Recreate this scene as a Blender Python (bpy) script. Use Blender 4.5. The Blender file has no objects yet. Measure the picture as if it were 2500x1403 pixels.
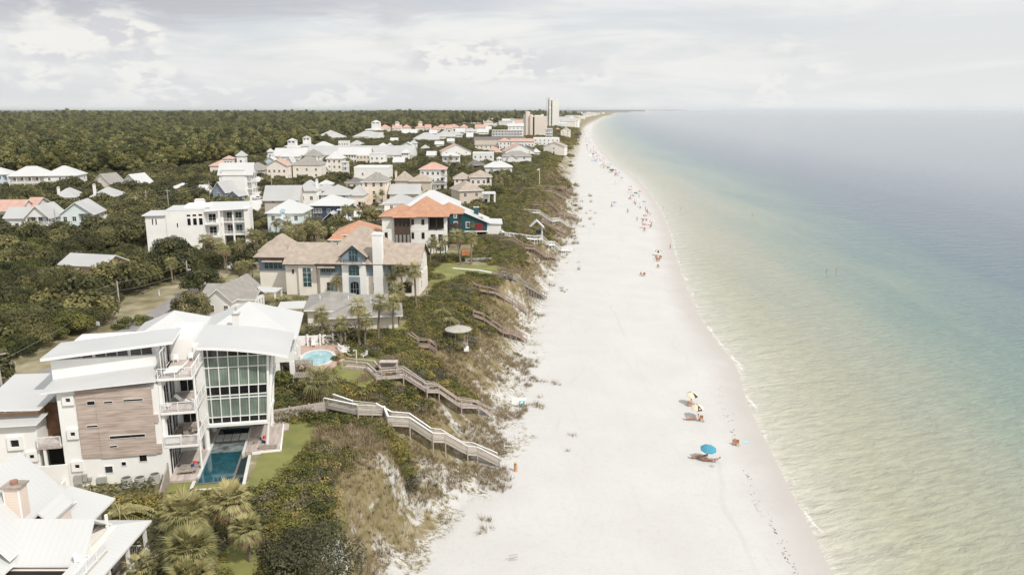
import bpy, bmesh, math, random
from mathutils import Vector, Matrix
from mathutils.noise import noise as mnoise
sc = bpy.context.scene
COL = sc.collection
R = math.radians
rnd = random.Random(7)
# ---------------------------------------------------------------- camera model
F = 1944.0; TH = math.atan(434 / F); CH = 50.0
SN, CS = math.sin(TH), math.cos(TH)
def ray(px, py):
    u = (px - 1250) / F; v = (py - 701.5) / F
    return (u, CS - v * SN, -SN - v * CS)
def G(px, py, z=13.0):
    d = ray(px, py); t = (z - CH) / d[2]
    return (d[0] * t, d[1] * t)
def pxm(x, y, z):
    return F / (y * CS - (z - CH) * SN)
# ---------------------------------------------------------------- shore lines
FOOT = [(-40,-20),(60,-12),(75,-10.7),(87,-7.4),(102,-1.1),(122,.7),(153,3.3),(204,8.6),(250,15.7),(321,25),(446,35.5),(625,47.9),(851,69),(1540,136),(2270,206),(3400,350),(6000,700),(14000,2000),(60000,14000)]
EDGE = [(-40,-24),(58,-17.5),(69,-20.5),(88,-23.3),(98,-23.8),(111,-20.5),(136,-15.5),(150,-11.5),(166,-8),(185,-3.6),(205,-2),(225,-.5),(250,1.2),(300,4.5),(384,10),(562,20),(700,30),(1033,62.7),(1768,134),(3400,300),(6000,650),(14000,1950),(60000,13900)]
WAT = [(-40,35),(78,35.9),(88,36.9),(98,37.8),(111,39.2),(131,41.5),(152,45.1),(170,45.6),(195,47.2),(224,50.7),(277,57.9),(336,67),(446,80.3),(578,91.7),(756,98.3),(1031,115),(1391,144),(1925,194),(3116,322),(5797,671),(13540,1837),(33868,6633),(60000,15500)]
def interp(T, y):
    if y <= T[0][0]: return T[0][1]
    for i in range(len(T) - 1):
        a, b = T[i], T[i + 1]
        if y <= b[0]:
            # catmull-rom, monotone enough
            t = (y - a[0]) / (b[0] - a[0])
            def sl(k):
                k0, k1 = max(k - 1, 0), min(k + 1, len(T) - 1)
                return (T[k1][1] - T[k0][1]) / (T[k1][0] - T[k0][0])
            h = b[0] - a[0]; m0, m1 = sl(i) * h, sl(i + 1) * h
            return ((2*t**3-3*t*t+1)*a[1] + (t**3-2*t*t+t)*m0 + (-2*t**3+3*t*t)*b[1] + (t**3-t*t)*m1)
    return T[-1][1]
def sm(t):
    t = min(1, max(0, t)); return t * t * (3 - 2 * t)
def lerp(a, b, t): return a + (b - a) * t
FLATS = [(-29, 116, 10), (-22.5, 112.5, 5.5), (-9, 179, 9), (-4, 183, 4), (-30, 84, 13), (-24, 84, 8), (-26, 70, 7), (-60, 60, 34), (-27, 226, 12)]
def HT(x, y):
    z = HT0(x, y)
    for a, b, r in FLATS:
        q = math.hypot(x - a, y - b)
        if q < r + 5: z = lerp(12.96, z, sm((q - r) / 5))
    return z
def HT0(x, y):
    e, f, w = interp(EDGE, y), interp(FOOT, y), interp(WAT, y)
    n = mnoise(Vector((x * .07, y * .07, 1.3))); n2 = mnoise(Vector((x * .3, y * .3, 7.7)))
    if x <= e:
        d = e - x
        return 13 + (n * .5 + n2 * .15) * (math.sin(math.pi * d / 12) if d < 12 else 0) * (1 if y < 1200 else 0) - .02
    if x <= f:
        t = (x - e) / (f - e)
        return lerp(13, 2.6, sm(t) * .55 + t * .45) + (n * 2.2 + n2 * .5) * math.sin(math.pi * min(1, t * 1.0)) 
    if x <= w:
        t = (x - f) / (w - f)
        return lerp(2.6, 0.0, t ** 1.15) + n2 * .28 * max(0, 1 - t * 4) + .12 * math.exp(-((t - .78) / .06) ** 2)
    return max(-4, -(x - w) * .05)
def P(px, py, up=0.0):
    "the point of the terrain under a pixel of the photograph"
    d = ray(px, py); t = 40.0
    while t < 60000:
        z = CH + d[2] * t
        if z <= HT(d[0] * t, d[1] * t) + up: break
        t *= 1.004
    a, b = t / 1.004, t
    for _ in range(12):
        m = (a + b) / 2
        if CH + d[2] * m <= HT(d[0] * m, d[1] * m) + up: b = m
        else: a = m
    return Vector((d[0] * b, d[1] * b, HT(d[0] * b, d[1] * b)))
# ---------------------------------------------------------------- materials
MATS = {}
def nd(nt, t, x=None, **k):
    n = nt.nodes.new(t)
    for a, b in k.items(): setattr(n, a, b)
    return n
def mat(name, col, rough=.7, var=.08, vs=.6, bump=0.0, bs=8.0, metal=0.0, spec=.5, kind='noise', c2=None, stripe=None, an=None):
    if name in MATS: return MATS[name]
    m = bpy.data.materials.new(name); m.use_nodes = True; MATS[name] = m
    nt = m.node_tree; b = nt.nodes['Principled BSDF']; L = nt.links.new
    b.inputs['Roughness'].default_value = rough; b.inputs['Metallic'].default_value = metal
    b.inputs['Specular IOR Level'].default_value = spec
    tc = nd(nt, 'ShaderNodeTexCoord'); n = nd(nt, 'ShaderNodeTexNoise')
    n.inputs['Scale'].default_value = vs; n.inputs['Detail'].default_value = 6
    if an:
        mp = nd(nt, 'ShaderNodeMapping'); mp.inputs['Scale'].default_value = an; L(tc.outputs['Object'], mp.inputs['Vector']); L(mp.outputs[0], n.inputs['Vector'])
    else: L(tc.outputs['Object'], n.inputs['Vector'])
    r = nd(nt, 'ShaderNodeValToRGB'); L(n.outputs['Fac'], r.inputs['Fac'])
    a = c2 or [c * (1 - var * 1.6) for c in col]; h = col if c2 else [min(1, c * (1 + var)) for c in col]
    r.color_ramp.elements[0].position = .3; r.color_ramp.elements[1].position = .7
    r.color_ramp.elements[0].color = (*a, 1); r.color_ramp.elements[1].color = (*h, 1)
    out = r.outputs['Color']
    bumpsrc = None
    if stripe:      # (axis 'X'|'Y'|'Z', period m, darkness, bump)
        ax, per, dk, sb = stripe
        w = nd(nt, 'ShaderNodeTexWave'); w.wave_type = 'BANDS'; w.bands_direction = ax
        w.inputs['Scale'].default_value = 1.0 / per * 0.314; w.inputs['Distortion'].default_value = 0
        L(tc.outputs['Object'], w.inputs['Vector'])
        mr = nd(nt, 'ShaderNodeMapRange'); mr.inputs[1].default_value = 0; mr.inputs[2].default_value = .25
        mr.inputs[3].default_value = dk; mr.inputs[4].default_value = 1
        L(w.outputs['Fac'], mr.inputs[0])
        mx = nd(nt, 'ShaderNodeMix', data_type='RGBA', blend_type='MULTIPLY'); mx.inputs[0].default_value = 1
        L(out, mx.inputs[6]); L(mr.outputs[0], mx.inputs[7]); out = mx.outputs[2]; bumpsrc = (mr.outputs[0], sb)
    L(out, b.inputs['Base Color'])
    if bump or bumpsrc:
        bp = nd(nt, 'ShaderNodeBump'); bp.inputs['Strength'].default_value = .6
        if bumpsrc and bumpsrc[1]:
            bp.inputs['Distance'].default_value = bumpsrc[1]; L(bumpsrc[0], bp.inputs['Height'])
        elif bump:
            n2 = nd(nt, 'ShaderNodeTexNoise'); n2.inputs['Scale'].default_value = bs; n2.inputs['Detail'].default_value = 8
            L(tc.outputs['Object'], n2.inputs['Vector']); bp.inputs['Distance'].default_value = bump; L(n2.outputs['Fac'], bp.inputs['Height'])
        L(bp.outputs[0], b.inputs['Normal'])
    return m
def glass(name, col, rough=.08, spec=.6):
    m = mat(name, col, rough, var=.35, vs=.35, spec=spec); return m
def leafmat(name, c1, c2, c3, trans=.25, rs=.35):
    "foliage: per-leaf tint from the colour attribute, per-plant tint from the object's random number"
    m = bpy.data.materials.new(name); m.use_nodes = True; MATS[name] = m
    nt = m.node_tree; b = nt.nodes['Principled BSDF']; L = nt.links.new
    at = nd(nt, 'ShaderNodeAttribute', attribute_name='tint'); oi = nd(nt, 'ShaderNodeObjectInfo')
    ma = nd(nt, 'ShaderNodeMath', operation='MULTIPLY_ADD'); ma.inputs[1].default_value = rs; ma.inputs[2].default_value = -rs / 2
    L(oi.outputs['Random'], ma.inputs[0])
    ad = nd(nt, 'ShaderNodeMath', operation='ADD'); L(at.outputs['Fac'], ad.inputs[0]); L(ma.outputs[0], ad.inputs[1])
    r = nd(nt, 'ShaderNodeValToRGB'); L(ad.outputs[0], r.inputs['Fac'])
    e = r.color_ramp.elements; e[0].position = .05; e[0].color = (*c1, 1); e[1].position = .95; e[1].color = (*c3, 1)
    k = e.new(.5); k.color = (*c2, 1)
    L(r.outputs['Color'], b.inputs['Base Color']); b.inputs['Roughness'].default_value = .55; b.inputs['Specular IOR Level'].default_value = .3
    t = nd(nt, 'ShaderNodeBsdfTranslucent'); L(r.outputs['Color'], t.inputs['Color'])
    mx = nd(nt, 'ShaderNodeMixShader'); mx.inputs[0].default_value = trans
    L(b.outputs[0], mx.inputs[1]); L(t.outputs[0], mx.inputs[2]); L(mx.outputs[0], nt.nodes['Material Output'].inputs['Surface'])
    return m
# ---------------------------------------------------------------- mesh builder
class MB:
    def __init__(s): s.v = []; s.f = []; s.m = []; s.t = []
    def poly(s, pts, m=0, t=.5):
        i = len(s.v); s.v += [tuple(p) for p in pts]; s.f.append(tuple(range(i, i + len(pts)))); s.m.append(m); s.t.append(t)
    def solid(s, bot, top, m=0, mt=None):
        "closed prism between two equal loops (counter-clockwise from above)"
        n = len(bot); i = len(s.v); s.v += [tuple(p) for p in bot] + [tuple(p) for p in top]
        for k in range(n):
            j = (k + 1) % n; s.f.append((i + k, i + j, i + n + j, i + n + k)); s.m.append(m); s.t.append(.5)
        s.f.append(tuple(i + k for k in reversed(range(n)))); s.m.append(m); s.t.append(.5)
        s.f.append(tuple(i + n + k for k in range(n))); s.m.append(m if mt is None else mt); s.t.append(.5)
    def box(s, x0, x1, y0, y1, z0, z1, m=0, mt=None):
        s.solid([(x0,y0,z0),(x1,y0,z0),(x1,y1,z0),(x0,y1,z0)], [(x0,y0,z1),(x1,y0,z1),(x1,y1,z1),(x0,y1,z1)], m, mt)
    def prism(s, pts, z0, z1, m=0, mt=None):
        s.solid([(x, y, z0) for x, y in pts], [(x, y, z1) for x, y in pts], m, mt)
    def tube(s, p0, p1, r0, r1=None, n=8, m=0, cap=True):
        r1 = r0 if r1 is None else r1
        p0, p1 = Vector(p0), Vector(p1); d = (p1 - p0).normalized()
        a = d.orthogonal().normalized(); b = d.cross(a); i = len(s.v)
        for p, r in ((p0, r0), (p1, r1)):
            for k in range(n):
                t = 2 * math.pi * k / n; s.v.append(tuple(p + (a * math.cos(t) + b * math.sin(t)) * r))
        for k in range(n):
            j = (k + 1) % n; s.f.append((i + k, i + j, i + n + j, i + n + k)); s.m.append(m); s.t.append(.5)
        if cap:
            s.f.append(tuple(i + k for k in reversed(range(n)))); s.m.append(m); s.t.append(.5)
            s.f.append(tuple(i + n + k for k in range(n))); s.m.append(m); s.t.append(.5)
    def path(s, pts, rs, n=7, m=0):
        for k in range(len(pts) - 1): s.tube(pts[k], pts[k + 1], rs[k], rs[k + 1], n, m)
    def bar(s, p0, p1, w, h, m=0):
        "rectangular bar, top face at the line p0-p1"
        p0, p1 = Vector(p0), Vector(p1); d = (p1 - p0); d.z = 0
        if d.length < 1e-6: d = Vector((1, 0, 0))
        d.normalize(); q = Vector((d.y, -d.x, 0)) * w / 2; z = Vector((0, 0, h))
        s.solid([p0 + q - z, p1 + q - z, p1 - q - z, p0 - q - z], [p0 + q, p1 + q, p1 - q, p0 - q], m)
    def build(s, name, mats, parent=None, loc=None, smooth=False, tint=False):
        me = bpy.data.meshes.new(name); me.from_pydata(s.v, [], s.f)
        if not isinstance(mats, (list, tuple)): mats = [mats]
        for q in mats: me.materials.append(q)
        me.polygons.foreach_set('material_index', s.m)
        if smooth: me.polygons.foreach_set('use_smooth', [True] * len(s.f))
        if tint:
            a = me.attributes.new('tint', 'FLOAT', 'FACE'); a.data.foreach_set('value', s.t)
        me.update()
        o = bpy.data.objects.new(name, me); COL.objects.link(o)
        if parent is not None: o.parent = parent
        if loc is not None: o.location = loc
        return o
def tag(o, label=None, cat=None, group=None, kind=None):
    if label: o['label'] = label
    if cat: o['category'] = cat
    if group: o['group'] = group
    if kind: o['kind'] = kind
    return o
def thing(name, label, cat, loc=(0, 0, 0), rz=0.0, group=None):
    o = bpy.data.objects.new(name, None); COL.objects.link(o); o.location = loc; o.rotation_euler = (0, 0, rz)
    o.empty_display_size = .5
    return tag(o, label, cat, group)
def copy_tree(o, parent=None):
    c = o.copy(); COL.objects.link(c); c.parent = parent
    for ch in KIDS(o): copy_tree(ch, c)
    return c
_kids = {}
def KIDS(o): return list(o.children)
def inst(o, loc, rz=0.0, s=1.0, label=None, cat=None, group=None, tilt=0.0):
    c = copy_tree(o); c.location = loc; c.rotation_euler = (tilt, 0, rz); c.scale = (s, s, s) if not isinstance(s, tuple) else s
    return tag(c, label, cat, group)
PROTO = bpy.data.collections.new('prototypes')   # never linked to the scene; used by the masses only
def to_proto(o):
    COL.objects.unlink(o); PROTO.objects.link(o); return o
def scatter(name, pts, protos, label, cat, tiltz=True, kind='stuff', rotall=0.0):
    "a mass nobody could count: protos instanced on points (x, y, z, scale)"
    me = bpy.data.meshes.new(name); me.from_pydata([p[:3] for p in pts], [], [])
    a = me.attributes.new('sc', 'FLOAT', 'POINT'); a.data.foreach_set('value', [p[3] for p in pts])
    o = bpy.data.objects.new(name, me); COL.objects.link(o)
    c = bpy.data.collections.new(name + '_kinds')
    for p in protos: c.objects.link(p)
    g = bpy.data.node_groups.new(name, 'GeometryNodeTree')
    g.interface.new_socket('Geometry', in_out='INPUT', socket_type='NodeSocketGeometry')
    g.interface.new_socket('Geometry', in_out='OUTPUT', socket_type='NodeSocketGeometry')
    N = g.nodes.new; L = g.links.new
    gi, go = N('NodeGroupInput'), N('NodeGroupOutput'); ci = N('GeometryNodeCollectionInfo')
    ci.inputs['Collection'].default_value = c; ci.inputs['Separate Children'].default_value = True; ci.inputs['Reset Children'].default_value = True
    ip = N('GeometryNodeInstanceOnPoints'); ip.inputs['Pick Instance'].default_value = True
    rv = N('FunctionNodeRandomValue'); rv.data_type = 'FLOAT_VECTOR'
    rv.inputs[0].default_value = (-rotall, -rotall, 0); rv.inputs[1].default_value = (rotall, rotall, 6.283)
    ri = N('FunctionNodeRandomValue'); ri.data_type = 'INT'; ri.inputs[4].default_value = 0; ri.inputs[5].default_value = len(protos) - 1
    ri.inputs['Seed'].default_value = 3
    na = N('GeometryNodeInputNamedAttribute'); na.data_type = 'FLOAT'; na.inputs['Name'].default_value = 'sc'
    L(gi.outputs[0], ip.inputs['Points']); L(ci.outputs[0], ip.inputs['Instance']); L(rv.outputs[0], ip.inputs['Rotation'])
    L(ri.outputs[2], ip.inputs['Instance Index']); L(na.outputs[0], ip.inputs['Scale']); L(ip.outputs[0], go.inputs[0])
    md = o.modifiers.new('scatter', 'NODES'); md.node_group = g
    return tag(o, label, cat, kind=kind)
EXPO = 0.2; SUN_E = 2.75; SKY_S = 1.0; HAZE = 3e-5
SAND1 = (.535, .52, .495); SAND2 = (.575, .565, .545)
# ================================================================ camera, light, sky
cam = bpy.data.cameras.new('camera'); co = bpy.data.objects.new('camera', cam); COL.objects.link(co); sc.camera = co
co.location = (0, 0, CH); co.rotation_euler = (math.pi / 2 - TH, 0, 0)
cam.sensor_width = 36; cam.lens = 36 * F / 2500; cam.clip_start = .5; cam.clip_end = 120000
sc.view_settings.view_transform = 'Standard'; sc.view_settings.look = 'None'; sc.view_settings.exposure = EXPO; sc.view_settings.gamma = 1
sc.cycles.max_bounces = 6; sc.cycles.diffuse_bounces = 3; sc.cycles.glossy_bounces = 3; sc.cycles.transmission_bounces = 4
sc.cycles.volume_bounces = 1; sc.cycles.transparent_max_bounces = 6; sc.cycles.caustics_reflective = False; sc.cycles.caustics_refractive = False
sc.cycles.use_denoising = True; sc.cycles.sample_clamp_indirect = 4
SUN_AZ, SUN_EL = R(133), R(50)      # measured clockwise from +Y
sd = Vector((math.sin(SUN_AZ) * math.cos(SUN_EL), math.cos(SUN_AZ) * math.cos(SUN_EL), math.sin(SUN_EL)))
sl = bpy.data.lights.new('sun', 'SUN'); sl.energy = SUN_E; sl.angle = R(1.5); sl.color = (1, .955, .88)
so = bpy.data.objects.new('sun', sl); COL.objects.link(so); so.rotation_euler = (-sd).to_track_quat('-Z', 'Y').to_euler(); so.location = (0, 0, 200)
w = bpy.data.worlds.new('World'); sc.world = w; w.use_nodes = True
nt = w.node_tree; nt.nodes.clear(); L = nt.links.new
def N(t, **k): return nd(nt, t, **k)
def M(op, a, b=None, c=None, clamp=False):
    n = N('ShaderNodeMath', operation=op); n.use_clamp = clamp
    for i, v in enumerate((a, b, c)):
        if v is None: continue
        if isinstance(v, (int, float)): n.inputs[i].default_value = v
        else: L(v, n.inputs[i])
    return n.outputs[0]
tc = N('ShaderNodeTexCoord'); sp = N('ShaderNodeSeparateXYZ'); L(tc.outputs['Generated'], sp.inputs[0])
az = M('ARCTAN2', sp.outputs[0], sp.outputs[1]); az = M('MULTIPLY', az, 57.2958)      # degrees, + to the sea
el = M('ARCSINE', sp.outputs[2]); el = M('MULTIPLY', el, 57.2958)
def NZ(sx, sy, off, det=8, rough=.55, dist=0.0, scale=1.0):
    c = N('ShaderNodeCombineXYZ'); L(M('MULTIPLY', az, sx), c.inputs[0]); L(M('MULTIPLY', el, sy), c.inputs[1]); c.inputs[2].default_value = off
    n = N('ShaderNodeTexNoise'); n.inputs['Scale'].default_value = scale; n.inputs['Detail'].default_value = det; n.inputs['Roughness'].default_value = rough
    n.inputs['Distortion'].default_value = dist
    L(c.outputs[0], n.inputs['Vector']); return n.outputs['Fac']
def ramp(fac, stops):
    r = N('ShaderNodeValToRGB'); L(fac, r.inputs['Fac']); e = r.color_ramp.elements
    e[0].position, e[0].color = stops[0][0], (*stops[0][1], 1); e[1].position, e[1].color = stops[-1][0], (*stops[-1][1], 1)
    for p, c in stops[1:-1]: k = e.new(p); k.color = (*c, 1)
    return r.outputs['Color']
def mix(f, a, b):
    m = N('ShaderNodeMix', data_type='RGBA')
    if isinstance(f, (int, float)): m.inputs[0].default_value = f
    else: L(f, m.inputs[0])
    for i, v in ((6, a), (7, b)):
        if isinstance(v, tuple): m.inputs[i].default_value = (*v, 1)
        else: L(v, m.inputs[i])
    return m.outputs[2]
def blob(a0, e0, ra, re):
    x = M('DIVIDE', M('SUBTRACT', az, a0), ra); y = M('DIVIDE', M('SUBTRACT', el, e0), re)
    return M('SUBTRACT', 1.0, M('ADD', M('MULTIPLY', x, x), M('MULTIPLY', y, y)))
def sstep(v, a, b):
    n = N('ShaderNodeMapRange', interpolation_type='SMOOTHSTEP'); L(v, n.inputs[0]); n.inputs[1].default_value = a; n.inputs[2].default_value = b; return n.outputs[0]
sky = N('ShaderNodeTexSky', sky_type='NISHITA'); sky.sun_disc = False; sky.sun_elevation = SUN_EL; sky.sun_rotation = SUN_AZ; sky.altitude = 50; sky.dust_density = 2.5
skyc = N('ShaderNodeMix', data_type='RGBA', blend_type='MULTIPLY'); skyc.inputs[0].default_value = 1
L(sky.outputs[0], skyc.inputs[6]); skyc.inputs[7].default_value = (.1, .1, .1, 1)
base = mix(.72, skyc.outputs[2], (.72, .735, .755))
# thin stratus, stretched along the horizon
s1 = NZ(.05, .30, 3.1, 9, .58, .6)
col = mix(M('MULTIPLY', sstep(s1, .40, .62), .85), base, (.80, .79, .765))
# grey undersides, heavier to the upper left
s2 = NZ(.07, .36, 11.7, 8, .6, .8)
lw = M('MULTIPLY', sstep(az, 8.0, -26.0), sstep(el, 2.8, 6.8))
dk = M('MULTIPLY', sstep(M('ADD', s2, M('MULTIPLY', lw, .17)), .50, .66), M('ADD', M('MULTIPLY', lw, .75), .14))
col = mix(dk, col, (.44, .445, .48))
# heaps of cumulus
n1 = NZ(.24, .50, 5.2, 7, .50, .1); n3 = NZ(.24, .50, 5.05, 7, .50, .1)
heap = M('MAXIMUM', M('MAXIMUM', blob(-27.5, 3.6, 4.2, 3.0), blob(-1.5, 3.2, 7.5, 1.7)), M('MAXIMUM', M('SUBTRACT', blob(18.5, 1.9, 3.8, 2.3), .35), blob(-13, .9, 9, .9)))
heap = M('MAXIMUM', heap, M('MAXIMUM', blob(5.5, 3.0, 2.6, 1.6), blob(-22.5, 1.4, 4.5, 1.2)))
hm = sstep(M('ADD', M('MULTIPLY', heap, .55), M('MULTIPLY', M('SUBTRACT', n1, .5), 2.6)), -.12, .50)
shade = sstep(M('ADD', M('MULTIPLY', M('SUBTRACT', n1, n3), 5.0), M('MULTIPLY', NZ(.6, .9, 2.2, 6, .5), 1.0)), .30, .66)
hc = mix(shade, (.60, .60, .625), (.79, .78, .745))
col = mix(M('MULTIPLY', hm, .95), col, hc)
# brighter, hazier towards the sea side horizon
hz = M('MULTIPLY', sstep(el, 5.0, .0), .5)
col = mix(hz, col, (.725, .735, .745))
col = mix(M('MULTIPLY', sstep(az, -5.0, 30.0), .45), col, (.76, .765, .755))
# the overcast overhead, seen only by the ground
over = sstep(el, 9.0, 25.0)
col = mix(over, col, mix(sstep(NZ(.02, .03, 1.0, 5), .4, .6), (.62, .67, .74), (.86, .85, .83)))
bg = N('ShaderNodeBackground'); L(col, bg.inputs['Color']); bg.inputs['Strength'].default_value = SKY_S
ow = N('ShaderNodeOutputWorld'); L(bg.outputs[0], ow.inputs['Surface'])
w.cycles.sampling_method = 'MANUAL'; w.cycles.sample_map_resolution = 512
# ================================================================ terrain
def rows():
    y = -30.0; ys = []
    while y < 55: ys.append(y); y += 4
    while y < 210: ys.append(y); y += 1.1
    st = 1.1
    while y < 45000: ys.append(y); st *= 1.035; y += st
    return ys
YS = rows()
def gridmesh(name, xs_of, ys, h, attrs):
    v = []; f = []; A = {k: [] for k in attrs}; nc = None
    for y in ys:
        xs = xs_of(y); nc = len(xs)
        for x in xs:
            v.append((x, y, h(x, y)))
            for k, fn in attrs.items(): A[k].append(fn(x, y))
    for i in range(len(ys) - 1):
        for j in range(nc - 1):
            a = i * nc + j; f.append((a, a + 1, a + nc + 1, a + nc))
    me = bpy.data.meshes.new(name); me.from_pydata(v, [], f)
    for k in attrs: me.attributes.new(k, 'FLOAT', 'POINT').data.foreach_set('value', A[k])
    me.polygons.foreach_set('use_smooth', [True] * len(f)); me.update()
    o = bpy.data.objects.new(name, me); COL.objects.link(o); return o
def land_xs(y):
    e, f, w_ = interp(EDGE, y), interp(FOOT, y), interp(WAT, y)
    xs = [-40000, -15000, -6000, -2500, -1000, -500, -300, -200]
    xs = [e + x for x in xs] + [e - 150 + 10 * k for k in range(10)] + [e - 50 + 4 * k for k in range(8)] + [e - 18 + 1.5 * k for k in range(12)]
    xs += [lerp(e, f, k / 16) for k in range(17)]
    xs += [lerp(f, w_, (k / 22) ** 1.3) for k in range(1, 23)] + [w_ + 4, w_ + 15, w_ + 60, w_ + 400]
    return xs
def a_veg(x, y):
    "signed cross-shore place: 0 at the dune foot, 1 at the top edge, 2 inland"
    e, f, w_ = interp(EDGE, y), interp(FOOT, y), interp(WAT, y)
    if x > f: return -(x - f) / 12.0
    if x > e: return (f - x) / (f - e)
    return 1 + min(1, (e - x) / 12.0)
def a_wet(x, y):
    return interp(WAT, y) - x
land = gridmesh('ground', land_xs, YS, HT, {'veg': a_veg, 'wet': a_wet})
tag(land, kind='structure')
m = bpy.data.materials.new('ground'); m.use_nodes = True; nt = m.node_tree; L = nt.links.new; B = nt.nodes['Principled BSDF']
tc = N('ShaderNodeTexCoord'); pos = tc.outputs['Object']
def TN(scale, det=6, rough=.6, dist=0, sc3=None):
    n = N('ShaderNodeTexNoise'); n.inputs['Scale'].default_value = scale; n.inputs['Detail'].default_value = det; n.inputs['Roughness'].default_value = rough; n.inputs['Distortion'].default_value = dist
    if sc3:
        mr_ = N('ShaderNodeMapping'); mr_.inputs['Rotation'].default_value = (0, 0, sc3[3] if len(sc3) > 3 else 0); L(pos, mr_.inputs['Vector']); mp = N('ShaderNodeMapping'); mp.inputs['Scale'].default_value = sc3[:3]; L(mr_.outputs[0], mp.inputs['Vector']); L(mp.outputs[0], n.inputs['Vector'])
    else: L(pos, n.inputs['Vector'])
    return n.outputs['Fac']
av = N('ShaderNodeAttribute', attribute_name='veg').outputs['Fac']; aw = N('ShaderNodeAttribute', attribute_name='wet').outputs['Fac']
sand = ramp(TN(.09, 4), [(.3, SAND1), (.7, SAND2)])
# faint wheel tracks and foot-trodden streaks along the beach
tr = sstep(TN(1, 5, .6, 0, (1.1, .012, 1, R(-6))), .52, .72)
sand = mix(M('MULTIPLY', tr, .35), sand, tuple(c * .90 for c in SAND2))
wetf = sstep(M('ADD', aw, M('MULTIPLY', TN(.12, 5), 7.0)), 12.5, 3.5)
sand = mix(M('MULTIPLY', wetf, .85), sand, (.45, .415, .385))
sand = mix(M('MULTIPLY', sstep(TN(1.3, 8, .75), .50, .66), .30), sand, tuple(c * .84 for c in SAND1))
ln = M('MULTIPLY', sstep(M('ABSOLUTE', M('SUBTRACT', M('FRACT', M('ADD', M('MULTIPLY', aw, .085), M('MULTIPLY', TN(.02, 3), 1.5))), .5)), .045, .015), sstep(TN(1, 4, .6, 0, (.3, .02, 1)), .46, .62))
sand = mix(M('MULTIPLY', ln, .5), sand, tuple(c * .86 for c in SAND2))
litter = ramp(TN(.35, 8, .65), [(.28, (.12, .10, .05)), (.46, (.20, .175, .09)), (.6, (.31, .275, .18)), (.74, (.50, .47, .40))])
grass = ramp(TN(.8, 9, .7, .5), [(.28, (.12, .105, .045)), (.44, (.20, .165, .08)), (.56, (.26, .21, .12)), (.72, (.37, .305, .21))])
bare = sstep(TN(.20, 9, .70, .6), .545, .62)          # sandy blow-outs on the slope
slope = mix(bare, grass, tuple(c * .93 for c in SAND1))
vn = M('ADD', av, M('MULTIPLY', M('SUBTRACT', TN(.22, 8, .68, .3), .5), 1.9))
# fringe of tufts thinning out on the sand
fr = sstep(vn, -.12, .12)
fine = sstep(TN(2.2, 6, .7), .47, .56)
edge = M('MAXIMUM', sstep(vn, .10, .34), M('MULTIPLY', fr, fine))
col = mix(edge, sand, slope)
col = mix(sstep(av, 1.02, 1.25), col, litter)
L(col, B.inputs['Base Color']); B.inputs['Roughness'].default_value = .9; B.inputs['Specular IOR Level'].default_value = .15
bp = N('ShaderNodeBump'); bp.inputs['Strength'].default_value = .5; bp.inputs['Distance'].default_value = .12; L(TN(1.6, 9, .65), bp.inputs['Height']); L(bp.outputs[0], B.inputs['Normal'])
land.data.materials.append(m)
# ================================================================ sea
def sea_xs(y):
    w_ = interp(WAT, y) - 1.0
    return [w_ + d for d in (-3, 0, 1, 2, 3.5, 5, 8, 12, 17, 24, 32, 42, 55, 70, 90, 120, 160, 220, 320, 500, 900, 2000, 6000, 20000, 70000)]
sea = gridmesh('sea', sea_xs, YS + [60000, 90000], lambda x, y: .03, {'d': lambda x, y: x - interp(WAT, y)})
tag(sea, kind='structure')
m = bpy.data.materials.new('sea'); m.use_nodes = True; nt = m.node_tree; L = nt.links.new; B = nt.nodes['Principled BSDF']
tc = N('ShaderNodeTexCoord'); pos = tc.outputs['Object']
d = N('ShaderNodeAttribute', attribute_name='d').outputs['Fac']
dn = M('ADD', d, M('MULTIPLY', M('SUBTRACT', TN(1, 5, .55, .3, (.035, .006, 1)), .5), M('MINIMUM', M('MULTIPLY', d, 1.4), 75.0)))
t = M('POWER', M('DIVIDE', M('MAXIMUM', dn, 0.0), 300.0), .5)
wc = ramp(t, [(0, (.56, .53, .45)), (.10, (.48, .465, .375)), (.20, (.385, .375, .27)), (.27, (.33, .335, .25)), (.36, (.245, .29, .225)), (.45, (.15, .225, .20)), (.56, (.085, .15, .18)), (.68, (.10, .14, .19)), (1, (.20, .235, .28))])
# foam: a broken lace along the swash and a few small breakers
lace = sstep(TN(1, 8, .7, .6, (.55, .12, 1)), .50, .60)
shore = M('SUBTRACT', 1.0, sstep(M('ABSOLUTE', M('SUBTRACT', M('ADD', d, M('MULTIPLY', TN(.16, 4), 3.4)), 2.0)), .12, .55))
bars = M('MULTIPLY', sstep(TN(1, 6, .6, .2, (.20, .045, 1, R(20))), .705, .75), sstep(d, 60.0, 6.0))
foam = M('MAXIMUM', M('MULTIPLY', M('MULTIPLY', shore, lace), .6), M('MULTIPLY', bars, .55))
wc2 = mix(foam, wc, (.86, .86, .84))
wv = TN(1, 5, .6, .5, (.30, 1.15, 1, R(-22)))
mw = N('ShaderNodeMapRange'); L(wv, mw.inputs[0]); mw.inputs[1].default_value = .34; mw.inputs[2].default_value = .62; mw.inputs[3].default_value = .84; mw.inputs[4].default_value = 1.07  # ripple shading put into the water colour, troughs darker than crests
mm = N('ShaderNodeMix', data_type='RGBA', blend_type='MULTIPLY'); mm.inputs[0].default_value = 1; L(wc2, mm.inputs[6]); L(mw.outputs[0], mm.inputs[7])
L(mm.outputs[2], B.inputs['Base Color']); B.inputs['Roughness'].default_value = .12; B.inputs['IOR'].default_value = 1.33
h = M('ADD', M('MULTIPLY', TN(1, 3, .5, .4, (.085, .30, 1, R(-20))), 1.0), M('MULTIPLY', TN(1, 5, .6, .5, (.45, 1.25, 1, R(-25))), .42))
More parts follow.
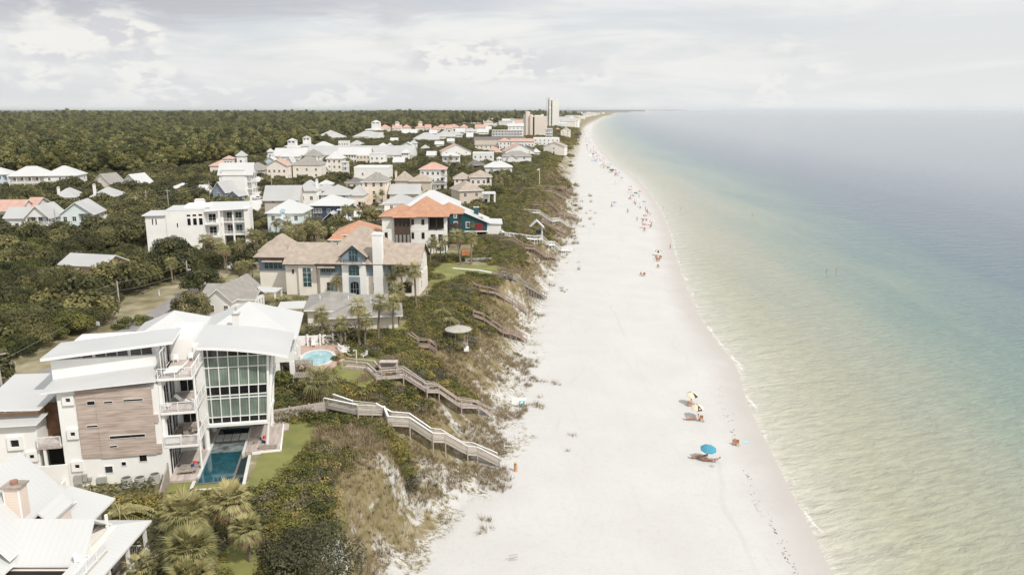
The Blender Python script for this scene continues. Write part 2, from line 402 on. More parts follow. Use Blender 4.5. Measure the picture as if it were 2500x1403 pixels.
bp = N('ShaderNodeBump'); bp.inputs['Strength'].default_value = .9; bp.inputs['Distance'].default_value = 1.15; L(h, bp.inputs['Height']); L(bp.outputs[0], B.inputs['Normal'])
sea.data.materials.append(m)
if HAZE:
    hb = MB(); hb.box(-45000, 75000, -60, 95000, -5.2, 92)
    hz = hb.build('haze', []); tag(hz, 'thin pale sea haze over the coast and water', 'haze', kind='stuff')
    m = bpy.data.materials.new('haze'); m.use_nodes = True; nt = m.node_tree; nt.nodes.clear()
    pv = nt.nodes.new('ShaderNodeVolumePrincipled'); pv.inputs['Color'].default_value = (.93, .95, .97, 1); pv.inputs['Density'].default_value = HAZE; pv.inputs['Anisotropy'].default_value = .2
    mo = nt.nodes.new('ShaderNodeOutputMaterial'); nt.links.new(pv.outputs[0], mo.inputs['Volume']); hz.data.materials.append(m)
# ================================================================ building kit
WHT = mat('white_paint', (.87, .86, .84), .6, var=.04, vs=.25)
WHS = mat('white_lap_siding', (.86, .85, .83), .6, var=.04, vs=.25, stripe=('Z', .2, .93, .01))
STU = mat('white_stucco', (.87, .855, .825), .85, var=.045, vs=.3, bump=.01, bs=20)
CRM = mat('cream_stucco', (.83, .775, .70), .85, var=.06, vs=.3, bump=.01, bs=20)
PNK = mat('pink_cream_paint', (.85, .77, .71), .7, var=.05)
PCH = mat('peach_paint', (.85, .73, .61), .7, var=.05)
TANW = mat('tan_wall', (.66, .57, .47), .85, var=.06, vs=.3)
GRW = mat('warm_grey_wall', (.58, .53, .49), .8, var=.06, vs=.3)
AQW = mat('aqua_siding', (.74, .82, .81), .6, var=.04, stripe=('Z', .2, .94, .01))
LBW = mat('light_blue_siding', (.58, .71, .78), .6, var=.05, stripe=('Z', .2, .94, .01))
PBW = mat('pale_blue_wall', (.58, .64, .68), .6, var=.04)
BLW = mat('blue_grey_siding', (.31, .36, .43), .6, var=.05, stripe=('Z', .2, .92, .01))
NAVY = mat('navy_siding', (.05, .075, .125), .55, var=.1, stripe=('Z', .2, .85, .01))
TEAL = mat('dark_teal_siding', (.015, .085, .10), .55, var=.12, stripe=('Z', .2, .85, .01))
RED = mat('red_paint', (.30, .02, .03), .5)
BRK = mat('brick_wall', (.35, .19, .14), .9, var=.15)
RMW = mat('white_metal_roof', (.58, .58, .57), .42, var=.03, vs=.12, stripe=('X', .5, .96, .02))
RMY = mat('white_metal_roof_seams_across', (.58, .58, .57), .42, var=.03, vs=.12, stripe=('Y', .5, .96, .02))
RGW = mat('pale_grey_roof', (.46, .455, .445), .5, var=.05, vs=.15, stripe=('X', .5, .95, .02))
RGY = mat('pale_grey_roof_seams_across', (.53, .53, .52), .5, var=.04, vs=.15, stripe=('Y', .5, .93, .02))
RGR = mat('grey_shingle_roof', (.315, .295, .27), .9, var=.10, vs=.8, stripe=('Z', .12, .86, .01))
RDK = mat('dark_grey_roof', (.17, .155, .15), .9, var=.12, vs=.6)
RTN = mat('tan_shingle_roof', (.42, .35, .285), .9, var=.12, vs=.9, stripe=('Z', .16, .86, .015))
ROR = mat('orange_tile_roof', (.50, .27, .17), .8, var=.10, vs=.8, stripe=('X', .32, .80, .04))
RCO = mat('coral_roof', (.54, .34, .275), .8, var=.08, vs=.5)
TRIM = mat('trim_white', (.86, .855, .84), .5, var=.02)
GLD = glass('dark_glass', (.018, .018, .020)); GLM = glass('grey_glass', (.06, .065, .07)); GLT = glass('teal_glass', (.04, .10, .11))
WDG = mat('weathered_wood', (.36, .31, .265), .85, var=.18, vs=2.2, bump=.01)
WDP = mat('pinkish_deck_wood', (.50, .425, .385), .85, var=.16, vs=1.0, bump=.01, an=(3.0, .4, 3.0))
WDW = mat('white_deck_wood', (.50, .45, .39), .8, var=.06, vs=1.5)
WDB = mat('dark_brown_wood', (.085, .055, .038), .7, var=.2, vs=2)
DKI = mat('dark_recess_shade', (.03, .027, .025), .9)  # near-black colour that paints the shade of recesses, porches and openings
CON = mat('concrete', (.50, .475, .44), .9, var=.08, vs=.7, bump=.01)
CON2 = mat('white_concrete', (.66, .645, .61), .85, var=.05, vs=.7)
FOOTS = []      # house footprints, kept clear of trees: (centre, angle, half width, half depth)
class Fr:
    "a house frame: origin on the ground plan, u to the right along the front, v away from the viewer"
    def __init__(s, o, a, z0=13.0):
        s.o = o; s.a = R(a); s.c, s.s = math.cos(s.a), math.sin(s.a); s.z0 = z0
    def fz(s, px, py, z):
        x, y = G(px, py, z + s.z0); dx, dy = x - s.o[0], y - s.o[1]; return (dx * s.c + dy * s.s, -dx * s.s + dy * s.c)
    def fv(s, px, py, v=0.0):
        d = ray(px, py); t = (v - s.o[0] * s.s + s.o[1] * s.c) / (-d[0] * s.s + d[1] * s.c); x, y, z = d[0] * t, d[1] * t, CH + d[2] * t
        return ((x - s.o[0]) * s.c + (y - s.o[1]) * s.s, z - s.z0)
    def fu(s, px, py, u):
        d = ray(px, py); t = (u + s.o[0] * s.c + s.o[1] * s.s) / (d[0] * s.c + d[1] * s.s); x, y, z = d[0] * t, d[1] * t, CH + d[2] * t
        return (-(x - s.o[0]) * s.s + (y - s.o[1]) * s.c, z - s.z0)
    def w(s, u, v): return (s.o[0] + u * s.c - v * s.s, s.o[1] + u * s.s + v * s.c)
    def width(s, px, z):
        "u at v = 0 and height z under image column px"
        k = (px - 1250) / F; Z0 = s.o[1] * CS - (z + s.z0 - CH) * SN
        return (k * Z0 - s.o[0]) / (s.c - k * s.s * CS)
    def root(s, name, label, cat='house', group=None, clear=None):
        t = thing(name, label, cat, (s.o[0], s.o[1], s.z0), s.a, group); t['_'] = 1; del t['_']
        if clear: s.clear(*clear)
        return t
    def clear(s, u0, u1, v0, v1):
        c = s.w((u0 + u1) / 2, (v0 + v1) / 2); FOOTS.append((c[0], c[1], s.a, abs(u1 - u0) / 2, abs(v1 - v0) / 2))
def fr_at(px, py, z, rot, z0=13.0):
    return Fr(G(px, py, z + z0), rot, z0)
def hip(mb, x0, x1, y0, y1, z, h, ov=.6, m=0, mf=1, th=.22):
    x0 -= ov; x1 += ov; y0 -= ov; y1 += ov
    b = [(x0, y0, z), (x1, y0, z), (x1, y1, z), (x0, y1, z)]; t = [(p[0], p[1], z + th) for p in b]
    i = len(mb.v); mb.v += b + t
    for k in range(4):
        j = (k + 1) % 4; mb.f.append((i + k, i + j, i + 4 + j, i + 4 + k)); mb.m.append(mf); mb.t.append(.5)
    mb.f.append((i + 3, i + 2, i + 1, i)); mb.m.append(mf); mb.t.append(.5)
    w, d = x1 - x0, y1 - y0; zt = z + th + h
    if w >= d: r0, r1 = (x0 + d / 2, (y0 + y1) / 2, zt), (x1 - d / 2, (y0 + y1) / 2, zt)
    else: r0, r1 = ((x0 + x1) / 2, y0 + w / 2, zt), ((x0 + x1) / 2, y1 - w / 2, zt)
    if w >= d:
        mb.poly([t[0], t[1], r1, r0], m); mb.poly([t[2], t[3], r0, r1], m); mb.poly([t[1], t[2], r1], m); mb.poly([t[3], t[0], r0], m)
    else:
        mb.poly([t[0], t[1], r0], m); mb.poly([t[1], t[2], r1, r0], m); mb.poly([t[2], t[3], r1], m); mb.poly([t[3], t[0], r0, r1], m)
def gable(mb, x0, x1, y0, y1, z, h, ax='x', ov=.5, m=0, mf=1, th=.2):
    "ridge along ax; the slopes keep their thickness"
    if ax == 'x':
        ym = (y0 + y1) / 2; k = h / (ym - y0); e = ov * k
        for (ya, sg) in ((y0 - ov, 1), (y1 + ov, -1)):
            a = [(x0 - ov, ya, z - e), (x1 + ov, ya, z - e), (x1 + ov, ym, z + h), (x0 - ov, ym, z + h)]
            if sg < 0: a = [a[1], a[0], a[3], a[2]]
            mb.solid(a, [(p[0], p[1], p[2] + th) for p in a], mf, m)
    else:
        xm = (x0 + x1) / 2; k = h / (xm - x0); e = ov * k
        for (xa, sg) in ((x0 - ov, 1), (x1 + ov, -1)):
            a = [(xa, y0 - ov, z - e), (xm, y0 - ov, z + h), (xm, y1 + ov, z + h), (xa, y1 + ov, z - e)]
            if sg < 0: a = [a[3], a[2], a[1], a[0]]
            a = a if sg > 0 else a
            mb.solid(a, [(p[0], p[1], p[2] + th) for p in a], mf, m)
def gend(mb, x0, x1, y0, y1, z, h, ax, m=0):
    "the triangular wall pieces under a gable"
    if ax == 'x':
        ym = (y0 + y1) / 2
        for x, o in ((x0, 1), (x1, -1)): mb.solid([(x, y0, z), (x + .1 * o, y0, z), (x + .1 * o, y1, z), (x, y1, z)][::o], [(x, ym - .01, z + h), (x + .1 * o, ym - .01, z + h), (x + .1 * o, ym + .01, z + h), (x, ym + .01, z + h)][::o], m)
    else:
        xm = (x0 + x1) / 2
        for y, o in ((y0, 1), (y1, -1)): mb.solid([(x0, y, z), (x1, y, z), (x1, y + .1 * o, z), (x0, y + .1 * o, z)][::o], [(xm - .01, y, z + h), (xm + .01, y, z + h), (xm + .01, y + .1 * o, z + h), (xm - .01, y + .1 * o, z + h)][::o], m)
WCACHE = {}
def window(H, face, p, w, h, nx=2, ny=2, gl=None, fr=None, two=True, fw=.09, name='window', lab=None):
    "face F/B/R/L: outer wall plane; p = (along, z of sill, plane position)"
    gl = gl or GLD; fr = fr or TRIM; w = round(w, 1) or .1; h = round(h, 1) or .1
    k = (w, h, nx, ny, gl.name, fr.name, two, fw)
    if k not in WCACHE:
        a = MB(); b = MB()
        a.box(-fw, w + fw, -.06, .0, -fw, 0); a.box(-fw, w + fw, -.06, .0, h, h + fw); a.box(-fw, 0, -.06, 0, 0, h); a.box(w, w + fw, -.06, 0, 0, h)
        for i in range(1, nx): a.box(w * i / nx - .03, w * i / nx + .03, -.05, -.012, 0, h)
        for i in range(1, ny): a.box(0, w, -.048, -.012, h * i / ny - .025, h * i / ny + .025)
        g = b if two else a
        g.solid([(0, -.012, 0), (w, -.012, 0), (w, -.002, 0), (0, -.002, 0)], [(0, -.012, h), (w, -.012, h), (w, -.002, h), (0, -.002, h)], 0 if two else 1)
        oa = a.build(name, [fr, gl]); ma = oa.data; bpy.data.objects.remove(oa); mb_ = None
        if two: ob = b.build('pane', gl); mb_ = ob.data; bpy.data.objects.remove(ob)
        WCACHE[k] = (ma, mb_)
    ma, mb_ = WCACHE[k]
    o = bpy.data.objects.new(name, ma); COL.objects.link(o); o.parent = H
    if lab: o['label'] = lab
    u, z, pl = p
    if face == 'F': o.location = (u, pl, z)
    elif face == 'R': o.location = (pl, u, z); o.rotation_euler = (0, 0, math.pi / 2)
    elif face == 'L': o.location = (pl, u + w, z); o.rotation_euler = (0, 0, -math.pi / 2)
    if mb_:
        q = bpy.data.objects.new('pane', mb_); COL.objects.link(q); q.parent = o
    return o
def wpx(H, f, v, x0, y0, x1, y1, **k):
    "a window on the wall v whose picture corners are known"
    a = f.fv(x0, y0, v); b = f.fv(x1, y1, v)
    return window(H, 'F', (a[0], b[1], v), max(.2, b[0] - a[0]), max(.2, a[1] - b[1]), **k)
def rail(H, p0, p1, z, h=1.0, m=None, st='bal', name='railing'):
    "one run of railing from p0 to p1 (plan points), pickets or horizontal wires"
    g = MB(); a = Vector((p0[0], p0[1], 0)); b = Vector((p1[0], p1[1], 0)); L_ = (b - a).length
    if isinstance(z, (int, float)): z = (z, z)
    A = Vector((*p0[:2], z[0])); B = Vector((*p1[:2], z[1])); up = Vector((0, 0, 1))
    g.bar(A + up * h, B + up * h, .09, .06); n = max(1, int(L_ / 1.5))
    for i in range(n + 1):
        q = A.lerp(B, i / n); g.box(q.x - .035, q.x + .035, q.y - .035, q.y + .035, q.z - .12, q.z + h - .06)
    if st == 'bal':
        g.bar(A + up * .15, B + up * .15, .05, .05); n = max(1, int(L_ / .17))
        for i in range(n):
            q = A.lerp(B, (i + .5) / n); g.box(q.x - .018, q.x + .018, q.y - .018, q.y + .018, q.z + .15, q.z + h - .06)
    elif st == 'far':
        g.bar(A + up * h * .55, B + up * h * .55, .05, h * .22); g.bar(A + up * .2, B + up * .2, .05, .12)
    else:
        for i in range(1, 7): g.bar(A + up * h * i / 7.5, B + up * h * i / 7.5, .025, .025)
    return g.build(name, m or TRIM, H)
POSTS = {}
def post(H, x, y, z0, z1, r=.1, m=None, name='post', rnd_=False):
    m = m or TRIM; k = (round(z1 - z0, 2), r, m.name, rnd_)
    if k not in POSTS:
        g = MB()
        if rnd_: g.tube((0, 0, 0), (0, 0, z1 - z0), r, n=12)
        else: g.box(-r, r, -r, r, 0, z1 - z0)
        o = g.build(name, m); POSTS[k] = o.data; bpy.data.objects.remove(o)
    o = bpy.data.objects.new(name, POSTS[k]); COL.objects.link(o); o.parent = H; o.location = (x, y, z0); return o
def chimney(H, x, y, z0, z1, w=.9, d=.9, m=None, cap=None, parent=None):
    g = MB(); g.box(x, x + w, y, y + d, z0, z1, 0); g.box(x - .1, x + w + .1, y - .1, y + d + .1, z1, z1 + .18, 1); g.box(x + .2, x + w - .2, y + .2, y + d - .2, z1 + .18, z1 + .4, 0)
    return g.build('chimney', [m or CRM, cap or CON], parent or H)
SH = 3.1
def HS(label, x0, y, x1, n, dep, wall, roof, rt='hip', rot=8, rh=None, ov=.6, wf=3, wr=2, porch='', chim=None, cup=None, ext=(), gl=None, z0=13.0, cat='house', name='house', group=None, door=True, pd=2.2, ww=1.0):
    "a house set by its front eave in the picture: left end (x0, y), right end column x1"
    h = n * SH; fr = fr_at(x0, y, h, rot, z0); W = max(3.0, fr.width(x1, h)); s = pxm(fr.o[0], fr.o[1], z0 + h)
    H = fr.root(name, label, cat, group, clear=(-1, W + 1, -1, dep + 1)); two = s > 6.5; rh = rh if rh is not None else min(W, dep) * .28
    y0 = pd if 'F' in porch else 0; xr = W - (pd if 'R' in porch else 0)
    wl = MB(); wl.box(0, xr, y0, dep, -1, h)
    rf = MB(); kw = dict(ov=ov)
    def top(a, b, c, d, hh, t, r):
        if t == 'hip': hip(rf, a, b, c, d, hh, r, ov)
        elif t == 'gx': gable(rf, a, b, c, d, hh, r, 'x', ov); gend(wl, a + .02, b - .02, c, d, hh, r, 'x')
        elif t == 'gy': gable(rf, a, b, c, d, hh, r, 'y', ov); gend(wl, a, b, c + .02, d - .02, hh, r, 'y')
        elif t == 'flat': rf.box(a - .15, b + .15, c - .15, d + .15, hh, hh + .35, 1, 0)
        elif t == 'par':
            rf.box(a - .05, b + .05, c - .05, d + .05, hh, hh + .08, 1, 0)
            for q in ((a - .06, b + .06, c - .06, c + .2), (a - .06, b + .06, d - .2, d + .06), (a - .06, a + .2, c + .2, d - .2), (b - .2, b + .06, c + .2, d - .2)): rf.box(*q, hh + .08, hh + .9, 1)
    top(0, W, 0, dep, h, rt, rh)
    for e in ext: wl.box(e[0], e[1], e[2], e[3], -1.02, e[4]); top(e[0], e[1], e[2], e[3], e[4], e[5], e[6])
    wl.build('wall', wall, H); RO = rf.build('roof', [roof, TRIM], H)
    ns = max(1, int(n + .3))
    for k in range(ns):
        zz = k * SH + 1.0; hh = 1.3 if h - k * SH > 2.9 else max(.5, h - k * SH - 1.4)
        for i in range(wf):
            if door and k == 0 and i == wf // 2:
                g = MB(); u = xr * (i + .5) / wf; g.box(u - .5, u + .5, y0 - .05, y0 - .003, 0, 2.15); g.build('door', GLM if two else GLD, H); continue
            window(H, 'F', (xr * (i + .5) / wf - ww / 2, zz, y0 - .003), ww, hh, gl=gl, two=two)
        for i in range(wr): window(H, 'R', (y0 + (dep - y0) * (i + .5) / wr - ww / 2, zz, xr + .003), ww, hh, gl=gl, two=two)
    st = 'bal' if s > 8 else 'far'
    if porch:
        for k in range(0, ns):
            z = k * SH
            if 'F' in porch:
                g = MB(); g.box(0, W, 0, y0 - .01, z - .25, z); g.build('porch_floor', TRIM, H)
                if k: rail(H, (.1, .12), (W - .1, .12), z, 1.0, st=st)
            if 'R' in porch:
                g = MB(); g.box(xr + .01, W, y0 + .01, dep, z - .25, z); g.build('porch_floor', TRIM, H)
                if k: rail(H, (W - .1, .2), (W - .1, dep - .1), z, 1.0, st=st)
        if 'F' in porch:
            q = max(2, round(W / 3.2))
            for i in range(q + 1): post(H, .13 + (W - .26) * i / q, .13, -.2, h, .13)
        if 'R' in porch:
            q = max(1, round((dep - .26) / 3.2))
            for i in range(1 if 'F' in porch else 0, q + 1): post(H, W - .13, .13 + (dep - .26) * i / q, -.2, h, .13)
    if chim: chimney(RO, chim[0] * W, chim[1] * dep, h * .5, h + rh + chim[2], m=chim[3] if len(chim) > 3 else wall)
    if cup:
        a, b, c = cup[0] * W, dep / 2, cup[1]; g = MB(); g.box(a - c / 2, a + c / 2, b - c / 2, b + c / 2, h + .2, h + rh + cup[2]); cu = g.build('cupola', wall, RO)
        g = MB(); hip(g, a - c / 2, a + c / 2, b - c / 2, b + c / 2, h + rh + cup[2], c * .3, .3); g.build('cupola_roof', [roof, TRIM], RO)
        for i in range(2):
            window(RO, 'F', (a - c / 2 + c * (i + .5) / 2 - c * .15, h + rh + cup[2] - min(1.6, cup[2] * .8), b - c / 2 - .003), c * .3, min(1.2, cup[2] * .6), two=False)
    return H, fr, W, h
# ================================================================ the modern white house with the glass bay
HF = Fr((-32.15, 76.2), 11.0)
CURT = mat('green_curtain_behind_glass', (.20, .25, .205), .3, var=.25, vs=.7, stripe=('X', .3, .72, .0), spec=.6)
SID = mat('weathered_board_cladding', (.62, .515, .45), .85, vs=1.0, stripe=('Z', .28, .84, .012), c2=(.37, .285, .235), an=(.45, .45, 3.0))
WATD = mat('teal_pool_water', (.010, .080, .105), .06, var=.25, vs=.8, spec=.7); WATB = mat('dark_pool_water', (.012, .03, .035), .05, var=.2, spec=.7)
WATS = mat('shallow_pool_water', (.22, .25, .25), .06, var=.4, vs=1.2, spec=.7)
def hero():
    H = HF.root('modern_house', 'large modern white house with board cladding, balconies and a tall glass bay by a pool', 'house', clear=(-19, 8, -4, 13))
    W_ = [STU, SID, TRIM]
    g = MB()
    g.box(-12.7, -3.4, 0, 3.2, -1.5, 10.15)                        # front body
    g.box(-3.4, -2.9, .0, .35, -.6, 3.4)
    g.box(-14.0, -4.05, 3.2, 13, -1.5, 12.35)                      # taller body behind
    g.box(-4.05, -.95, 6.2, 12.9, -.6, 13.1)                       # stair core behind the balconies
    g.box(-.95, -.02, 6.0, 6.9, 3.0, 12.2); g.box(-3.38, -3.1, .36, 6.2, -.5, 10.8)
    g.build('wall', STU, H)
    g = MB(); g.solid([(-11.0, -.14, 3.02), (-9.2, -.14, 2.95), (-9.2, -.003, 2.95), (-11.0, -.003, 3.02)], [(-11.0, -.14, 10.1), (-9.2, -.14, 10.12), (-9.2, -.003, 10.12), (-11.0, -.003, 10.1)])
    g.build('board_cladding', SID, H)
    g = MB()
    g.box(-9.2, -3.98, -.2, -.003, 2.9, 10.14); g.box(-3.98, -3.5, -.2, -.003, 3.0, 3.95); g.box(-3.98, -3.55, -.2, -.003, 6.3, 7.1)
    g.build('board_cladding', SID, H)
    for (u0, z0, u1, z1) in ((-9.96, 8.58, -9.25, 8.97), (-8.41, 8.67, -7.6, 8.81), (-6.6, 8.74, -4.85, 8.86), (-10.25, 6.25, -9.25, 6.37), (-8.24, 4.9, -4.93, 5.16), (-8.35, 3.98, -7.63, 4.1)):
        window(H, 'F', (u0, z0 - .02, -.205 if u0 > -9.2 else -.145), u1 - u0, max(.2, z1 - z0 + .04), 1, 1, fw=.025)
    for (u0, z0, w, h, gl) in ((-5.75, 2.15, .65, .75, GLD), (-7.48, 1.85, .4, .4, GLD), (-9.08, 1.2, .65, .65, GLM)):
        window(H, 'F', (u0, z0, -.003), w, h, 1, 1, fw=.05, gl=gl)
    def boxwin(u, z, w, pl=0.0):
        g = MB(); a = w / 2; o = a + .32
        for q in ((u - o, u - a, z - o, z + o), (u + a, u + o, z - o, z + o), (u - a, u + a, z + a, z + o), (u - a, u + a, z - o, z - a)): g.box(q[0], q[1], pl - .22, pl - .003, q[2], q[3])
        f = g.build('window_box', STU, H); g = MB(); g.box(u - a, u + a, pl - .05, pl - .004, z - a, z + a); g.build('pane', GLD, f)
    boxwin(-11.65, 9.2, .42); boxwin(-11.6, 5.65, .42); boxwin(-11.57, 2.2, .42)
    # roofs
    def slab(pts, th, name, m=RMY, lab=None):
        g = MB(); g.solid([(p[0], p[1], p[2] - th) for p in pts], pts, 1, 0); o = g.build(name, [m, TRIM], H)
        if lab: o['label'] = lab
        return o
    slab([(-13.9, -.75, 10.25), (-3.35, -.6, 10.8), (-4.06, 3.19, 11.25), (-13.9, 3.19, 10.35)], .12, 'roof', RGY, 'low pale metal roof above the boarded wall')
    slab([(-14.6, 2.3, 12.85), (-2.1, 2.3, 13.95), (-2.3, 8.2, 13.9), (-14.6, 8.2, 12.8)], .3, 'roof', RGY, 'long upper roof over the strip of high windows')
    g = MB(); n = 10; pu = [(-4.3 + 13.3 * i / n) for i in range(n + 1)]
    def zz(u): return 12.55 - .012 * (u + .3) ** 2 * (1 if u > -.3 else .25) - .045 * max(0, u + .3)
    for i in range(n):
        a, b = pu[i], pu[i + 1]; f0 = 4.5 if a >= -.4 else 6.4
        P4 = [(a, f0, zz(a)), (b, f0, zz(b)), (b + .0, 13.2, zz(b) + .15), (a, 13.2, zz(a) + .15)]
        g.solid([(p[0], p[1], p[2] - .32) for p in P4], P4, 1, 0)
    r = g.build('roof', [RGY, TRIM], H); r['label'] = 'broad curved roof over the glass bay'
    # clerestory
    zt = lambda u: 12.62 + (u + 14.6) * .088
    for k in range(9):
        u = -13.3 + k * 1.06 + (k // 3) * .22
        if u + 1 > -3.9: break
        h = zt(u) - 12.4; window(H, 'F', (u, 12.36, 3.6), .98, max(.15, h), 1, 1, gl=GLM, fw=.04)
    g = MB(); g.box(-13.8, -4.1, 3.62, 8, 12.35, 12.55); P4 = [(-13.8, 3.62, 12.55), (-4.1, 3.62, 12.55), (-4.1, 8, 12.55), (-13.8, 8, 12.55)]
    g.solid(P4, [(p[0], p[1], zt(p[0]) - .15) for p in P4]); g.build('upper_wall', STU, H)
    # glass bay
    us = [0.0, .42, 1.39, 2.36, 3.33, 4.3, 5.27, 6.15]; zs = [3.3, 4.02, 6.15, 6.5, 7.55, 9.7, 10.9, 11.9]
    lean = lambda u, z: u + .06 * (z - 3.3) * u / 6.15
    g = MB(); bands = {0: MB(), 3: MB(), 6: MB()}
    for i in range(7):
        for j in range(7):
            dark = j in (0, 3, 6); zq = lambda u: min(zs[j + 1], 12.18 - .09 * u); (bands[j] if dark else g).poly([(lean(us[i], zs[j]), 6.1, zs[j]), (lean(us[i + 1], zs[j]), 6.1, zs[j]), (lean(us[i + 1], zs[j + 1]), 6.1, zq(us[i + 1])), (lean(us[i], zs[j + 1]), 6.1, zq(us[i]))])
    g.solid([(.05, 6.25, 3.35), (6.1, 6.25, 3.35), (6.1, 12.7, 3.35), (.05, 12.7, 3.35)], [(.05, 6.25, 11.7), (6.45, 6.25, 10.9), (6.45, 12.7, 10.9), (.05, 12.7, 11.7)])
    gw = g.build('glass_wall', CURT, H); gw['label'] = 'tall glass wall with green curtains behind'
    for b in bands.values(): b.build('dark_glass_band', GLD, H) 
    g = MB()
    for i, u in enumerate(us): g.solid([(u - .05, 5.98, 3.3), (u + .05, 5.98, 3.3), (u + .05, 6.09, 3.3), (u - .05, 6.09, 3.3)], [(lean(u, 12.1) - .05, 5.98, 12.2 - .09 * u), (lean(u, 12.1) + .05, 5.98, 12.2 - .09 * u), (lean(u, 12.1) + .05, 6.09, 12.2 - .09 * u), (lean(u, 12.1) - .05, 6.09, 12.2 - .09 * u)])
    for z in zs[:-1]: g.box(0, lean(6.15, z), 5.99, 6.085, z - .05, z + .05)
    g.build('mullion_grid', TRIM, H)
    g = MB(); g.box(-.95, 6.3, 5.85, 12.9, 2.95, 3.25); g.solid([(6.2, 5.9, 3.3), (6.45, 5.9, 3.3), (6.45, 6.5, 3.3), (6.2, 6.5, 3.3)], [(6.6, 5.9, 11.4), (6.85, 5.9, 11.4), (6.85, 6.5, 11.4), (6.6, 6.5, 11.4)])
    g.solid([(6.12, 11.8, 3.3), (6.3, 11.8, 3.3), (6.3, 12.8, 3.3), (6.12, 12.8, 3.3)], [(6.6, 11.8, 11.4), (6.8, 11.8, 11.4), (6.8, 12.8, 11.4), (6.6, 12.8, 11.4)]); g.box(6.15, 6.8, 6.5, 11.8, 7.0, 7.5); g.box(6.15, 6.35, 6.5, 11.8, 3.25, 3.6)
    g.build('bay_frame', STU, H)
    for (x, y, z0, x1, z1, r) in ((-.4, 6.3, .3, -.4, 3, .3), (-.5, 11.4, .3, -.5, 3, .28), (5.93, 6.3, .3, 7.2, 11.1, .17), (5.84, 11.9, .3, 6.9, 11.1, .17), (-.15, 1.3, .3, -.15, 10.7, .12)):
        g = MB(); g.tube((x, y, z0), (x1, y, z1), r, n=14); g.build('column', STU, H)
    g = MB(); g.box(-.9, 6.1, 12.5, 12.7, .3, 2.95); g.build('terrace_back_wall', STU, H); g = MB(); g.box(.3, 5.6, 12.44, 12.498, .3, 2.6); g.build('terrace_glass_door', GLD, H)
    # balconies
    for k, z in enumerate((3.6, 7.2, 10.8)):
        g = MB(); g.box(-3.36, 0, 0, 6.18, z - .28, z - .02, 1); g.box(-3.3, -.04, .04, 6.15, z - .02, z, 0)
        b = g.build('balcony', [WDP, STU], H)
        rail(b, (-3.3, .06), (-.05, .06), z, 1.0, st='wire'); rail(b, (-.05, .1), (-.05, 6.0), z, 1.0, st='wire')
        # sliding doors along the inner wall and the back
        if k < 3:
            zb = z if k < 2 else z
            window(H, 'R', (.9, zb + .05, -3.09), 2.0, 2.4, 2, 1, fw=.06); window(H, 'R', (3.4, zb + .05, -3.09), 2.2, 2.4, 2, 1, fw=.06) if k < 2 else None
            window(H, 'F', (-2.6, zb + .05, 6.19), 1.5, 2.4, 2, 1, fw=.06) if k < 2 else None
    window(H, 'R', (1.0, .35, -2.88), 2.0, 2.3, 2, 1, fw=.06); window(H, 'R', (3.5, .35, -3.09), 2.2, 2.3, 2, 1, fw=.06)
    g = MB(); g.box(-4.0, -3.5, 5.5, 6.19, 10.8, 13.2); g.build('door_frame', TRIM, H); g = MB(); g.box(-3.49, -3.3, 5.6, 6.15, 10.85, 13.0); g.build('glass_door', GLM, H)
    # west wing with the entrance recess
    g = MB(); g.box(-19.5, -14.9, 0, 9, -1, 7.0); g.box(-19.5, -14.1, 3.3, 9, -1, 8.3, 0)
    wv = g.build('wing_wall', STU, H)
    g = MB(); g.box(-12.9, -12.71, -1.3, 3, -.5, 1); g.build('porch_wall', STU, H)
    slab([(-19.8, -.6, 7.15), (-14.6, -.6, 7.1), (-14.1, 1.2, 7.6), (-19.8, 1.2, 7.6)], .14, 'roof', RGY, 'small low roof of the entrance wing')
    slab([(-20, -.2, 8.72), (-14.3, -.2, 8.5), (-13.4, 4.5, 9.25), (-13.4, 9.5, 9.0), (-20, 9.5, 9.2)], .16, 'roof', RGY, 'wide pale metal roof of the entrance wing')
    g = MB(); g.box(-19.5, -14.9, 1.0, 3.3, 7.0, 8.45, 0); g.build('orange_brown_band', mat('orange_brown_boards', (.50, .30, .17), .7, var=.15, vs=1), H)
    for k in range(3): window(H, 'F', (-19.2 + k * 1.45, 7.95, .99), 1.3, .35, 1, 1, fw=.04)
    boxwin(-16.9, 5.1, .75); boxwin(-15.55, 3.6, .42)
    g = MB(); g.box(-14.85, -12.75, 2.6, 2.8, -.5, 8.0, 0); g.build('recess_wall', mat('warm_wood_panel', (.17, .085, .045), .6, var=.3, vs=1.5), H)
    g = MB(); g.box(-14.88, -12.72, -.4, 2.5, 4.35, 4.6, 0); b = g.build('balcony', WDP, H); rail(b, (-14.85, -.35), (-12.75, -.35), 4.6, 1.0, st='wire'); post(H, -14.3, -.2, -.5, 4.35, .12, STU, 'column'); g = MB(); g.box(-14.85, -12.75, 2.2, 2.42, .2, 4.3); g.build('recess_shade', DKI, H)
    g = MB(); g.box(-13.6, -12.9, 2.05, 2.19, .0, 2.4); g.build('entrance_glass', GLD, H)
    g = MB(); g.box(-15.7, -12.4, -.35, -.15, -1, 2.55); g.box(-19, -15.7, -.35, -.15, -1, 2.45); g.build('garden_wall', STU, H)
    # deck, pool surround
    # deck
    g = MB(); g.box(-2.9, -.3, -1.25, 12.4, -.6, .3, 0); g.box(-.3, 3.75, 12.6, 13.0, -.6, .3, 0)
    g.prism([(3.8, 4.7), (7.45, 4.85), (7.1, 13.0), (3.8, 13.0)], -.6, .3, 0, 0); g.box(7.1, 7.9, 10.6, 13, -.6, .15, 0)
    g.build('deck', WDP, H)
    g = MB(); g.prism([(4.5, 4.5), (7.6, 4.65), (7.46, 4.84), (4.5, 4.69)], -.6, .22); g.prism([(7.46, 4.66), (7.62, 4.66), (7.28, 13.0), (7.12, 13.0)], -.6, .22); g.build('deck_curb', STU, H)
    return H
hero()
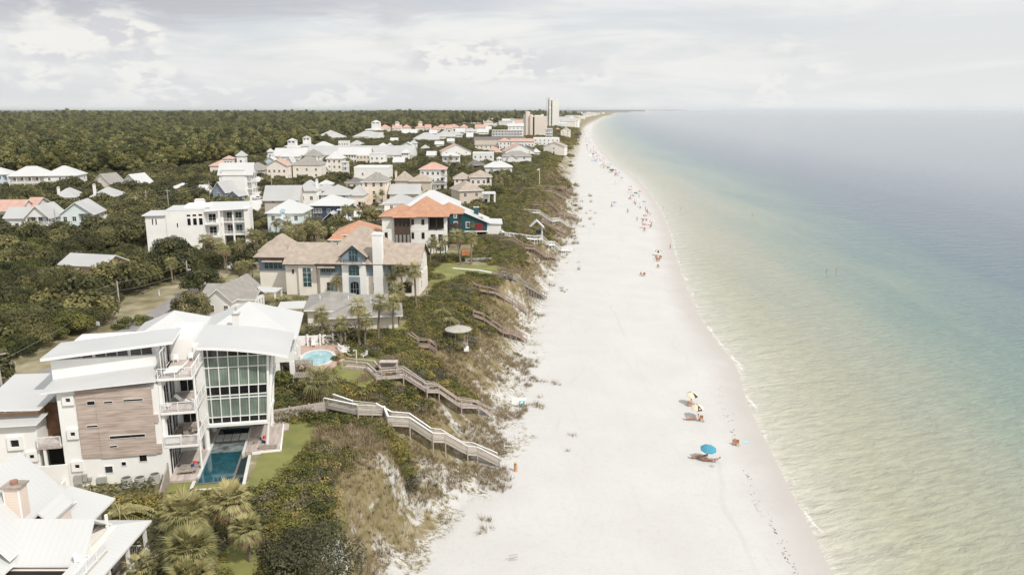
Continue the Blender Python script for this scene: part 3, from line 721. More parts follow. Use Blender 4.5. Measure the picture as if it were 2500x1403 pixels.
def pool():
    T = HF.root('swimming_pool', 'long dark tiled pool with teal water and stepping stones beside the modern house', 'pool', clear=(-1, 5, -4, 5))
    g = MB(); z = .34
    def ring_(o, i, z0, z1, m=0):
        n = len(o)
        for k in range(n):
            if k == n - 1 or (k == 0 and n == 5): continue
            j = (k + 1) % n; g.solid([(*o[k], z0), (*o[j], z0), (*i[j], z0), (*i[k], z0)], [(*o[k], z1), (*o[j], z1), (*i[j], z1), (*i[k], z1)], m)
    ring_([(3.75, 4.3), (3.75, 12.6), (-.3, 12.6), (-.3, -.75)], [(3.45, 4.3), (3.45, 12.3), (.0, 12.3), (.0, -.75)], -.6, z)
    g.build('coping', CON2, T)
    g = MB(); ring_([(4.45, 4.25), (4.75, -3.3), (-.62, -3.45), (-.62, -.9)][::-1], [(4.15, 4.2), (4.42, -3.05), (-.3, -3.2), (-.3, -.9)][::-1], -.7, .12); g.build('outer_coping', CON2, T)
    def sheet(p, z, name, m, lab=None):
        g = MB(); g.poly([(a, b, z) for a, b in p]); o = g.build(name, m, T)
        if lab: o['label'] = lab
        return o
    sheet([(-.3, -3.2), (4.42, -3.05), (4.15, 4.2), (-.3, -1.1)], .04, 'overflow_gutter', WATB)
    g = MB(); g.box(-.02, 3.3, -2.15, -1.95, -.6, .16); g.box(3.28, 3.5, -2.15, 4.3, -.6, .16); g.box(-.1, -.02, -2.1, -.6, -.6, .16); g.build('overflow_edge', RDK, T)
    sheet([(-.02, -1.95), (3.28, -1.95), (3.35, 5.3), (.0, 5.3)], .165, 'water', WATD, 'teal water of the deep end')
    sheet([(.0, 5.3), (3.45, 5.3), (3.45, 8.4), (.0, 8.4)], .17, 'water', WATS, 'pale water over the shallow shelf')
    sheet([(.0, 10.2), (3.45, 10.2), (3.45, 12.3), (.0, 12.3)], .175, 'water', WATB, 'dark water of the spa basin')
    sheet([(.0, 8.4), (3.45, 8.4), (3.45, 10.2), (.0, 10.2)], .168, 'channel', WATB)
    for k in range(4):
        g = MB(); g.box(.06 + k * .86, .82 + k * .86, 8.45, 10.1, .1, .33); g.build('stepping_stone', CON2, T)
pool()
def lounger(name='sun_lounger', m=None, up=.55, fr=None):
    "bed along +x, head at +x"
    t = thing(name, 'x', 'sun lounger'); m = m or TRIM
    g = MB(); g.solid([(0, -.3, .28), (1.25, -.3, .28), (1.25, .3, .28), (0, .3, .28)], [(0, -.3, .36), (1.25, -.3, .36), (1.25, .3, .36), (0, .3, .36)])
    g.build('seat', m, t); g = MB(); g.solid([(1.26, -.3, .28), (1.85, -.3, .28 + up), (1.85, .3, .28 + up), (1.26, .3, .28)], [(1.24, -.3, .36), (1.8, -.3, .36 + up), (1.8, .3, .36 + up), (1.24, .3, .36)]); g.build('backrest', m, t)
    for x, y in ((.12, -.26), (.12, .26), (1.5, -.26), (1.5, .26)):
        g = MB(); g.box(x - .03, x + .03, y - .03, y + .03, 0, .279); g.build('leg', fr or TRIM, t)
    return t
LW = lounger(); LB = lounger(m=WDG, fr=WDG, up=.1)
def put(proto, fr, u, v, z, rot, label, group=None, first=[None]):
    x, y = fr.w(u, v); o = inst(proto, (x, y, fr.z0 + z), fr.a + R(rot), 1, label, None, group); return o
def chairm(name='patio_chair', m=None, label='x', cat='chair'):
    t = thing(name, label, cat); m = m or TRIM
    g = MB(); g.box(-.25, .25, -.25, .25, .4, .46); g.build('seat', m, t); g = MB(); g.box(-.25, .25, .2, .26, .461, .9); g.build('backrest', m, t)
    for x in (-.22, .22):
        for y in (-.22, .22): q = MB(); q.box(x - .025, x + .025, y - .025, y + .025, 0, .399); q.build('leg', m, t)
    return t
CHR = chairm(); CHW = chairm(m=WDG)
for k in range(3): put(LW, HF, -2.9 + .1 * k, 1.0 + k * .75, 10.8, 5, ['white sun lounger nearest the front rail of the top balcony', 'middle white sun lounger of the three on the top balcony', 'white sun lounger of three farthest from the front rail, top balcony'][k], 'white loungers on the top balcony')
put(LW, HF, -2.6, 1.2, 7.2, 170 - 180 + 175, 'white reclining lounger nearer the rail on the middle balcony', 'loungers on the middle balcony'); put(LW, HF, -.6, 2.4, 7.2, 172, 'white reclining lounger behind another on the middle balcony', 'loungers on the middle balcony')
for k in range(3): put(LB, HF, -2.3, .3 + k * .8, .3, 0, ['weathered wooden lounger nearest the lawn edge of the lower deck', 'weathered wooden lounger in the middle of three on the lower deck', 'weathered wooden lounger closest to the house on the lower deck'][k], 'wooden loungers on the lower deck')
def table(name, label, w, d, h, m, fr, u, v, z):
    t = thing(name, label, 'table', (*fr.w(u, v), fr.z0 + z), fr.a); g = MB(); g.box(-w / 2, w / 2, -d / 2, d / 2, h - .06, h); g.build('tabletop', m, t)
    for x in (-1, 1):
        for y in (-1, 1): q = MB(); q.box(x * (w / 2 - .08) - .04, x * (w / 2 - .08) + .04, y * (d / 2 - .08) - .04, y * (d / 2 - .08) + .04, 0, h - .061); q.build('leg', m, t)
table('patio_table', 'grey rectangular table on the lowest balcony of the modern house', .95, 1.9, .75, WDG, HF, -1.5, 3.4, 3.6)
for k, (u, v, r, lb) in enumerate(((-2.3, 2.9, 90, 'brown chair left of the balcony table, nearer the rail'), (-2.3, 3.9, 90, 'brown chair left of the balcony table, nearer the doors'), (-.7, 2.9, -90, 'brown chair seaward of the balcony table, nearer the rail'), (-.7, 3.9, -90, 'brown chair seaward of the balcony table, nearer the doors'), (-1.5, 2.0, 180, 'brown chair at the near end of the balcony table'))):
    put(CHW, HF, u, v, 3.6, r, lb, 'chairs round the balcony table')
for k, (u, v, lb) in enumerate(((-2.6, 5.3, 'white deck chair by the white wall on the top balcony, left of two'), (-1.1, 5.5, 'white deck chair by the white wall on the top balcony, right of two'))): put(CHR, HF, u, v, 10.8, 0, lb, 'chairs on the top balcony')
# white storage bench on the lowest balcony, round wire chair, red and blue cushions, bench on the seaward deck
def boxthing(name, label, cat, fr, u, v, z, w, d, h, m, legs=0):
    t = thing(name, label, cat, (*fr.w(u, v), fr.z0 + z), fr.a); g = MB(); g.box(0, w, 0, d, h * .15, h * .86); g.build('body', m, t); g = MB(); g.box(-.03, w + .03, -.03, d + .03, h * .861, h); g.build('lid', m, t)
    for x in (.05, w - .13):
        for y in (.05, d - .13): q = MB(); q.box(x, x + .08, y, y + .08, 0, h * .149); q.build('foot', m, t)
boxthing('storage_bench', 'white slatted storage bench against the rail of the lowest balcony', 'bench', HF, -3.2, .2, 3.6, 1.5, .5, .85, TRIM)
boxthing('deck_bench', 'low weathered wooden bench at the front of the seaward deck', 'bench', HF, 5.2, 5.0, .3, 1.9, .35, .42, WDG)
def cushion(label, m, fr, u, v, z, s=.45):
    g = MB(); a = s / 2
    g.solid([(-a, -a, 0), (a, -a, 0), (a, a, 0), (-a, a, 0)], [(-a * .8, -a * .8, .18), (a * .8, -a * .8, .18), (a * .8, a * .8, .18), (-a * .8, a * .8, .18)])
    g.solid([(-a * .8, -a * .8, .181), (a * .8, -a * .8, .181), (a * .8, a * .8, .181), (-a * .8, a * .8, .181)], [(-a * .3, -a * .3, .25), (a * .3, -a * .3, .25), (a * .3, a * .3, .25), (-a * .3, a * .3, .25)])
    o = g.build('cushion', m, loc=(*fr.w(u, v), fr.z0 + z)); o.rotation_euler = (0, 0, fr.a + .3); tag(o, label, 'cushion'); return o
REDC = mat('red_fabric', (.65, .05, .03), .8); BLUC = mat('dark_blue_fabric', (.03, .03, .12), .8)
cushion('bright red cushion on the deck beside the glass bay', REDC, HF, 5.6, 8.2, .32, .6); cushion('dark blue cushion beside the red one on the seaward deck', BLUC, HF, 4.9, 8.1, .32); cushion('dark blue cushion near the round wire chair', BLUC, HF, 5.5, 6.9, .32, .4)
cushion('orange red cushion on the wooden loungers of the lower deck', REDC, HF, -.9, 1.9, .67, .35); cushion('dark blue cushion on the wooden loungers of the lower deck', BLUC, HF, -1.0, 1.15, .67, .35)
t = thing('wire_chair', 'round woven wire chair standing on the seaward deck', 'chair', (*HF.w(4.55, 6.9), 13.3), 0)
g = MB()
for k in range(12): a = k * math.pi / 6; g.path([Vector((.15 * math.cos(a), .15 * math.sin(a), .25)), Vector((.55 * math.cos(a), .55 * math.sin(a), .45)), Vector((.62 * math.cos(a), .62 * math.sin(a), .8))], [.015] * 3, 4)
g.build('basket', WDG, t); g = MB()
for rr, z in ((.15, .25), (.38, .36), (.55, .45), (.6, .62), (.62, .8)):
    for k in range(16): a, b = k * math.pi / 8, (k + 1) * math.pi / 8; g.tube((rr * math.cos(a), rr * math.sin(a), z), (rr * math.cos(b), rr * math.sin(b), z), .014, n=4)
g.build('rim', WDG, t); g = MB(); g.tube((0, 0, 0), (0, 0, .25), .2, .1, 10); g.build('foot', WDG, t)
# wood screen wall at the lawn edge, utility boxes, air conditioners
t = HF.root('wooden_screen', 'weathered grey board screen standing at the corner of the lower deck', 'fence'); g = MB()
g.solid([(-3.25, -3.9, -.4), (-3.1, -3.9, -.4), (-2.75, -1.3, -.4), (-2.9, -1.3, -.4)], [(-3.25, -3.9, .5), (-3.1, -3.9, .5), (-2.75, -1.3, 2.2), (-2.9, -1.3, 2.2)]); g.build('board_panel', WDG, t)
post(t, -3.2, -3.95, -.4, .6, .07, WDG); post(t, -2.85, -1.25, -.4, 2.3, .07, WDG)
ACM = mat('air_conditioner_metal', (.50, .48, .44), .6); 
for k, (u, v, lb) in enumerate(((-6.9, -1.1, 'round grey air conditioner farthest from the wooden screen'), (-5.6, -1.25, 'round grey air conditioner in the middle of the three by the wall'), (-4.3, -.75, 'round grey air conditioner closest to the wooden screen'))):
    t = thing('air_conditioner', lb, 'air conditioner', (*HF.w(u, v), 13.05), 0, 'air conditioners along the wall'); g = MB(); g.tube((0, 0, 0), (0, 0, .9), .5, .5, 20, cap=False); g.poly([(.5 * math.cos(i * .628), .5 * math.sin(i * .628), 0) for i in range(10)]); g.build('casing', ACM, t)
    g = MB(); g.tube((0, 0, .8), (0, 0, .84), .42, .42, 16); g.build('fan_grille', mat('dark_grille', (.12, .11, .10), .7), t); g = MB()
    for i in range(16): a, b = i * math.pi / 8, (i + 1) * math.pi / 8; g.solid([(.42 * math.cos(a), .42 * math.sin(a), .9), (.52 * math.cos(a), .52 * math.sin(a), .9), (.52 * math.cos(b), .52 * math.sin(b), .9), (.42 * math.cos(b), .42 * math.sin(b), .9)], [(.42 * math.cos(a), .42 * math.sin(a), .96), (.52 * math.cos(a), .52 * math.sin(a), .96), (.52 * math.cos(b), .52 * math.sin(b), .96), (.42 * math.cos(b), .42 * math.sin(b), .96)])
    g.build('rim', ACM, t)
for (u0, z0, w, h, lb) in ((-12.0, .3, .75, 1.0, 'tall grey electrical cabinet on the white wall'), (-11.2, .55, .4, .8, 'narrow grey meter box next to the tall cabinet'), (-10.7, .6, .3, .35, 'small grey junction box on the white wall'), (-9.9, .2, .9, .7, 'wide pale pump box low on the white wall')):
    t = HF.root('utility_box', lb, 'utility box', group='utility boxes on the white wall'); g = MB(); g.box(u0, u0 + w, -.28, -.003, z0, z0 + h); g.build('cabinet', ACM, t); g = MB(); g.box(u0 + .04, u0 + w - .04, -.31, -.282, z0 + .04, z0 + h - .04); g.build('cover', mat('grey_cover', (.40, .41, .40), .6), t); g = MB(); g.tube((u0 + w / 2, -.1, -.3), (u0 + w / 2, -.1, z0), .03, n=6); g.build('conduit', ACM, t)
# ================================================================ neighbour at the lower left corner
def neighbour():
    f = Fr((-30.0, 61.0), 0.0); H = f.root('beach_house', 'big white metal roofed beach house cut off by the lower left corner', 'house', clear=(-26, 1, -22, 5))
    g = MB(); g.box(-25, -2.4, -7.7, -1.6, -1, 3.5); g.box(-25, -2.4, -20, -7.71, -1, 2.3); g.box(-19, -5.9, -6, 2.6, -.9, 3.45); g.box(-24, -2.0, -7.0, -2.2, 3.5, 4.1)
    g.prism([(-3.5, -7), (-3.4, -7), (-3.4, -2.2), (-3.5, -2.2)], 4.1, 4.2); g.build('wall', CRM, H)
    def roof(name, quads, m=RMW, th=.18, lab=None):
        g = MB()
        for q in quads: g.solid([(p[0], p[1], p[2] - th) for p in q], q, 1, 0)
        o = g.build(name, [m, TRIM], H)
        if lab: o['label'] = lab
        return o
    roof('porch_roof', [[(-2.6, -20, 4.15), (-.25, -20, 3.4), (-.25, 0, 3.4), (-2.6, -2.2, 4.15)], [(-2.6, -2.2, 4.15), (-.25, 0, 3.4), (-6, 0, 3.4), (-6, -2.2, 4.15)]], RMY, lab='skirt roof over the lower porch')
    roof('rear_roof', [[(-9, -4, 4.7), (-5.1, -1.0, 3.5), (-5.1, 3.7, 3.5), (-9, 3.7, 4.7)], [(-20, -4, 4.7), (-9.01, -4, 4.7), (-9.01, 3.7, 4.7), (-20, 3.7, 4.7)]], RMY, lab='low roof behind the steep one')
    mr = roof('main_roof', [[(-11.2, -8, 9.1), (-7.1, -8, 4.6), (-7.1, 1.3, 4.6), (-11.2, 1.0, 9.1)], [(-15.3, -8, 4.6), (-11.2, -8, 9.1), (-11.2, 1.0, 9.1), (-15.3, 1.3, 4.6)]], RMY, lab='steep white roof with the chimney')
    g = MB(); g.prism([(-14.6, .6), (-7.8, .6), (-7.8, .75), (-14.6, .75)], 3.4, 4.7); g.build('gable_wall', CRM, H)
    roof('front_roof', [[(-25, -7.6, 3.9), (-1.9, -7.6, 3.9), (-2.4, -4.6, 6.05), (-25, -4.6, 6.05)], [(-25, -4.6, 6.05), (-2.4, -4.6, 6.05), (-2.6, -1.7, 4.0), (-25, -1.7, 4.0)]], RMW, lab='front roof with a long level ridge')
    g = MB(); gable(g, -12.4, -7.4, -9.2, -5.6, 4.0, 1.5, 'y', .3); g.build('front_dormer_roof', [RMY, TRIM], H)
    g = MB(); g.box(-12.1, -7.7, -8.9, -7.7, 3.0, 4.0); g.prism([(-12.1, -8.9), (-7.7, -8.9), (-7.7, -8.8), (-12.1, -8.8)], 4.0, 4.2); g.build('front_dormer', CRM, H)
    PCW = mat('pale_peach_siding', (.74, .62, .53), .7, var=.05, stripe=('Z', .22, .88, .01))
    g = MB(); g.box(-9.4, -8.2, -4.3, -3.2, 4, 8.4, 0); g.box(-9.55, -8.05, -4.45, -3.05, 8.4, 8.55, 1)
    for x in (-9.43, -8.27): g.box(x, x + .1, -4.33, -4.23, 4, 8.4, 2)
    ch = g.build('chimney', [PCW, WDG, TRIM], mr); g = MB(); g.tube((-8.8, -3.75, 8.55), (-8.8, -3.75, 8.85), .28, n=12); g.build('chimney_pot', BRK, mr)
    g = MB(); g.box(-7.6, -6.2, -4.3, -1.2, 4.2, 5.5, 0); gable(g, -7.6, -6.2, -4.2, -1.2, 5.5, .7, 'y', .15, 1, 1); g.build('dormer', [PCW, RMW], mr); window(mr, 'F', (-7.25, 4.6, -4.31), .7, .9)
    # gable end and the deck cut into the porch roof
    g = MB(); g.box(-2.6, -1.2, -13, -5.4, 3.5, 3.75); g.box(-12, -2.61, -13, -7.8, 2.31, 2.5); g.build('roof_deck', WDW, H)
    rail(H, (-1.3, -5.3), (-1.3, -12.9), 3.75, .95, st='bal'); rail(H, (-12, -9.6), (-2.7, -9.6), 2.5, .95, st='bal')
    g = MB(); g.box(-8.5, -2.9, -7.76, -7.72, 2.6, 3.5); g.build('dark_opening', DKI, H)
    for y in (-5.5, -2.6): post(H, -2.6, y, 3.6, 5.3, .09)
    # lower porch
    g = MB(); g.box(-2.39, -.4, -20, -.4, .1, .4); g.build('porch_floor', WDG, H)
    for k in range(6): post(H, -.52, -.9 - 3.0 * k, .4, 3.4, .12)
    rail(H, (-.45, -.9), (-.45, -15.9), .4, 1.0, st='bal'); rail(H, (-2.3, -.6), (-.45, -.6), .4, 1.0, st='bal')
    g = MB(); g.box(-2.395, -2.38, -15, -3, .5, 2.9); g.build('porch_screen', GLD, H)
    return H, f
NB, NF = neighbour()
def adirondack(name='lounge_chair', m=None):
    t = thing(name, 'x', 'chair'); m = m or TRIM; g = MB(); g.solid([(-.3, -.3, .32), (.3, -.3, .32), (.3, .3, .22), (-.3, .3, .22)], [(-.3, -.3, .36), (.3, -.3, .36), (.3, .3, .26), (-.3, .3, .26)]); g.build('seat', m, t)
    g = MB(); g.solid([(-.3, .31, .2), (.3, .31, .2), (.3, .36, .2), (-.3, .36, .2)], [(-.26, .55, 1.0), (.26, .55, 1.0), (.26, .6, 1.0), (-.26, .6, 1.0)]); g.build('backrest', m, t)
    for x in (-.36, .31): g = MB(); g.box(x, x + .06, -.35, .5, .52, .56); g.box(x, x + .05, -.33, -.27, 0, .519); g.box(x, x + .05, .4, .46, 0, .519); g.build('arm', m, t)
    return t
AD = adirondack()
put(AD, NF, -5.2, -8.8, 2.51, 180, 'white lounge chair with a blue cushion on the near roof deck'); cushion('blue cushion on the chair of the near roof deck', mat('blue_fabric', (.05, .12, .45), .8), NF, -5.2, -8.8, 2.87, .4)
put(AD, NF, -2.1, -7.3, 3.76, 100, 'white lounge chair under the gable end of the near roof deck')
# ================================================================ white pyramid roofed house with the oval pool
def poolhouse():
    f = Fr(G(742, 765, 19.8), 11); H = f.root('villa', 'white villa on columns with two pyramid metal roofs beside an oval pool', 'house', clear=(-24, 1, -14, 1))
    g = MB(); g.box(-12.4, -.9, -12.6, -.9, 3.2, 6.8); g.box(-12.4, -4.8, -12.6, -.9, -1, 3.2); g.box(-21.6, -12.41, -11.4, -1.4, -1, 6.6); g.build('wall', STU, H)
    g = MB(); hip(g, -13.2, -.7, -13.4, -.6, 6.75, 3.7, .65); g.build('roof', [RMY, TRIM], H)['label'] = 'larger pyramid roof towards the sea'
    g = MB(); hip(g, -22, -12.2, -11.8, -1.0, 6.5, 2.9, .5); g.build('roof', [RMY, TRIM], H)['label'] = 'smaller pyramid roof towards the street'
    for k in range(5): window(H, 'R', (-11.8 + k * 2.35, 4.1, -.895), 1.3, 1.9, 1, 2, gl=GLM)
    for k in range(4):
        post(H, -1.1, -12.3 + k * 3.75, -.2, 3.2, .32, STU, 'column'); post(H, -3.0, -12.3 + k * 3.75, -.2, 3.2, .28, STU, 'column')
    g = MB(); g.box(-4.79, -4.7, -12, -1.5, 0, 2.7); g.build('glass_doors', GLM, H)
    chimney(H, -8.4, -13.0, 7, 10.3, .9, .8, STU); g = MB(); g.tube((-7.9, -12.6, 10.7), (-7.9, -12.6, 11.3), .12, n=8); g.build('flue', CON, H)
    BRT = mat('pinkish_brick_paving', (.50, .36, .30), .9, var=.12, vs=1.5)
    g = MB(); c = Fr((-29.6, 116.1), 11)
    def el(rx, ry, n=28): return [(rx * math.cos(i * 6.2832 / n), ry * math.sin(i * 6.2832 / n)) for i in range(n)]
    o, i_ = el(2.75, 4.2), el(2.25, 3.7)
    T = c.root('oval_pool', 'oval light blue swimming pool with a pale coping on a brick terrace', 'pool', clear=(-5, 4, -8, 8))
    for k in range(28):
        j = (k + 1) % 28; g.solid([(*i_[k], -.3), (*o[k], -.3), (*o[j], -.3), (*i_[j], -.3)], [(*i_[k], .2), (*o[k], .2), (*o[j], .2), (*i_[j], .2)])
    g.build('coping', CON2, T); g = MB(); g.poly([(a, b, .17) for a, b in i_]); g.build('water', mat('light_blue_pool_water', (.36, .58, .62), .06, var=.12, vs=.7, spec=.6), T)
    g = MB(); g.tube((-1.2, -3.6, .2), (-1.2, -3.6, .9), .04); g.tube((-.7, -3.6, .2), (-.7, -3.6, .9), .04); g.tube((-1.2, -3.6, .9), (-1.2, -3.1, .5), .04); g.tube((-.7, -3.6, .9), (-.7, -3.1, .5), .04); g.build('pool_ladder', mat('steel', (.6, .6, .6), .25, metal=1), T)
    g = MB(); g.prism([(-5.2, -9), (1.6, -8), (3.3, -3), (4.9, .5), (5.6, 5.0), (4.2, 6.9), (-6, 6.9)], -.7, .13); o_ = g.build('brick_terrace', BRT); o_.location = (*c.o, 13); o_.rotation_euler = (0, 0, c.a); tag(o_, 'pinkish brick terrace around the oval pool', 'terrace')
    t = c.root('white_fence', 'white board fence with capped posts behind the oval pool', 'fence'); g = MB(); g.box(-6, 4.2, 6.95, 7.05, -.2, 1.75); g.build('board_panel', TRIM, t)
    for k in range(6): post(t, -5.8 + k * 1.98, 6.8, -.2, 2.0, .13, TRIM)
    for k in range(6): post(t, -4.9 + k * 1.75, 6.85, .13, 1.5, .07, BRK, 'brown_brace')
    t = c.root('garden_shower', 'thin white outdoor shower pole beside the boardwalk', 'shower'); x, y = c.fz(965, 905, 0); g = MB(); x, y = 5.8, -4.2; g.tube((x, y, -.3), (x, y, 2.3), .07); g.tube((x, y, 2.25), (x - .35, y, 2.3), .04); g.tube((x - .35, y, 2.3), (x - .35, y, 2.15), .07, .1); g.build('pole', TRIM, t)
    LP = (('white sun lounger nearest the fence beside the oval pool', 3.3, 4.6, 190), ('white sun lounger second from the fence beside the oval pool', 3.4, 3.6, 192), ('white sun lounger third from the fence beside the oval pool', 3.3, 2.6, 195), ('white sun lounger nearest the camera on the oval pool terrace', 3.4, 1.6, 197))
    for lb, u, v, r in LP: put(LW, c, u + 1.4, v, .14, r, lb, 'white loungers beside the oval pool')
    put(LW, c, 5.9, .2, .02, 200, 'single white sun lounger standing on the lawn beyond the oval pool'); put(AD, c, -3.4, 4.9, .14, 0, 'tall white lounge chair left of the oval pool by the columns'); put(AD, c, -.9, 6.0, .14, 0, 'white chair against the fence beneath a palm trunk')
    put(AD, c, 6.9, -.9, .02, -60, 'white chair on the lawn next to the single lounger')
    t = thing('plant_pot', 'small round shrub in a pot at the end of the oval pool', 'potted plant', (*c.w(3.2, -3.9), 13.13), 0); g = MB(); g.tube((0, 0, 0), (0, 0, .4), .2, .28, 12); g.build('pot', BRK, t); return H, f, c, t
PH, PF, PC, POT = poolhouse()
def cottage():
    f = Fr((-50.7, 139.8), -4); H = f.root('cottage', 'small white cottage with a steep grey shingle roof and a side porch', 'house', clear=(-6, 5, -1, 15))
    g = MB(); g.box(-4.9, -.3, .4, 13.6, -1, 3.3); gend(g, -4.9, -.3, .4, 13.6, 3.3, 2.0, 'y'); g.box(-.29, 2.9, 3.2, 8.2, -1, 2.9); g.box(-8, -4.91, 6, 12, -1, 3.0); g.build('wall', WHS, H)
    g = MB(); gable(g, -4.9, -.3, .4, 13.6, 3.3, 2.0, 'y', .45); g.build('roof', [RGR, TRIM], H)
    g = MB(); gable(g, -.3, 2.9, 3.2, 8.2, 2.9, 1.1, 'x', .35); g.build('side_roof', [RGR, TRIM], H)
    g = MB(); gable(g, -8, -4.9, 6, 12, 3.0, 1.3, 'x', .4); g.build('street_side_roof', [RGR, TRIM], H)
    g = MB(); g.solid([(2.0, 8.6, 3.0), (5.0, 8.6, 2.9), (5.0, 12.5, 2.9), (-.2, 12.5, 3.1)], [(2.0, 8.6, 3.15), (5.0, 8.6, 3.05), (5.0, 12.5, 3.05), (-.2, 12.5, 3.25)]); g.build('porch_roof', RMW, H)
    for x, y in ((4.8, 8.8), (4.8, 12.2)): post(H, x, y, -.2, 2.9, .12)
    for u in (-4.2, -1.6): window(H, 'F', (u, 1.1, .397), .7, 1.2)
    for v in (4.2, 5.5, 6.8): window(H, 'R', (v, .9, 2.903), .5, 1.5)
    return H
cottage()
def ranch():
    f = Fr(G(749, 753, 16.2), 9); H = f.root('low_house', 'low house with a wide flat grey shingle roof behind the row of palms', 'house', clear=(-4, 17, -5, 12))
    g = MB(); g.box(0, 13, .5, 10.5, -1, 2.9); g.box(4, 15.6, -3.4, 1, -1, 2.3); g.build('wall', CRM, H)
    g = MB(); hip(g, 0, 7.5, 0, 11, 2.8, 1.5, .5); hip(g, 2.5, 13.6, -.6, 10, 2.7, 1.4, .5); hip(g, 4, 16, -4.0, 4, 2.3, 1.3, .5); g.build('roof', [RGR, TRIM], H)
    g = MB(); g.box(-5.5, -.8, 3, 8.5, 2.4, 2.6); g.build('carport_roof', RMW, H)
    for x, y in ((-5.3, 3.2), (-5.3, 8.3)): post(H, x, y, -.3, 2.4, .08)
    for u, v in ((2, 4), (7, 3), (11, 1)): g = MB(); g.tube((u, v, 3.2), (u, v, 4.6), .08); g.build('vent_pipe', TRIM, H)
    window(H, 'F', (1.2, .9, .497), 1.2, 1.1); return H
ranch()
def med():
    f = Fr(G(715, 722, 13), -3); H = f.root('stucco_mansion', 'large cream stucco mansion with tan shingle roofs, blue grey dormer and a tall white chimney', 'house', clear=(-10, 28, -2, 16))
    BG = mat('blue_grey_shingle_wall', (.25, .305, .35), .8, var=.06, stripe=('Z', .2, .9, .01))
    w = MB(); w.box(-7.8, -1.6, 3.4, 13, -1, 4.6); w.box(-1.6, 5.8, 1.2, 11, -1, 6.7); w.box(1.2, 4.9, .7, 1.19, -1, 6.2); w.box(5.8, 20.6, 0, 13, -1, 6.7); w.box(20.6, 25.8, .9, 12, -1, 4.1); w.box(20.7, 25.7, 4.5, 12, 4.1, 6.8)
    gend(w, 20.7, 25.8, .9, 12, 6.8, 3.1, 'x'); w.build('wall', CRM, H)
    w = MB(); w.box(10.6, 15.4, -.9, 6, -.9, 7.2); w.build('entrance_bay', STU, H)
    w = MB(); w.box(-7.9, -1.5, 3.2, 12.9, 4.6, 7.3); w.build('upper_wall', BG, H)
    for a, b in ((5.9, 10.59), (15.41, 16.9), (18.9, 20.5)): w = MB(); w.box(a, b, -.08, -.003, 4.4, 6.65); w.build('upper_wall', BG, H)
    r = MB(); hip(r, -8.2, -1.2, 2.8, 13.2, 7.3, 3.9, .5, th=.18); hip(r, -9.5, -6, 8, 15, 7.6, 1.8, .3, th=.18); r.build('wing_roof', [RTN, WDB], H)
    r = MB(); gable(r, -1.4, 7.5, .8, 11.4, 6.6, 3.3, 'x', .5, th=.18); r.build('link_roof', [RTN, WDB], H)
    r = MB(); hip(r, 5.6, 21.2, -.5, 13.6, 6.7, 6.6, .5, th=.18); MR = r.build('main_roof', [RTN, WDB], H)
    r = MB(); gable(r, 19.5, 25.9, .6, 12.2, 6.7, 3.2, 'x', .5, th=.18); r.build('terrace_roof', [RTN, WDB], H)
    d = MB(); d.box(10.6, 15.4, -.9, 5, 7.21, 8.6); gend(d, 10.6, 15.4, -.9, 5, 8.6, 2.0, 'y'); DR = d.build('dormer', BG, H)
    r = MB(); gable(r, 10.6, 15.4, -.9, 6.5, 8.6, 2.0, 'y', .5, th=.16); r.build('dormer_roof', [RTN, WDB], DR)
    def arched(P, u, z, w_, h, v, gl, lab=None):
        g = MB(); pts = [(u, z), (u + w_, z), (u + w_, z + h - w_ * .25)] + [(u + w_ / 2 + w_ / 2 * math.cos(a * math.pi / 8), z + h - w_ * .25 + w_ * .25 * math.sin(a * math.pi / 8)) for a in range(1, 8)] + [(u, z + h - w_ * .25)]
        g.solid([(x, v, q) for x, q in pts], [(x, v - .05, q) for x, q in pts]); o = g.build('arched_window', gl, P); g = MB()
        for k in (1, 2): g.box(u + w_ * k / 3 - .04, u + w_ * k / 3 + .04, v - .09, v - .051, z, z + h - .3)
        g.box(u, u + w_, v - .088, v - .051, z + h * .5 - .03, z + h * .5 + .03); g.build('mullions', BG, o)
    arched(DR, 12.2, 7.5, 1.7, 2.5, -.905, GLT); arched(H, 12.0, 4.6, 2.1, 2.2, -.905, GLT); arched(H, 12.3, .3, 1.6, 3.0, -.96, GLD)
    g = MB(); g.box(11.95, 14.2, -.95, -.903, .1, 4.3); g.build('door_surround', BG, H)
    g = MB(); g.box(11.2, 14.9, -1.9, -.91, 6.95, 7.1); b = g.build('balcony', CON, DR)
    rail(b, (11.25, -1.85), (14.85, -1.85), 7.1, .85, m=WDB, st='wire')
    chimney(H, 16.95, -1.0, -.8, 12.8, 1.9, 1.5, STU, STU)
    for x0, y0, x1, y1 in ((798, 689, 814, 709), (911, 690, 920, 709), (947, 690, 960, 709)): wpx(H, f, -.003, x0, y0, x1, y1, fr=CRM, gl=GLT)
    for x0, y0, x1, y1 in ((784, 647, 794, 664), (796, 647, 806, 664), (808, 647, 818, 664), (831, 645, 838, 662), (908, 645, 917, 663), (948, 646, 955, 663)): wpx(H, f, -.083, x0, y0, x1, y1, fr=BG, gl=GLT)
    window(H, 'F', (2.1, 1.8, .697), 1.7, 3.9, 2, 4, fr=CRM, gl=GLT, lab='tall teal glass window'); window(H, 'F', (-.3, 4.4, 1.197), .5, .9, 1, 1, fr=CRM); window(H, 'F', (8.2, .9, -.003), .8, 1.9, 1, 1, fr=CRM, gl=mat('pale_blue_shutter', (.42, .52, .54), .6))
    for k in range(4): window(H, 'F', (-6.6 + k * .95, 5.0, 3.197), .75, 1.5, 1, 2, fr=BG, gl=GLT)
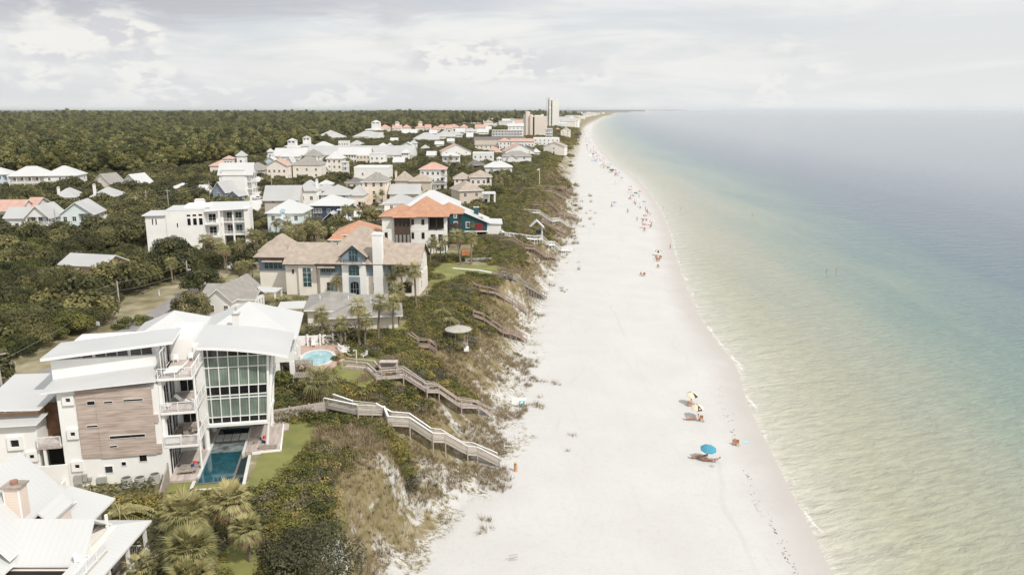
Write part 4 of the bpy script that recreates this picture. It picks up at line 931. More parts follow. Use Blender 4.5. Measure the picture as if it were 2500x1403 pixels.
    g = MB(); g.solid([(-6.9, 2.2, 6.35), (-2.6, 2.2, 6.35), (-2.6, 3.2, 7.0), (-6.9, 3.2, 7.0)], [(-6.9, 2.2, 6.5), (-2.6, 2.2, 6.5), (-2.6, 3.2, 7.15), (-6.9, 3.2, 7.15)], 1, 0); g.build('window_hood', [RTN, WDB], H)
    g = MB(); g.solid([(5.6, -1.1, 5.9), (9.2, -1.1, 5.9), (9.2, -.1, 6.6), (5.6, -.1, 6.6)], [(5.6, -1.1, 6.05), (9.2, -1.1, 6.05), (9.2, -.1, 6.75), (5.6, -.1, 6.75)], 1, 0); g.build('window_hood', [RTN, WDB], H)
    g = MB(); g.box(20.7, 25.6, 4.3, 4.49, 4.12, 6.7); g.build('terrace_shade', DKI, H)  # dark sheet before the cream wall, painting the covered terrace's shade
    for u, v in ((20.9, 1.1), (24.2, 1.1), (25.5, 1.1), (25.5, 4.0)): post(H, u, v, 4.1, 6.7, .2, CRM, 'column')
    rail(H, (20.9, 1.0), (25.4, 1.0), 4.1, .8, m=CRM, st='far'); window(H, 'F', (21.6, .8, .897), 2.6, 2.0, 3, 2, fr=WDB); window(H, 'R', (6, 5.0, 25.703), .8, 1.4); window(H, 'R', (3, 1.2, 25.803), 1.2, 1.6)
    return H, f
MH, MF = med()
def orange():
    f = Fr(G(932, 530, 22.6), 1); H = f.root('tile_roof_villa', 'tall cream villa with an orange tile roof and dark wooden bay', 'house', clear=(-2, 24, -3, 15))
    W = f.width(1088, 9.6); w = MB(); w.box(0, W - 4.6, 0, 12, -1, 9.6); w.box(W - 4.61, W, .0, 12, -.99, 6.0); w.box(W - 4.6, W, 3.2, 11.9, 6.0, 9.6); w.box(W - .5, W, 0, .5, 6.0, 9.6); w.build('wall', STU, H)
    r = MB(); hip(r, 5.5, W, -.2, 13, 9.6, 4.6, .9, th=.15); hip(r, 0, 10, .3, 10.5, 9.6, 2.6, .9, th=.15); hip(r, 3.4, 8.5, -1.2, 4, 9.55, 2.2, .6, th=.15); hip(r, W - 3, W + 3.6, 6, 14.5, 9.6, 2.5, .8, th=.15); r.build('roof', [ROR, WDB], H)
    g = MB(); a = f.fv(962.6, 560, -.8)[0]; b = f.fv(1001.5, 560, -.8)[0]; g.box(a, b, -.8, -.003, 1.5, 9.5); B = g.build('wooden_bay', WDB, H)
    for k in range(4):
        u = a + (b - a) * (k + .5) / 4 - .28; window(B, 'F', (u, 7.3, -.803), .6, 1.6, 1, 2, fr=WDB); window(B, 'F', (u, 2.9, -.803), .55, 2.2, 1, 3, fr=WDB, gl=mat('pale_curtained_glass', (.34, .36, .37), .3))
    for x0, y0, x1, y1 in ((1005, 536, 1010, 548), (1029.5, 536, 1035, 548), (940, 568, 946, 582), (1005.5, 568, 1011, 582), (1030, 568, 1036, 582)): wpx(H, f, -.003, x0, y0, x1, y1, fr=WDB)
    g = MB(); g.box(W - 4.5, W - .6, 3.0, 3.19, 6.05, 9.5); g.build('balcony_shade', DKI, H)  # dark sheet painting the shade at the back of the balcony
    for u in (W - 4.5, W - 2.5): post(H, u, .3, 6.0, 9.55, .14, WDB)
    rail(H, (W - 4.6, .1), (W - .3, .1), 6.02, 1.0, m=WDB, st='bal')
    for u in (W - 4.0, W - 2.0): g = MB(); g.box(u, u + 1.2, -.04, -.003, 2.6, 5.0); g.build('arched_opening', DKI, H)
    g = MB(); g.box(W - .3, W + 3.4, 6.5, 14, 5.8, 6.0); g.build('porch_floor', WDB, H)
    for v in (6.6, 10, 13.8): post(H, W + 3.2, v, -.5, 9.55, .16, WDB)
    g = MB(); g.box(W + .01, W + .1, 6.5, 14, 0, 9.4); g.build('porch_wall', DKI, H)  # dark sheet over the side wall, the open porch's shade as colour
    g = MB(); g.box(0, W - 4.6, -.06, -.003, 5.95, 6.08); g.build('string_course', CRM, H)
    rail(H, (W, 6.4), (W + 3.3, 6.4), 6.0, .9, m=WDB, st='bal'); return H, f
OH, OF = orange()
HS('single storey garage with an orange tile roof left of the tall villa', 817, 574, 926, 1.15, 12, STU, ROR, rot=3, rh=3.0, wf=2, wr=1)
HS('little orange tiled side roof lower than the garage beside it', 806, 586, 829, .9, 4, STU, ROR, rot=3, rh=1.4, wf=1, wr=0, door=False)
def teal():
    z = 3.9; f = Fr(G(1189, 543, 13 + z), 2); H = f.root('stilt_house', 'dark teal house on stilts with a white metal roof and red door', 'house', clear=(-19, 6, -1, 13))
    w = MB(); w.box(-17, 0, 0, 11.5, 1.4, z); gend(w, -17, 0, 0, 11.5, z, 3.7, 'y'); w.build('wall', TEAL, H)
    r = MB(); gable(r, -17, .2, 0, 11.5, z, 3.7, 'y', .6); r.build('roof', [RMY, TRIM], H); chimney(H, -4.0, 6, z, z + 3.8, 1.4, 1.0, TEAL, TRIM)
    g = MB(); g.box(-17.1, .3, -.5, 12, 1.1, 1.39); g.build('floor_beam', TRIM, H)
    for k in range(6): post(H, -16 + k * 3.2, -.2, -1, 1.1, .18, CON)
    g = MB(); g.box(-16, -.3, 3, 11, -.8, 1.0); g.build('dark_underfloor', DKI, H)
    for x0, y0, x1, y1 in ((1109, 524, 1114, 531), (1109, 542, 1116, 554), (1138.5, 543, 1146, 555)): wpx(H, f, -.003, x0, y0, x1, y1, fw=.2)
    g = MB(); a = f.fv(1163, 550)[0]; g.box(a, a + .9, -.06, -.003, 1.45, 3.7); g.box(a + 1.2, a + 1.9, -.06, -.003, 1.45, 3.7); g.build('door', RED, H)
    w = MB(); w.box(.01, 4.2, 1.0, 11, -.5, 3.4); w.build('porch_wall', WHT, H); r = MB(); r.solid([(-.2, .6, z - .45), (4.7, .6, z - 1.0 + .35), (4.7, 11.6, z - 1.0 + .35), (-.2, 11.6, z - .45)], [(-.2, .6, z - .25), (4.7, .6, z - .45), (4.7, 11.6, z - .45), (-.2, 11.6, z - .25)], 1, 0); r.build('porch_roof', [RMY, TRIM], H)
    for k in range(6): window(H, 'R', (1.6 + k * 1.5, 1.7, 4.203), 1.0, 1.2, two=False)
    g = MB(); g.solid([(4.3, -1, -.6), (6.5, -1, -.6), (6.5, 1, -.6), (4.3, 1, -.6)], [(4.3, -1, 1.6), (6.5, -1, .1), (6.5, 1, .1), (4.3, 1, 1.6)]); g.build('steps', TRIM, H); return H
teal()
def bigwhite():
    f = Fr(G(362, 616, 13), 12); H = f.root('white_modern_house', 'big plain white modern house with a flat parapet and stacked porches', 'house', clear=(-2, 30, -2, 16))
    u = lambda px, v=0: f.fv(px, 560, v)[0]
    a, b, c, d, e = u(407), u(498), u(541, 3), u(598, 5), u(612, 5)
    w = MB(); w.box(0, a, .2, 10, -1, 9.7); w.box(a + .01, b, 0, 11, -1, 10.9); w.box(b + .01, c, 5, 11, -1, 10.4); w.box(c + .01, e, 8, 13, -1, 10.4); w.box(d, e, 5.0, 7.99, -1, 10.8); w.box(a + 4, b + 1, 5, 12, 10.9, 11.6); w.build('wall', STU, H)
    r = MB(); r.box(-.6, a, -.4, 10.2, 9.7, 9.95, 1, 0); r.box(a + .01, b + .1, -.05, 11.1, 10.91, 11.1, 1, 0); r.solid([(b + .1, 1.5, 10.2), (c, 3.5, 10.2), (e - .2, 4.6, 10.35), (e - .2, 13.3, 10.9), (b + .1, 13.3, 10.9)], [(b + .1, 1.5, 10.35), (c, 3.5, 10.35), (e - .2, 4.6, 10.5), (e - .2, 13.3, 11.6), (b + .1, 13.3, 11.6)], 1, 0); r.build('roof', [RMW, TRIM], H)
    chimney(H, (a + b) / 2 + 1.5, 8, 11, 12.6, 2.6, 1.2, STU)
    for x0, y0, x1, y1 in ((370.5, 534, 374.5, 548.5), (379, 534, 383.5, 548)): wpx(H, f, .197, x0, y0, x1, y1, nx=1, ny=1, fw=.04)
    for x0, y0, x1, y1 in ((455.5, 524, 465, 528.2), (470, 523.5, 479.5, 527.6), (484.5, 522.5, 493.5, 526.8), (457, 533, 466.5, 549.5), (471, 533, 481, 549), (485.5, 532.5, 496, 548.5), (431.5, 544.5, 435, 554.5)): wpx(H, f, -.003, x0, y0, x1, y1, nx=1, ny=1, fw=.04)
    for z in (3.4, 6.9):
        g = MB(); g.box(b + .01, c, 1.6, 4.99, z - .25, z); k = g.build('balcony', TRIM, H); rail(k, (b + .1, 1.7), (c - .1, 1.7), z, 1.0, st='bal'); rail(k, (c - .1, 1.7), (c - .1, 4.9), z, 1.0, st='bal')
        g = MB(); g.box(c + .02, d - .01, 5.1, 7.99, z - .25, z); k = g.build('balcony', TRIM, H); rail(k, (c + .1, 5.2), (d, 5.2), z, 1.0, st='bal')
        window(H, 'F', (b + .7, z + .1, 4.997), 1.8, 2.2); window(H, 'F', (c + 1, z + .1, 7.997), 1.4, 2.2); window(H, 'F', (d - 2.6, z + .1, 7.997), 1.6, 2.2, gl=GLT)
    for x, y in ((c - .2, 1.8), (c + .2, 5.3), ((c + d) / 2, 5.3)): post(H, x, y, -.5, 10.2, .22, STU, 'column')
    g = MB(); g.box(c + .5, d - .5, 7.9, 7.995, 0, 2.6); g.build('glass_doors', GLM, H)
    g = MB(); g.box(b + .5, e + 1, -3.2, -2.9, -1, 1.5); o = g.build('garden_wall', STU); o.location = (*f.o, 13); o.rotation_euler = (0, 0, f.a); tag(o, 'low white garden wall before the big white modern house', 'wall')
    return H
bigwhite()
# ================================================================ the town, house by house (label, left end x, eave y, right end x, storeys, depth, wall, roof, ...)
def wing(u0, u1, v0, v1, h, t='gx', r=1.6): return (u0, u1, v0, v1, h, t, r)
HS('pale blue house with a white roof cut off by the left edge', -40, 427, 18, 2, 11, LBW, RMW, rot=8, porch='R')
HS('two storey porch house with a grey white hip roof beside a white house', 20, 431, 113, 2, 12, CRM, RMW, rot=8, wf=5, porch='F', rh=4.2)
HS('white two storey house with a white hip roof at the edge of the pine wood', 106, 430, 186, 2, 13, WHT, RMW, rot=8, wf=3, rh=4.2, gl=GLM)
HS('small pink walled cottage with a steep grey gable roof below the wood', 228, 446, 268, 1.3, 9, PNK, RGR, 'gy', rot=-18, rh=4.0, wf=1, wr=2, ov=.4)
HS('small white cottage with a steep pale gable roof below the wood', 295, 451, 342, 1.2, 10, WHT, RMW, 'gy', rot=-12, rh=4.6, wf=1, wr=2)
HS('low porch cottage with a beige hip roof and a screened front', 131, 483, 182, 1, 13, CRM, RGW, rot=14, wf=4, porch='FR', chim=(.05, .3, .6), rh=3)
HS('low white cottage with a square chimney at its left end', 223, 481, 285, 1.2, 11, WHT, RGW, rot=10, wf=3, porch='F', chim=(-.02, .3, 1.2), rh=3.2)
HS('pink roofed house cut off by the left edge', -30, 514, 48, 1.3, 11, PNK, RCO, 'gx', rot=5, wf=3, rh=2.8)
HS('long low white house with a grey white gable roof left of the gabled one', 12, 531, 66, 1.3, 9, WHT, RGW, 'gx', rot=5, wf=3, rh=2.6)
HS('white gabled house with an open upper porch beside the aqua house', 62, 530, 118, 1.8, 11, WHT, RGW, 'gy', rot=5, wf=3, rh=3.2, porch='F')
HS('aqua two storey gabled house with a side porch on two levels', 147, 523, 226, 2, 11, AQW, RGW, 'gy', rot=10, wf=2, rh=3.4, porch='R', pd=4.0)
HS('low white wing with an open lean to in front of the aqua house', 178, 541, 252, .9, 6, WHT, RGW, 'gx', rot=14, wf=3, rh=1.4, porch='F')
HS('little cream cottage with an arched front window by the power poles', 413, 462, 465, 1, 9, CRM, RMW, rot=5, wf=2, rh=2.2, ext=((4, 7, -1.2, 3, 3.0, 'gy', 1.5),), gl=GLM)
HS('blue grey gabled cottage at the foot of the tall white house', 519, 466, 548, 2, 9, BLW, RGW, 'gy', rot=-12, wf=1, rh=3.4, ext=((5.5, 9.5, 2, 7, 4.5, 'gy', 1.6),))
HS('tall narrow white house with a strip of small windows in its roof', 534, 425, 614, 3.1, 9, WHT, RMW, 'gx', rot=5, wf=4, rh=4.4, porch='R', ww=.7, chim=None, ext=((1.2, 11, -.25, 3.5, 11.2, 'flat', 0),), gl=GLM)
HS('low salmon roofed house half hidden behind the tall white house', 512, 405, 562, 1.5, 11, PNK, RCO, rot=5, wf=3, rh=3)
HS('square tower room with a small salmon roof', 546, 388, 567, 3.2, 5.5, PNK, RCO, rot=5, wf=3, rh=1.5, door=False)
HS('slim white lookout tower with a pyramid cap at the wood edge', 577, 381, 597, 3.5, 6, WHT, RGW, rot=5, wf=1, rh=2.6, door=False)
HS('wide low grey roofed house right of the tall white house', 600, 415, 642, 1.4, 12, GRW, RGR, rot=0, wf=2, rh=3.6)
HS('small low white roofed outbuilding beside the tall white house', 612, 444, 636, 1, 7, WHT, RMW, rot=0, wf=1, rh=2)
HS('pink cream three storey house with a coral gable and dark windows', 651, 404, 699, 2.5, 11, PNK, RCO, 'gy', rot=2, wf=4, rh=3.0)
HS('little light blue gabled house behind the pink cream one', 646, 393, 672, 1.3, 8, LBW, RMW, 'gy', rot=0, wf=1, rh=2.4)
HS('small white house with a three window front beside a pine', 685, 383, 726, 1.5, 8, WHT, RMW, rot=0, wf=3, rh=2.6)
HS('tiny white chapel like tower with a pyramid roof', 653, 371, 664, 2.4, 4, WHT, RMW, rot=0, wf=1, rh=2.2, door=False)
HS('low white hip roof at the foot of the tiny tower', 652, 382, 677, 1, 8, WHT, RMW, rot=0, wf=2, rh=2.4)
HS('long low building with a white roof at the edge of the wood', 668, 378, 745, 1.2, 16, WHT, RMW, 'gx', rot=0, wf=6, rh=4.5)
HS('white roofed house with a broad lantern room on top, left of two', 688, 361, 728, 1.2, 13, WHT, RMW, rot=0, rh=3.4, wf=3, cup=(.55, 7, 2.6))
HS('white roofed house with a narrow stepped lantern room, right of two', 728, 357, 761, 1.5, 12, WHT, RGW, rot=0, rh=3, wf=3, cup=(.55, 6, 4.2))
HS('low bright white hip roofed house among pines', 765, 357, 807, 1.1, 14, WHT, RMW, rot=0, wf=3, rh=4)
HS('flat topped two tier house standing above the long white building', 826, 345, 850, 2.4, 9, WHT, RMW, 'flat', rot=0, wf=4)
HS('grey roofed bungalow right of the flat topped house', 852, 354, 886, 1, 12, CRM, RGW, rot=0, wf=3, rh=4)
HS('very long low building with one pale grey roof across the town', 746, 378, 1008, 1.2, 30, WHT, RGW, 'gx', rot=0, wf=22, rh=6)
HS('white two storey hall with rows of small windows in the town centre', 824, 377, 902, 2, 16, WHT, RMW, 'gx', rot=0, wf=12, rh=4.2)
HS('orange cream shop front joined to the white hall', 869, 381, 903, 1.8, 8, PCH, RMW, 'flat', rot=0, wf=4)
HS('white cube shaped house between the shop front and the palms', 902, 376, 938, 2.5, 12, WHT, RMW, 'flat', rot=0, wf=3)
HS('grey roofed house with a porch in front of the long building', 743, 380, 780, 2, 11, WHT, RGR, rot=0, wf=3, rh=4.2, porch='F')
HS('tall cream house with a white pyramid roof and paired windows', 797, 388, 834, 3, 11, CRM, RMW, rot=0, wf=3, rh=4, porch='')
HS('narrow pink tower with open balconies beside the cream house', 833, 397, 845, 2.7, 7, PNK, RMW, 'flat', rot=0, wf=1, porch='F')
HS('broad house with a shallow grey hip roof and many palms around', 714, 402, 782, 2.4, 13, CRM, RGR, rot=0, wf=3, rh=4, gl=GLM, chim=(.8, .3, 0))
HS('large plain white box building with a flat parapet roof', 864, 412, 948, 2.4, 15, WHT, RMW, 'par', rot=0, wf=2, wr=2, ww=.8, door=False)
HS('small white pavilion with a grey pyramid roof before the box building', 898, 431, 934, .9, 9, WHT, RGW, rot=0, wf=3, rh=2.6)
HS('low dark grey roofed shed left of the peach house', 844, 446, 886, 1, 8, CRM, RDK, rot=0, wf=3, rh=2)
HS('peach three storey house with a grey pyramid roof and corner balcony', 884, 444, 940, 2.9, 10, PCH, RGR, rot=-4, wf=3, wr=2, rh=3.4, porch='')
HS('little open pavilion with a cream hip roof among the oaks', 778, 451, 807, 1, 6, CRM, RMW, rot=0, wf=1, rh=1.8, porch='F')
HS('long tan grey barn like house with a pale grey gable roof', 645, 487, 728, 1.7, 11, GRW, RGW, 'gx', rot=3, wf=2, rh=4.4)
HS('white two storey house with a tall square chimney behind the navy house', 727, 466, 770, 2.4, 12, WHT, RGW, rot=3, wf=2, rh=3.2, chim=(.92, .3, .5), gl=GLM)
HS('pale blue grey house with a wide grey hip roof', 783, 476, 850, 1.7, 12, PBW, RGW, rot=0, wf=3, rh=3.2)
HS('brick sided house with twin pale hip roofs', 851, 477, 886, 1.5, 12, PNK, RGW, rot=0, wf=2, rh=3.2)
HS('low tan roofed cottage beside the tall square chimney', 772, 466, 808, 1, 9, TANW, RGW, rot=0, wf=1, rh=2.6)
H_, f_, W_, h_ = HS('navy blue house with white trim and a white metal roof', 758, 502, 846, 2.1, 11, NAVY, RMW, rot=0, wf=1, wr=2, rh=2.8, ov=1.0, door=False, ext=((5.6, 9.6, -5, -.02, 3.0, 'gy', 1.9),))
for k in range(3): window(H_, 'F', (.9 + k * .95, 4.2, -.003), .7, 1.3, fw=.14)
for x in (.05, W_ - .05, W_ - 1.8): post(H_, x, -.1, -1, 6.4, .14)
g = MB(); g.box(9.7, 10.9, -5.1, -4.2, -1, 5.6, 0); g.box(9.6, 11.0, -5.2, -4.1, 5.6, 5.9, 1)
for x in (9.66, 10.86): g.box(x - .06, x + .08, -5.18, -5.1, -1, 5.6, 1)
g.build('chimney', [NAVY, TRIM], H_); window(H_, 'F', (6.6, .9, -5.003), .7, 1.4, fw=.14)
g = MB(); g.solid([(11, -4.5, 2.6), (14.6, -4.5, 1.9), (14.6, .5, 1.9), (11, .5, 3.2)], [(11, -4.5, 2.8), (14.6, -4.5, 2.1), (14.6, .5, 2.1), (11, .5, 3.4)]); g.build('side_roof', RMW, H_)
g = MB(); g.box(11, 13.4, -4, 0, -1, 2.1); g.build('side_wall', NAVY, H_); window(H_, 'F', (11.6, .6, -4.003), .7, 1.2, fw=.14)
H_, f_, W_, h_ = HS('light blue cottage with layered white roofs and a square chimney', 652, 521, 736, 2, 12, AQW, RMW, rot=0, wf=3, rh=3.4, ext=((2, 7.5, -3.5, -.02, 3.6, 'gy', 1.8),))
g = MB(); g.box(4.4, 5.6, -.6, .4, 0, 7.6); g.build('chimney', LBW, H_); g = MB(); g.box(3.0, 6.6, -3.56, -3.503, 0, 3.0); g.build('blue_front', LBW, H_)
HS('beige two storey house with tan tiled hip roofs and paired windows', 966, 441, 1000, 2.3, 11, TANW, RTN, rot=0, wf=2, wr=0, rh=3.4, chim=(-.15, .4, 0, PCH), gl=GLM)
HS('beige wing with a single tall window under a tan hip roof', 1001, 443, 1050, 2.2, 9, TANW, RTN, rot=0, wf=1, wr=1, rh=3.0, gl=GLM)
HS('white three storey house with an orange tile roof behind the beige one', 1025, 414, 1087, 3.1, 10, WHT, RCO, rot=0, wf=4, wr=1, rh=2.8, porch='R')
HS('white gabled wing under the orange roofed house', 1058, 428, 1086, 2.2, 8, WHT, RTN, 'gy', rot=0, wf=2, rh=2.6)
HS('dark grey roofed porch beside the beige wing', 1057, 449, 1086, 1, 7, GRW, RDK, rot=0, wf=2, rh=1.8, porch='F')
HS('cream house with a broad pale grey roof above a lower grey roofed one', 951, 472, 1022, 1.4, 12, CRM, RGW, 'gx', rot=0, wf=2, rh=3)
HS('low cream house with a grey hip roof and two small dark windows', 938, 496, 1008, 1, 10, CRM, RGW, rot=0, wf=2, wr=1, rh=2.8, door=False)
HS('wide white metal hip roof directly behind the orange tile villa', 985, 509, 1122, 1.6, 17, WHT, RMW, rot=4, wf=3, rh=5.0)
HS('tan stucco house with a plain shaded side wall and tan roof', 1122, 467, 1177, 2, 12, TANW, RTN, rot=20, wf=2, wr=1, rh=3.2)
HS('pinkish house with a tan hip roof and an attached chimney', 1109, 437, 1150, 1.8, 9, PNK, RTN, rot=5, wf=3, rh=2.6)
HS('pink stucco upper house with a pale roof behind the tan one', 1148, 433, 1200, 2.2, 10, PNK, RTN, rot=5, wf=3, wr=2, rh=2.8, porch='R')
HS('white metal screened porch full of furniture beside the tan house', 1178, 474, 1210, 1.4, 7, WHT, RMW, 'flat', rot=5, wf=1, porch='FR')
HS('white house with an octagonal front room and a tiny roof lantern', 1184, 409, 1250, 1.5, 12, WHT, RMW, rot=3, wf=3, rh=3.2, cup=(.55, 3, 1.5), ext=((4.5, 11, -4, 1, 4.8, 'hip', 1.6),))
HS('dark brown grey roofed bungalow among the dune scrub', 1138, 404, 1183, 1, 11, WDB, RDK, rot=3, wf=3, rh=2.8)
HS('white house with a columned porch and flat pediment', 1080, 381, 1121, 2.2, 10, WHT, RMW, rot=0, wf=3, rh=2.2, porch='F')
HS('white two storey villa with a row of big square windows', 1154, 376, 1205, 2.2, 12, WHT, RMW, 'par', rot=0, wf=4, gl=GLM)
HS('white house with a pale grey roof and small front gable by the dune', 1228, 382, 1297, 1.9, 13, WHT, RGR, rot=3, wf=2, rh=3.2, ext=((3, 9.5, -1.2, 3, 4.8, 'gy', 2.2),), gl=GLM)
HS('grey roofed low hut between two beach villas', 1206, 372, 1226, 1, 7, CRM, RCO, rot=0, wf=1, rh=2)
HS('big cream gabled hall with a long coral roof slope, left of two', 1078, 370, 1150, 1.7, 15, STU, RCO, 'gy', rot=10, wf=3, rh=5.4, ww=.8)
HS('big cream gabled hall with a coral roof slope, right of two', 1234, 369, 1304, 1.7, 15, STU, RCO, 'gy', rot=10, wf=3, rh=5.4, ww=.8)
HS('plain cream gabled house standing on the dune edge', 1327, 357, 1378, 2.1, 14, CRM, RTN, 'gy', rot=-14, wf=1, wr=3, rh=3.6)
HS('long low terrace with a dark grey roof below the towers', 1158, 342, 1282, 1.6, 14, STU, RDK, 'gx', rot=0, wf=12, rh=3)
HS('cream gabled block at the left end of the dark roofed terrace', 1160, 353, 1214, 2.2, 12, CRM, RTN, 'gx', rot=0, wf=5, rh=3)
HS('square cream block with a coral hip roof', 1218, 345, 1246, 3.2, 12, STU, RCO, rot=0, wf=3, rh=2.6)
HS('cream row house with a thin coral roof edge right of the square block', 1248, 345, 1304, 2.6, 12, STU, RCO, 'gx', rot=0, wf=7, rh=2.2)
HS('white flat roofed apartment block at the foot of the beige tower', 1303, 339, 1366, 3, 18, STU, CON2, 'par', rot=0, wf=6, wr=3)
HS('small coral pyramid roofed pavilion between the gabled halls', 1195, 368, 1221, 1.1, 9, CRM, RCO, rot=0, wf=2, rh=2.8, porch='F')
HS('four storey white condominium with open balconies left of the beige tower', 1201, 319, 1276, 4, 20, WHT, CON2, 'flat', rot=0, wf=10, rh=0, porch='F')
HS('stepped white top of the condominium beside the beige tower', 1240, 308, 1278, 5.4, 14, WHT, RMW, 'gx', rot=0, wf=4, rh=3, door=False)
HS('four storey white block tucked right of the beige tower', 1334, 315, 1349, 4.5, 22, WHT, CON2, 'flat', rot=0, wf=3, porch='F')
HS('cream gabled house right of the tall tower', 1369, 319, 1391, 3, 16, CRM, RMW, 'gy', rot=-8, wf=2, rh=3.6)
HS('white house on the dune behind the cream gabled one', 1368, 303, 1388, 2.5, 18, WHT, RMW, rot=0, wf=3, rh=4)
HS('small red roofed hut beside the foot of the tall tower', 1356, 317, 1368, 1.5, 9, CRM, RCO, rot=0, wf=1, rh=3)
HS('large white hip roofed lodge in the middle of the town', 1058, 334, 1111, 1.6, 24, CRM, RGW, rot=0, wf=6, rh=7)
HS('sprawling grey white roofed lodge with a lower front wing', 1009, 339, 1070, 1.5, 22, WHT, RGW, rot=0, wf=6, rh=6.5, ext=((6, 30, -10, -.02, 4.4, 'gx', 3),))
HS('wide pale roofed hall with a dark open veranda', 769, 336, 833, 1.4, 30, CRM, RGW, rot=0, wf=8, rh=8, porch='F')
HS('long pale hip roofed hall right of the veranda hall', 861, 334, 930, 1.3, 26, CRM, RGW, rot=0, wf=8, rh=6.5)
HS('white house with a raised square upper room in the pines', 885, 318, 926, 1.5, 26, WHT, RMW, rot=0, wf=4, rh=3, cup=(.75, 13, 9))
HS('grey roofed block at the left end of the town ridge', 901, 336, 932, 1.3, 20, CRM, RGW, 'gx', rot=0, wf=3, rh=6)
HS('long low white roof behind the town oaks', 981, 325, 1017, 1.2, 20, WHT, RMW, 'gx', rot=0, wf=4, rh=5)
HS('isolated long white roof alone in the pine wood', 411, 325, 469, 1.3, 26, WHT, RMW, rot=0, wf=6, rh=5)
for k, (a, y, b, t) in enumerate(((574, 313, 585, 'leftmost small white roof in the pine wood clearing'), (588, 324, 604, 'front left white roof in the pine wood clearing'), (597, 315, 611, 'back white roof in the pine wood clearing'), (606, 323, 620, 'front middle white roof in the pine wood clearing'), (616, 314, 628, 'back right white roof in the pine wood clearing'), (621, 323, 634, 'front right white roof in the pine wood clearing'), (726, 329, 741, 'grey white sloping roof alone above the pines'), (639, 319, 645, 'tiny white roof right of the pine wood clearing'))):
    HS(t, a, y, b, 1.6, 16, WHT, RMW, rot=0, wf=2, wr=0, rh=4, door=False)
CR = [(925, 313, 952), (958, 313, 979), (981, 312, 1001), (1014, 312, 1036), (1037, 312, 1051), (1053, 316, 1071), (1067, 311, 1088), (1088, 313, 1104), (1094, 311, 1121), (1123, 311, 1141), (1160, 312, 1190)]
for k, (a, y, b) in enumerate(CR):
    HS('coral roofed town house, number %s of the row from the wood side' % ('one two three four five six seven eight nine ten eleven'.split()[k]), a, y, b, 2.4, 16, [PNK, STU, PCH][k % 3], RCO, ['hip', 'gx', 'hip'][k % 3], rot=0, wf=3, wr=0, rh=5, door=False, group='coral roofed row in the town', cup=(.5, 6, 4) if k in (1, 3) else None)
WR = [(1048, 326, 1066), (1094, 326, 1112), (1112, 322, 1134), (1132, 321, 1165), (1165, 323, 1192), (1102, 330, 1128), (1186, 315, 1199), (1203, 306, 1214)]
for k, (a, y, b) in enumerate(WR):
    HS('white house in the second row, %s from the wood side' % ('first second third fourth fifth sixth seventh eighth'.split()[k]), a, y, b, 1.8, 16, WHT, [RMW, RGW][k % 2], ['gx', 'hip'][k % 2], rot=0, wf=3, wr=0, rh=4.5, door=False, group='white houses of the second row')
FR_ = [(1124, 294, 1160, 'far white roofed hall, left end of the farthest row'), (1150, 296, 1186, 'far white roofed hall with a stepped ridge'), (1193, 298, 1225, 'far white roofed building behind the condominium'), (1206, 293, 1226, 'far white gabled house rising above its row'), (1226, 300, 1256, 'far pale roofed building nearest the beige tower'), (1258, 305, 1274, 'far small red roofed house beside the beige tower'), (1206, 275, 1222, 'distant white shed on the wooded skyline, left'), (1224, 276, 1237, 'distant white shed on the wooded skyline, right')]
for a, y, b, t in FR_: HS(t, a, y, b, 2, 40, WHT, RMW if 'red' not in t else RCO, 'hip' if 'hall' in t else 'gx', rot=0, wf=4, wr=0, rh=9, door=False)
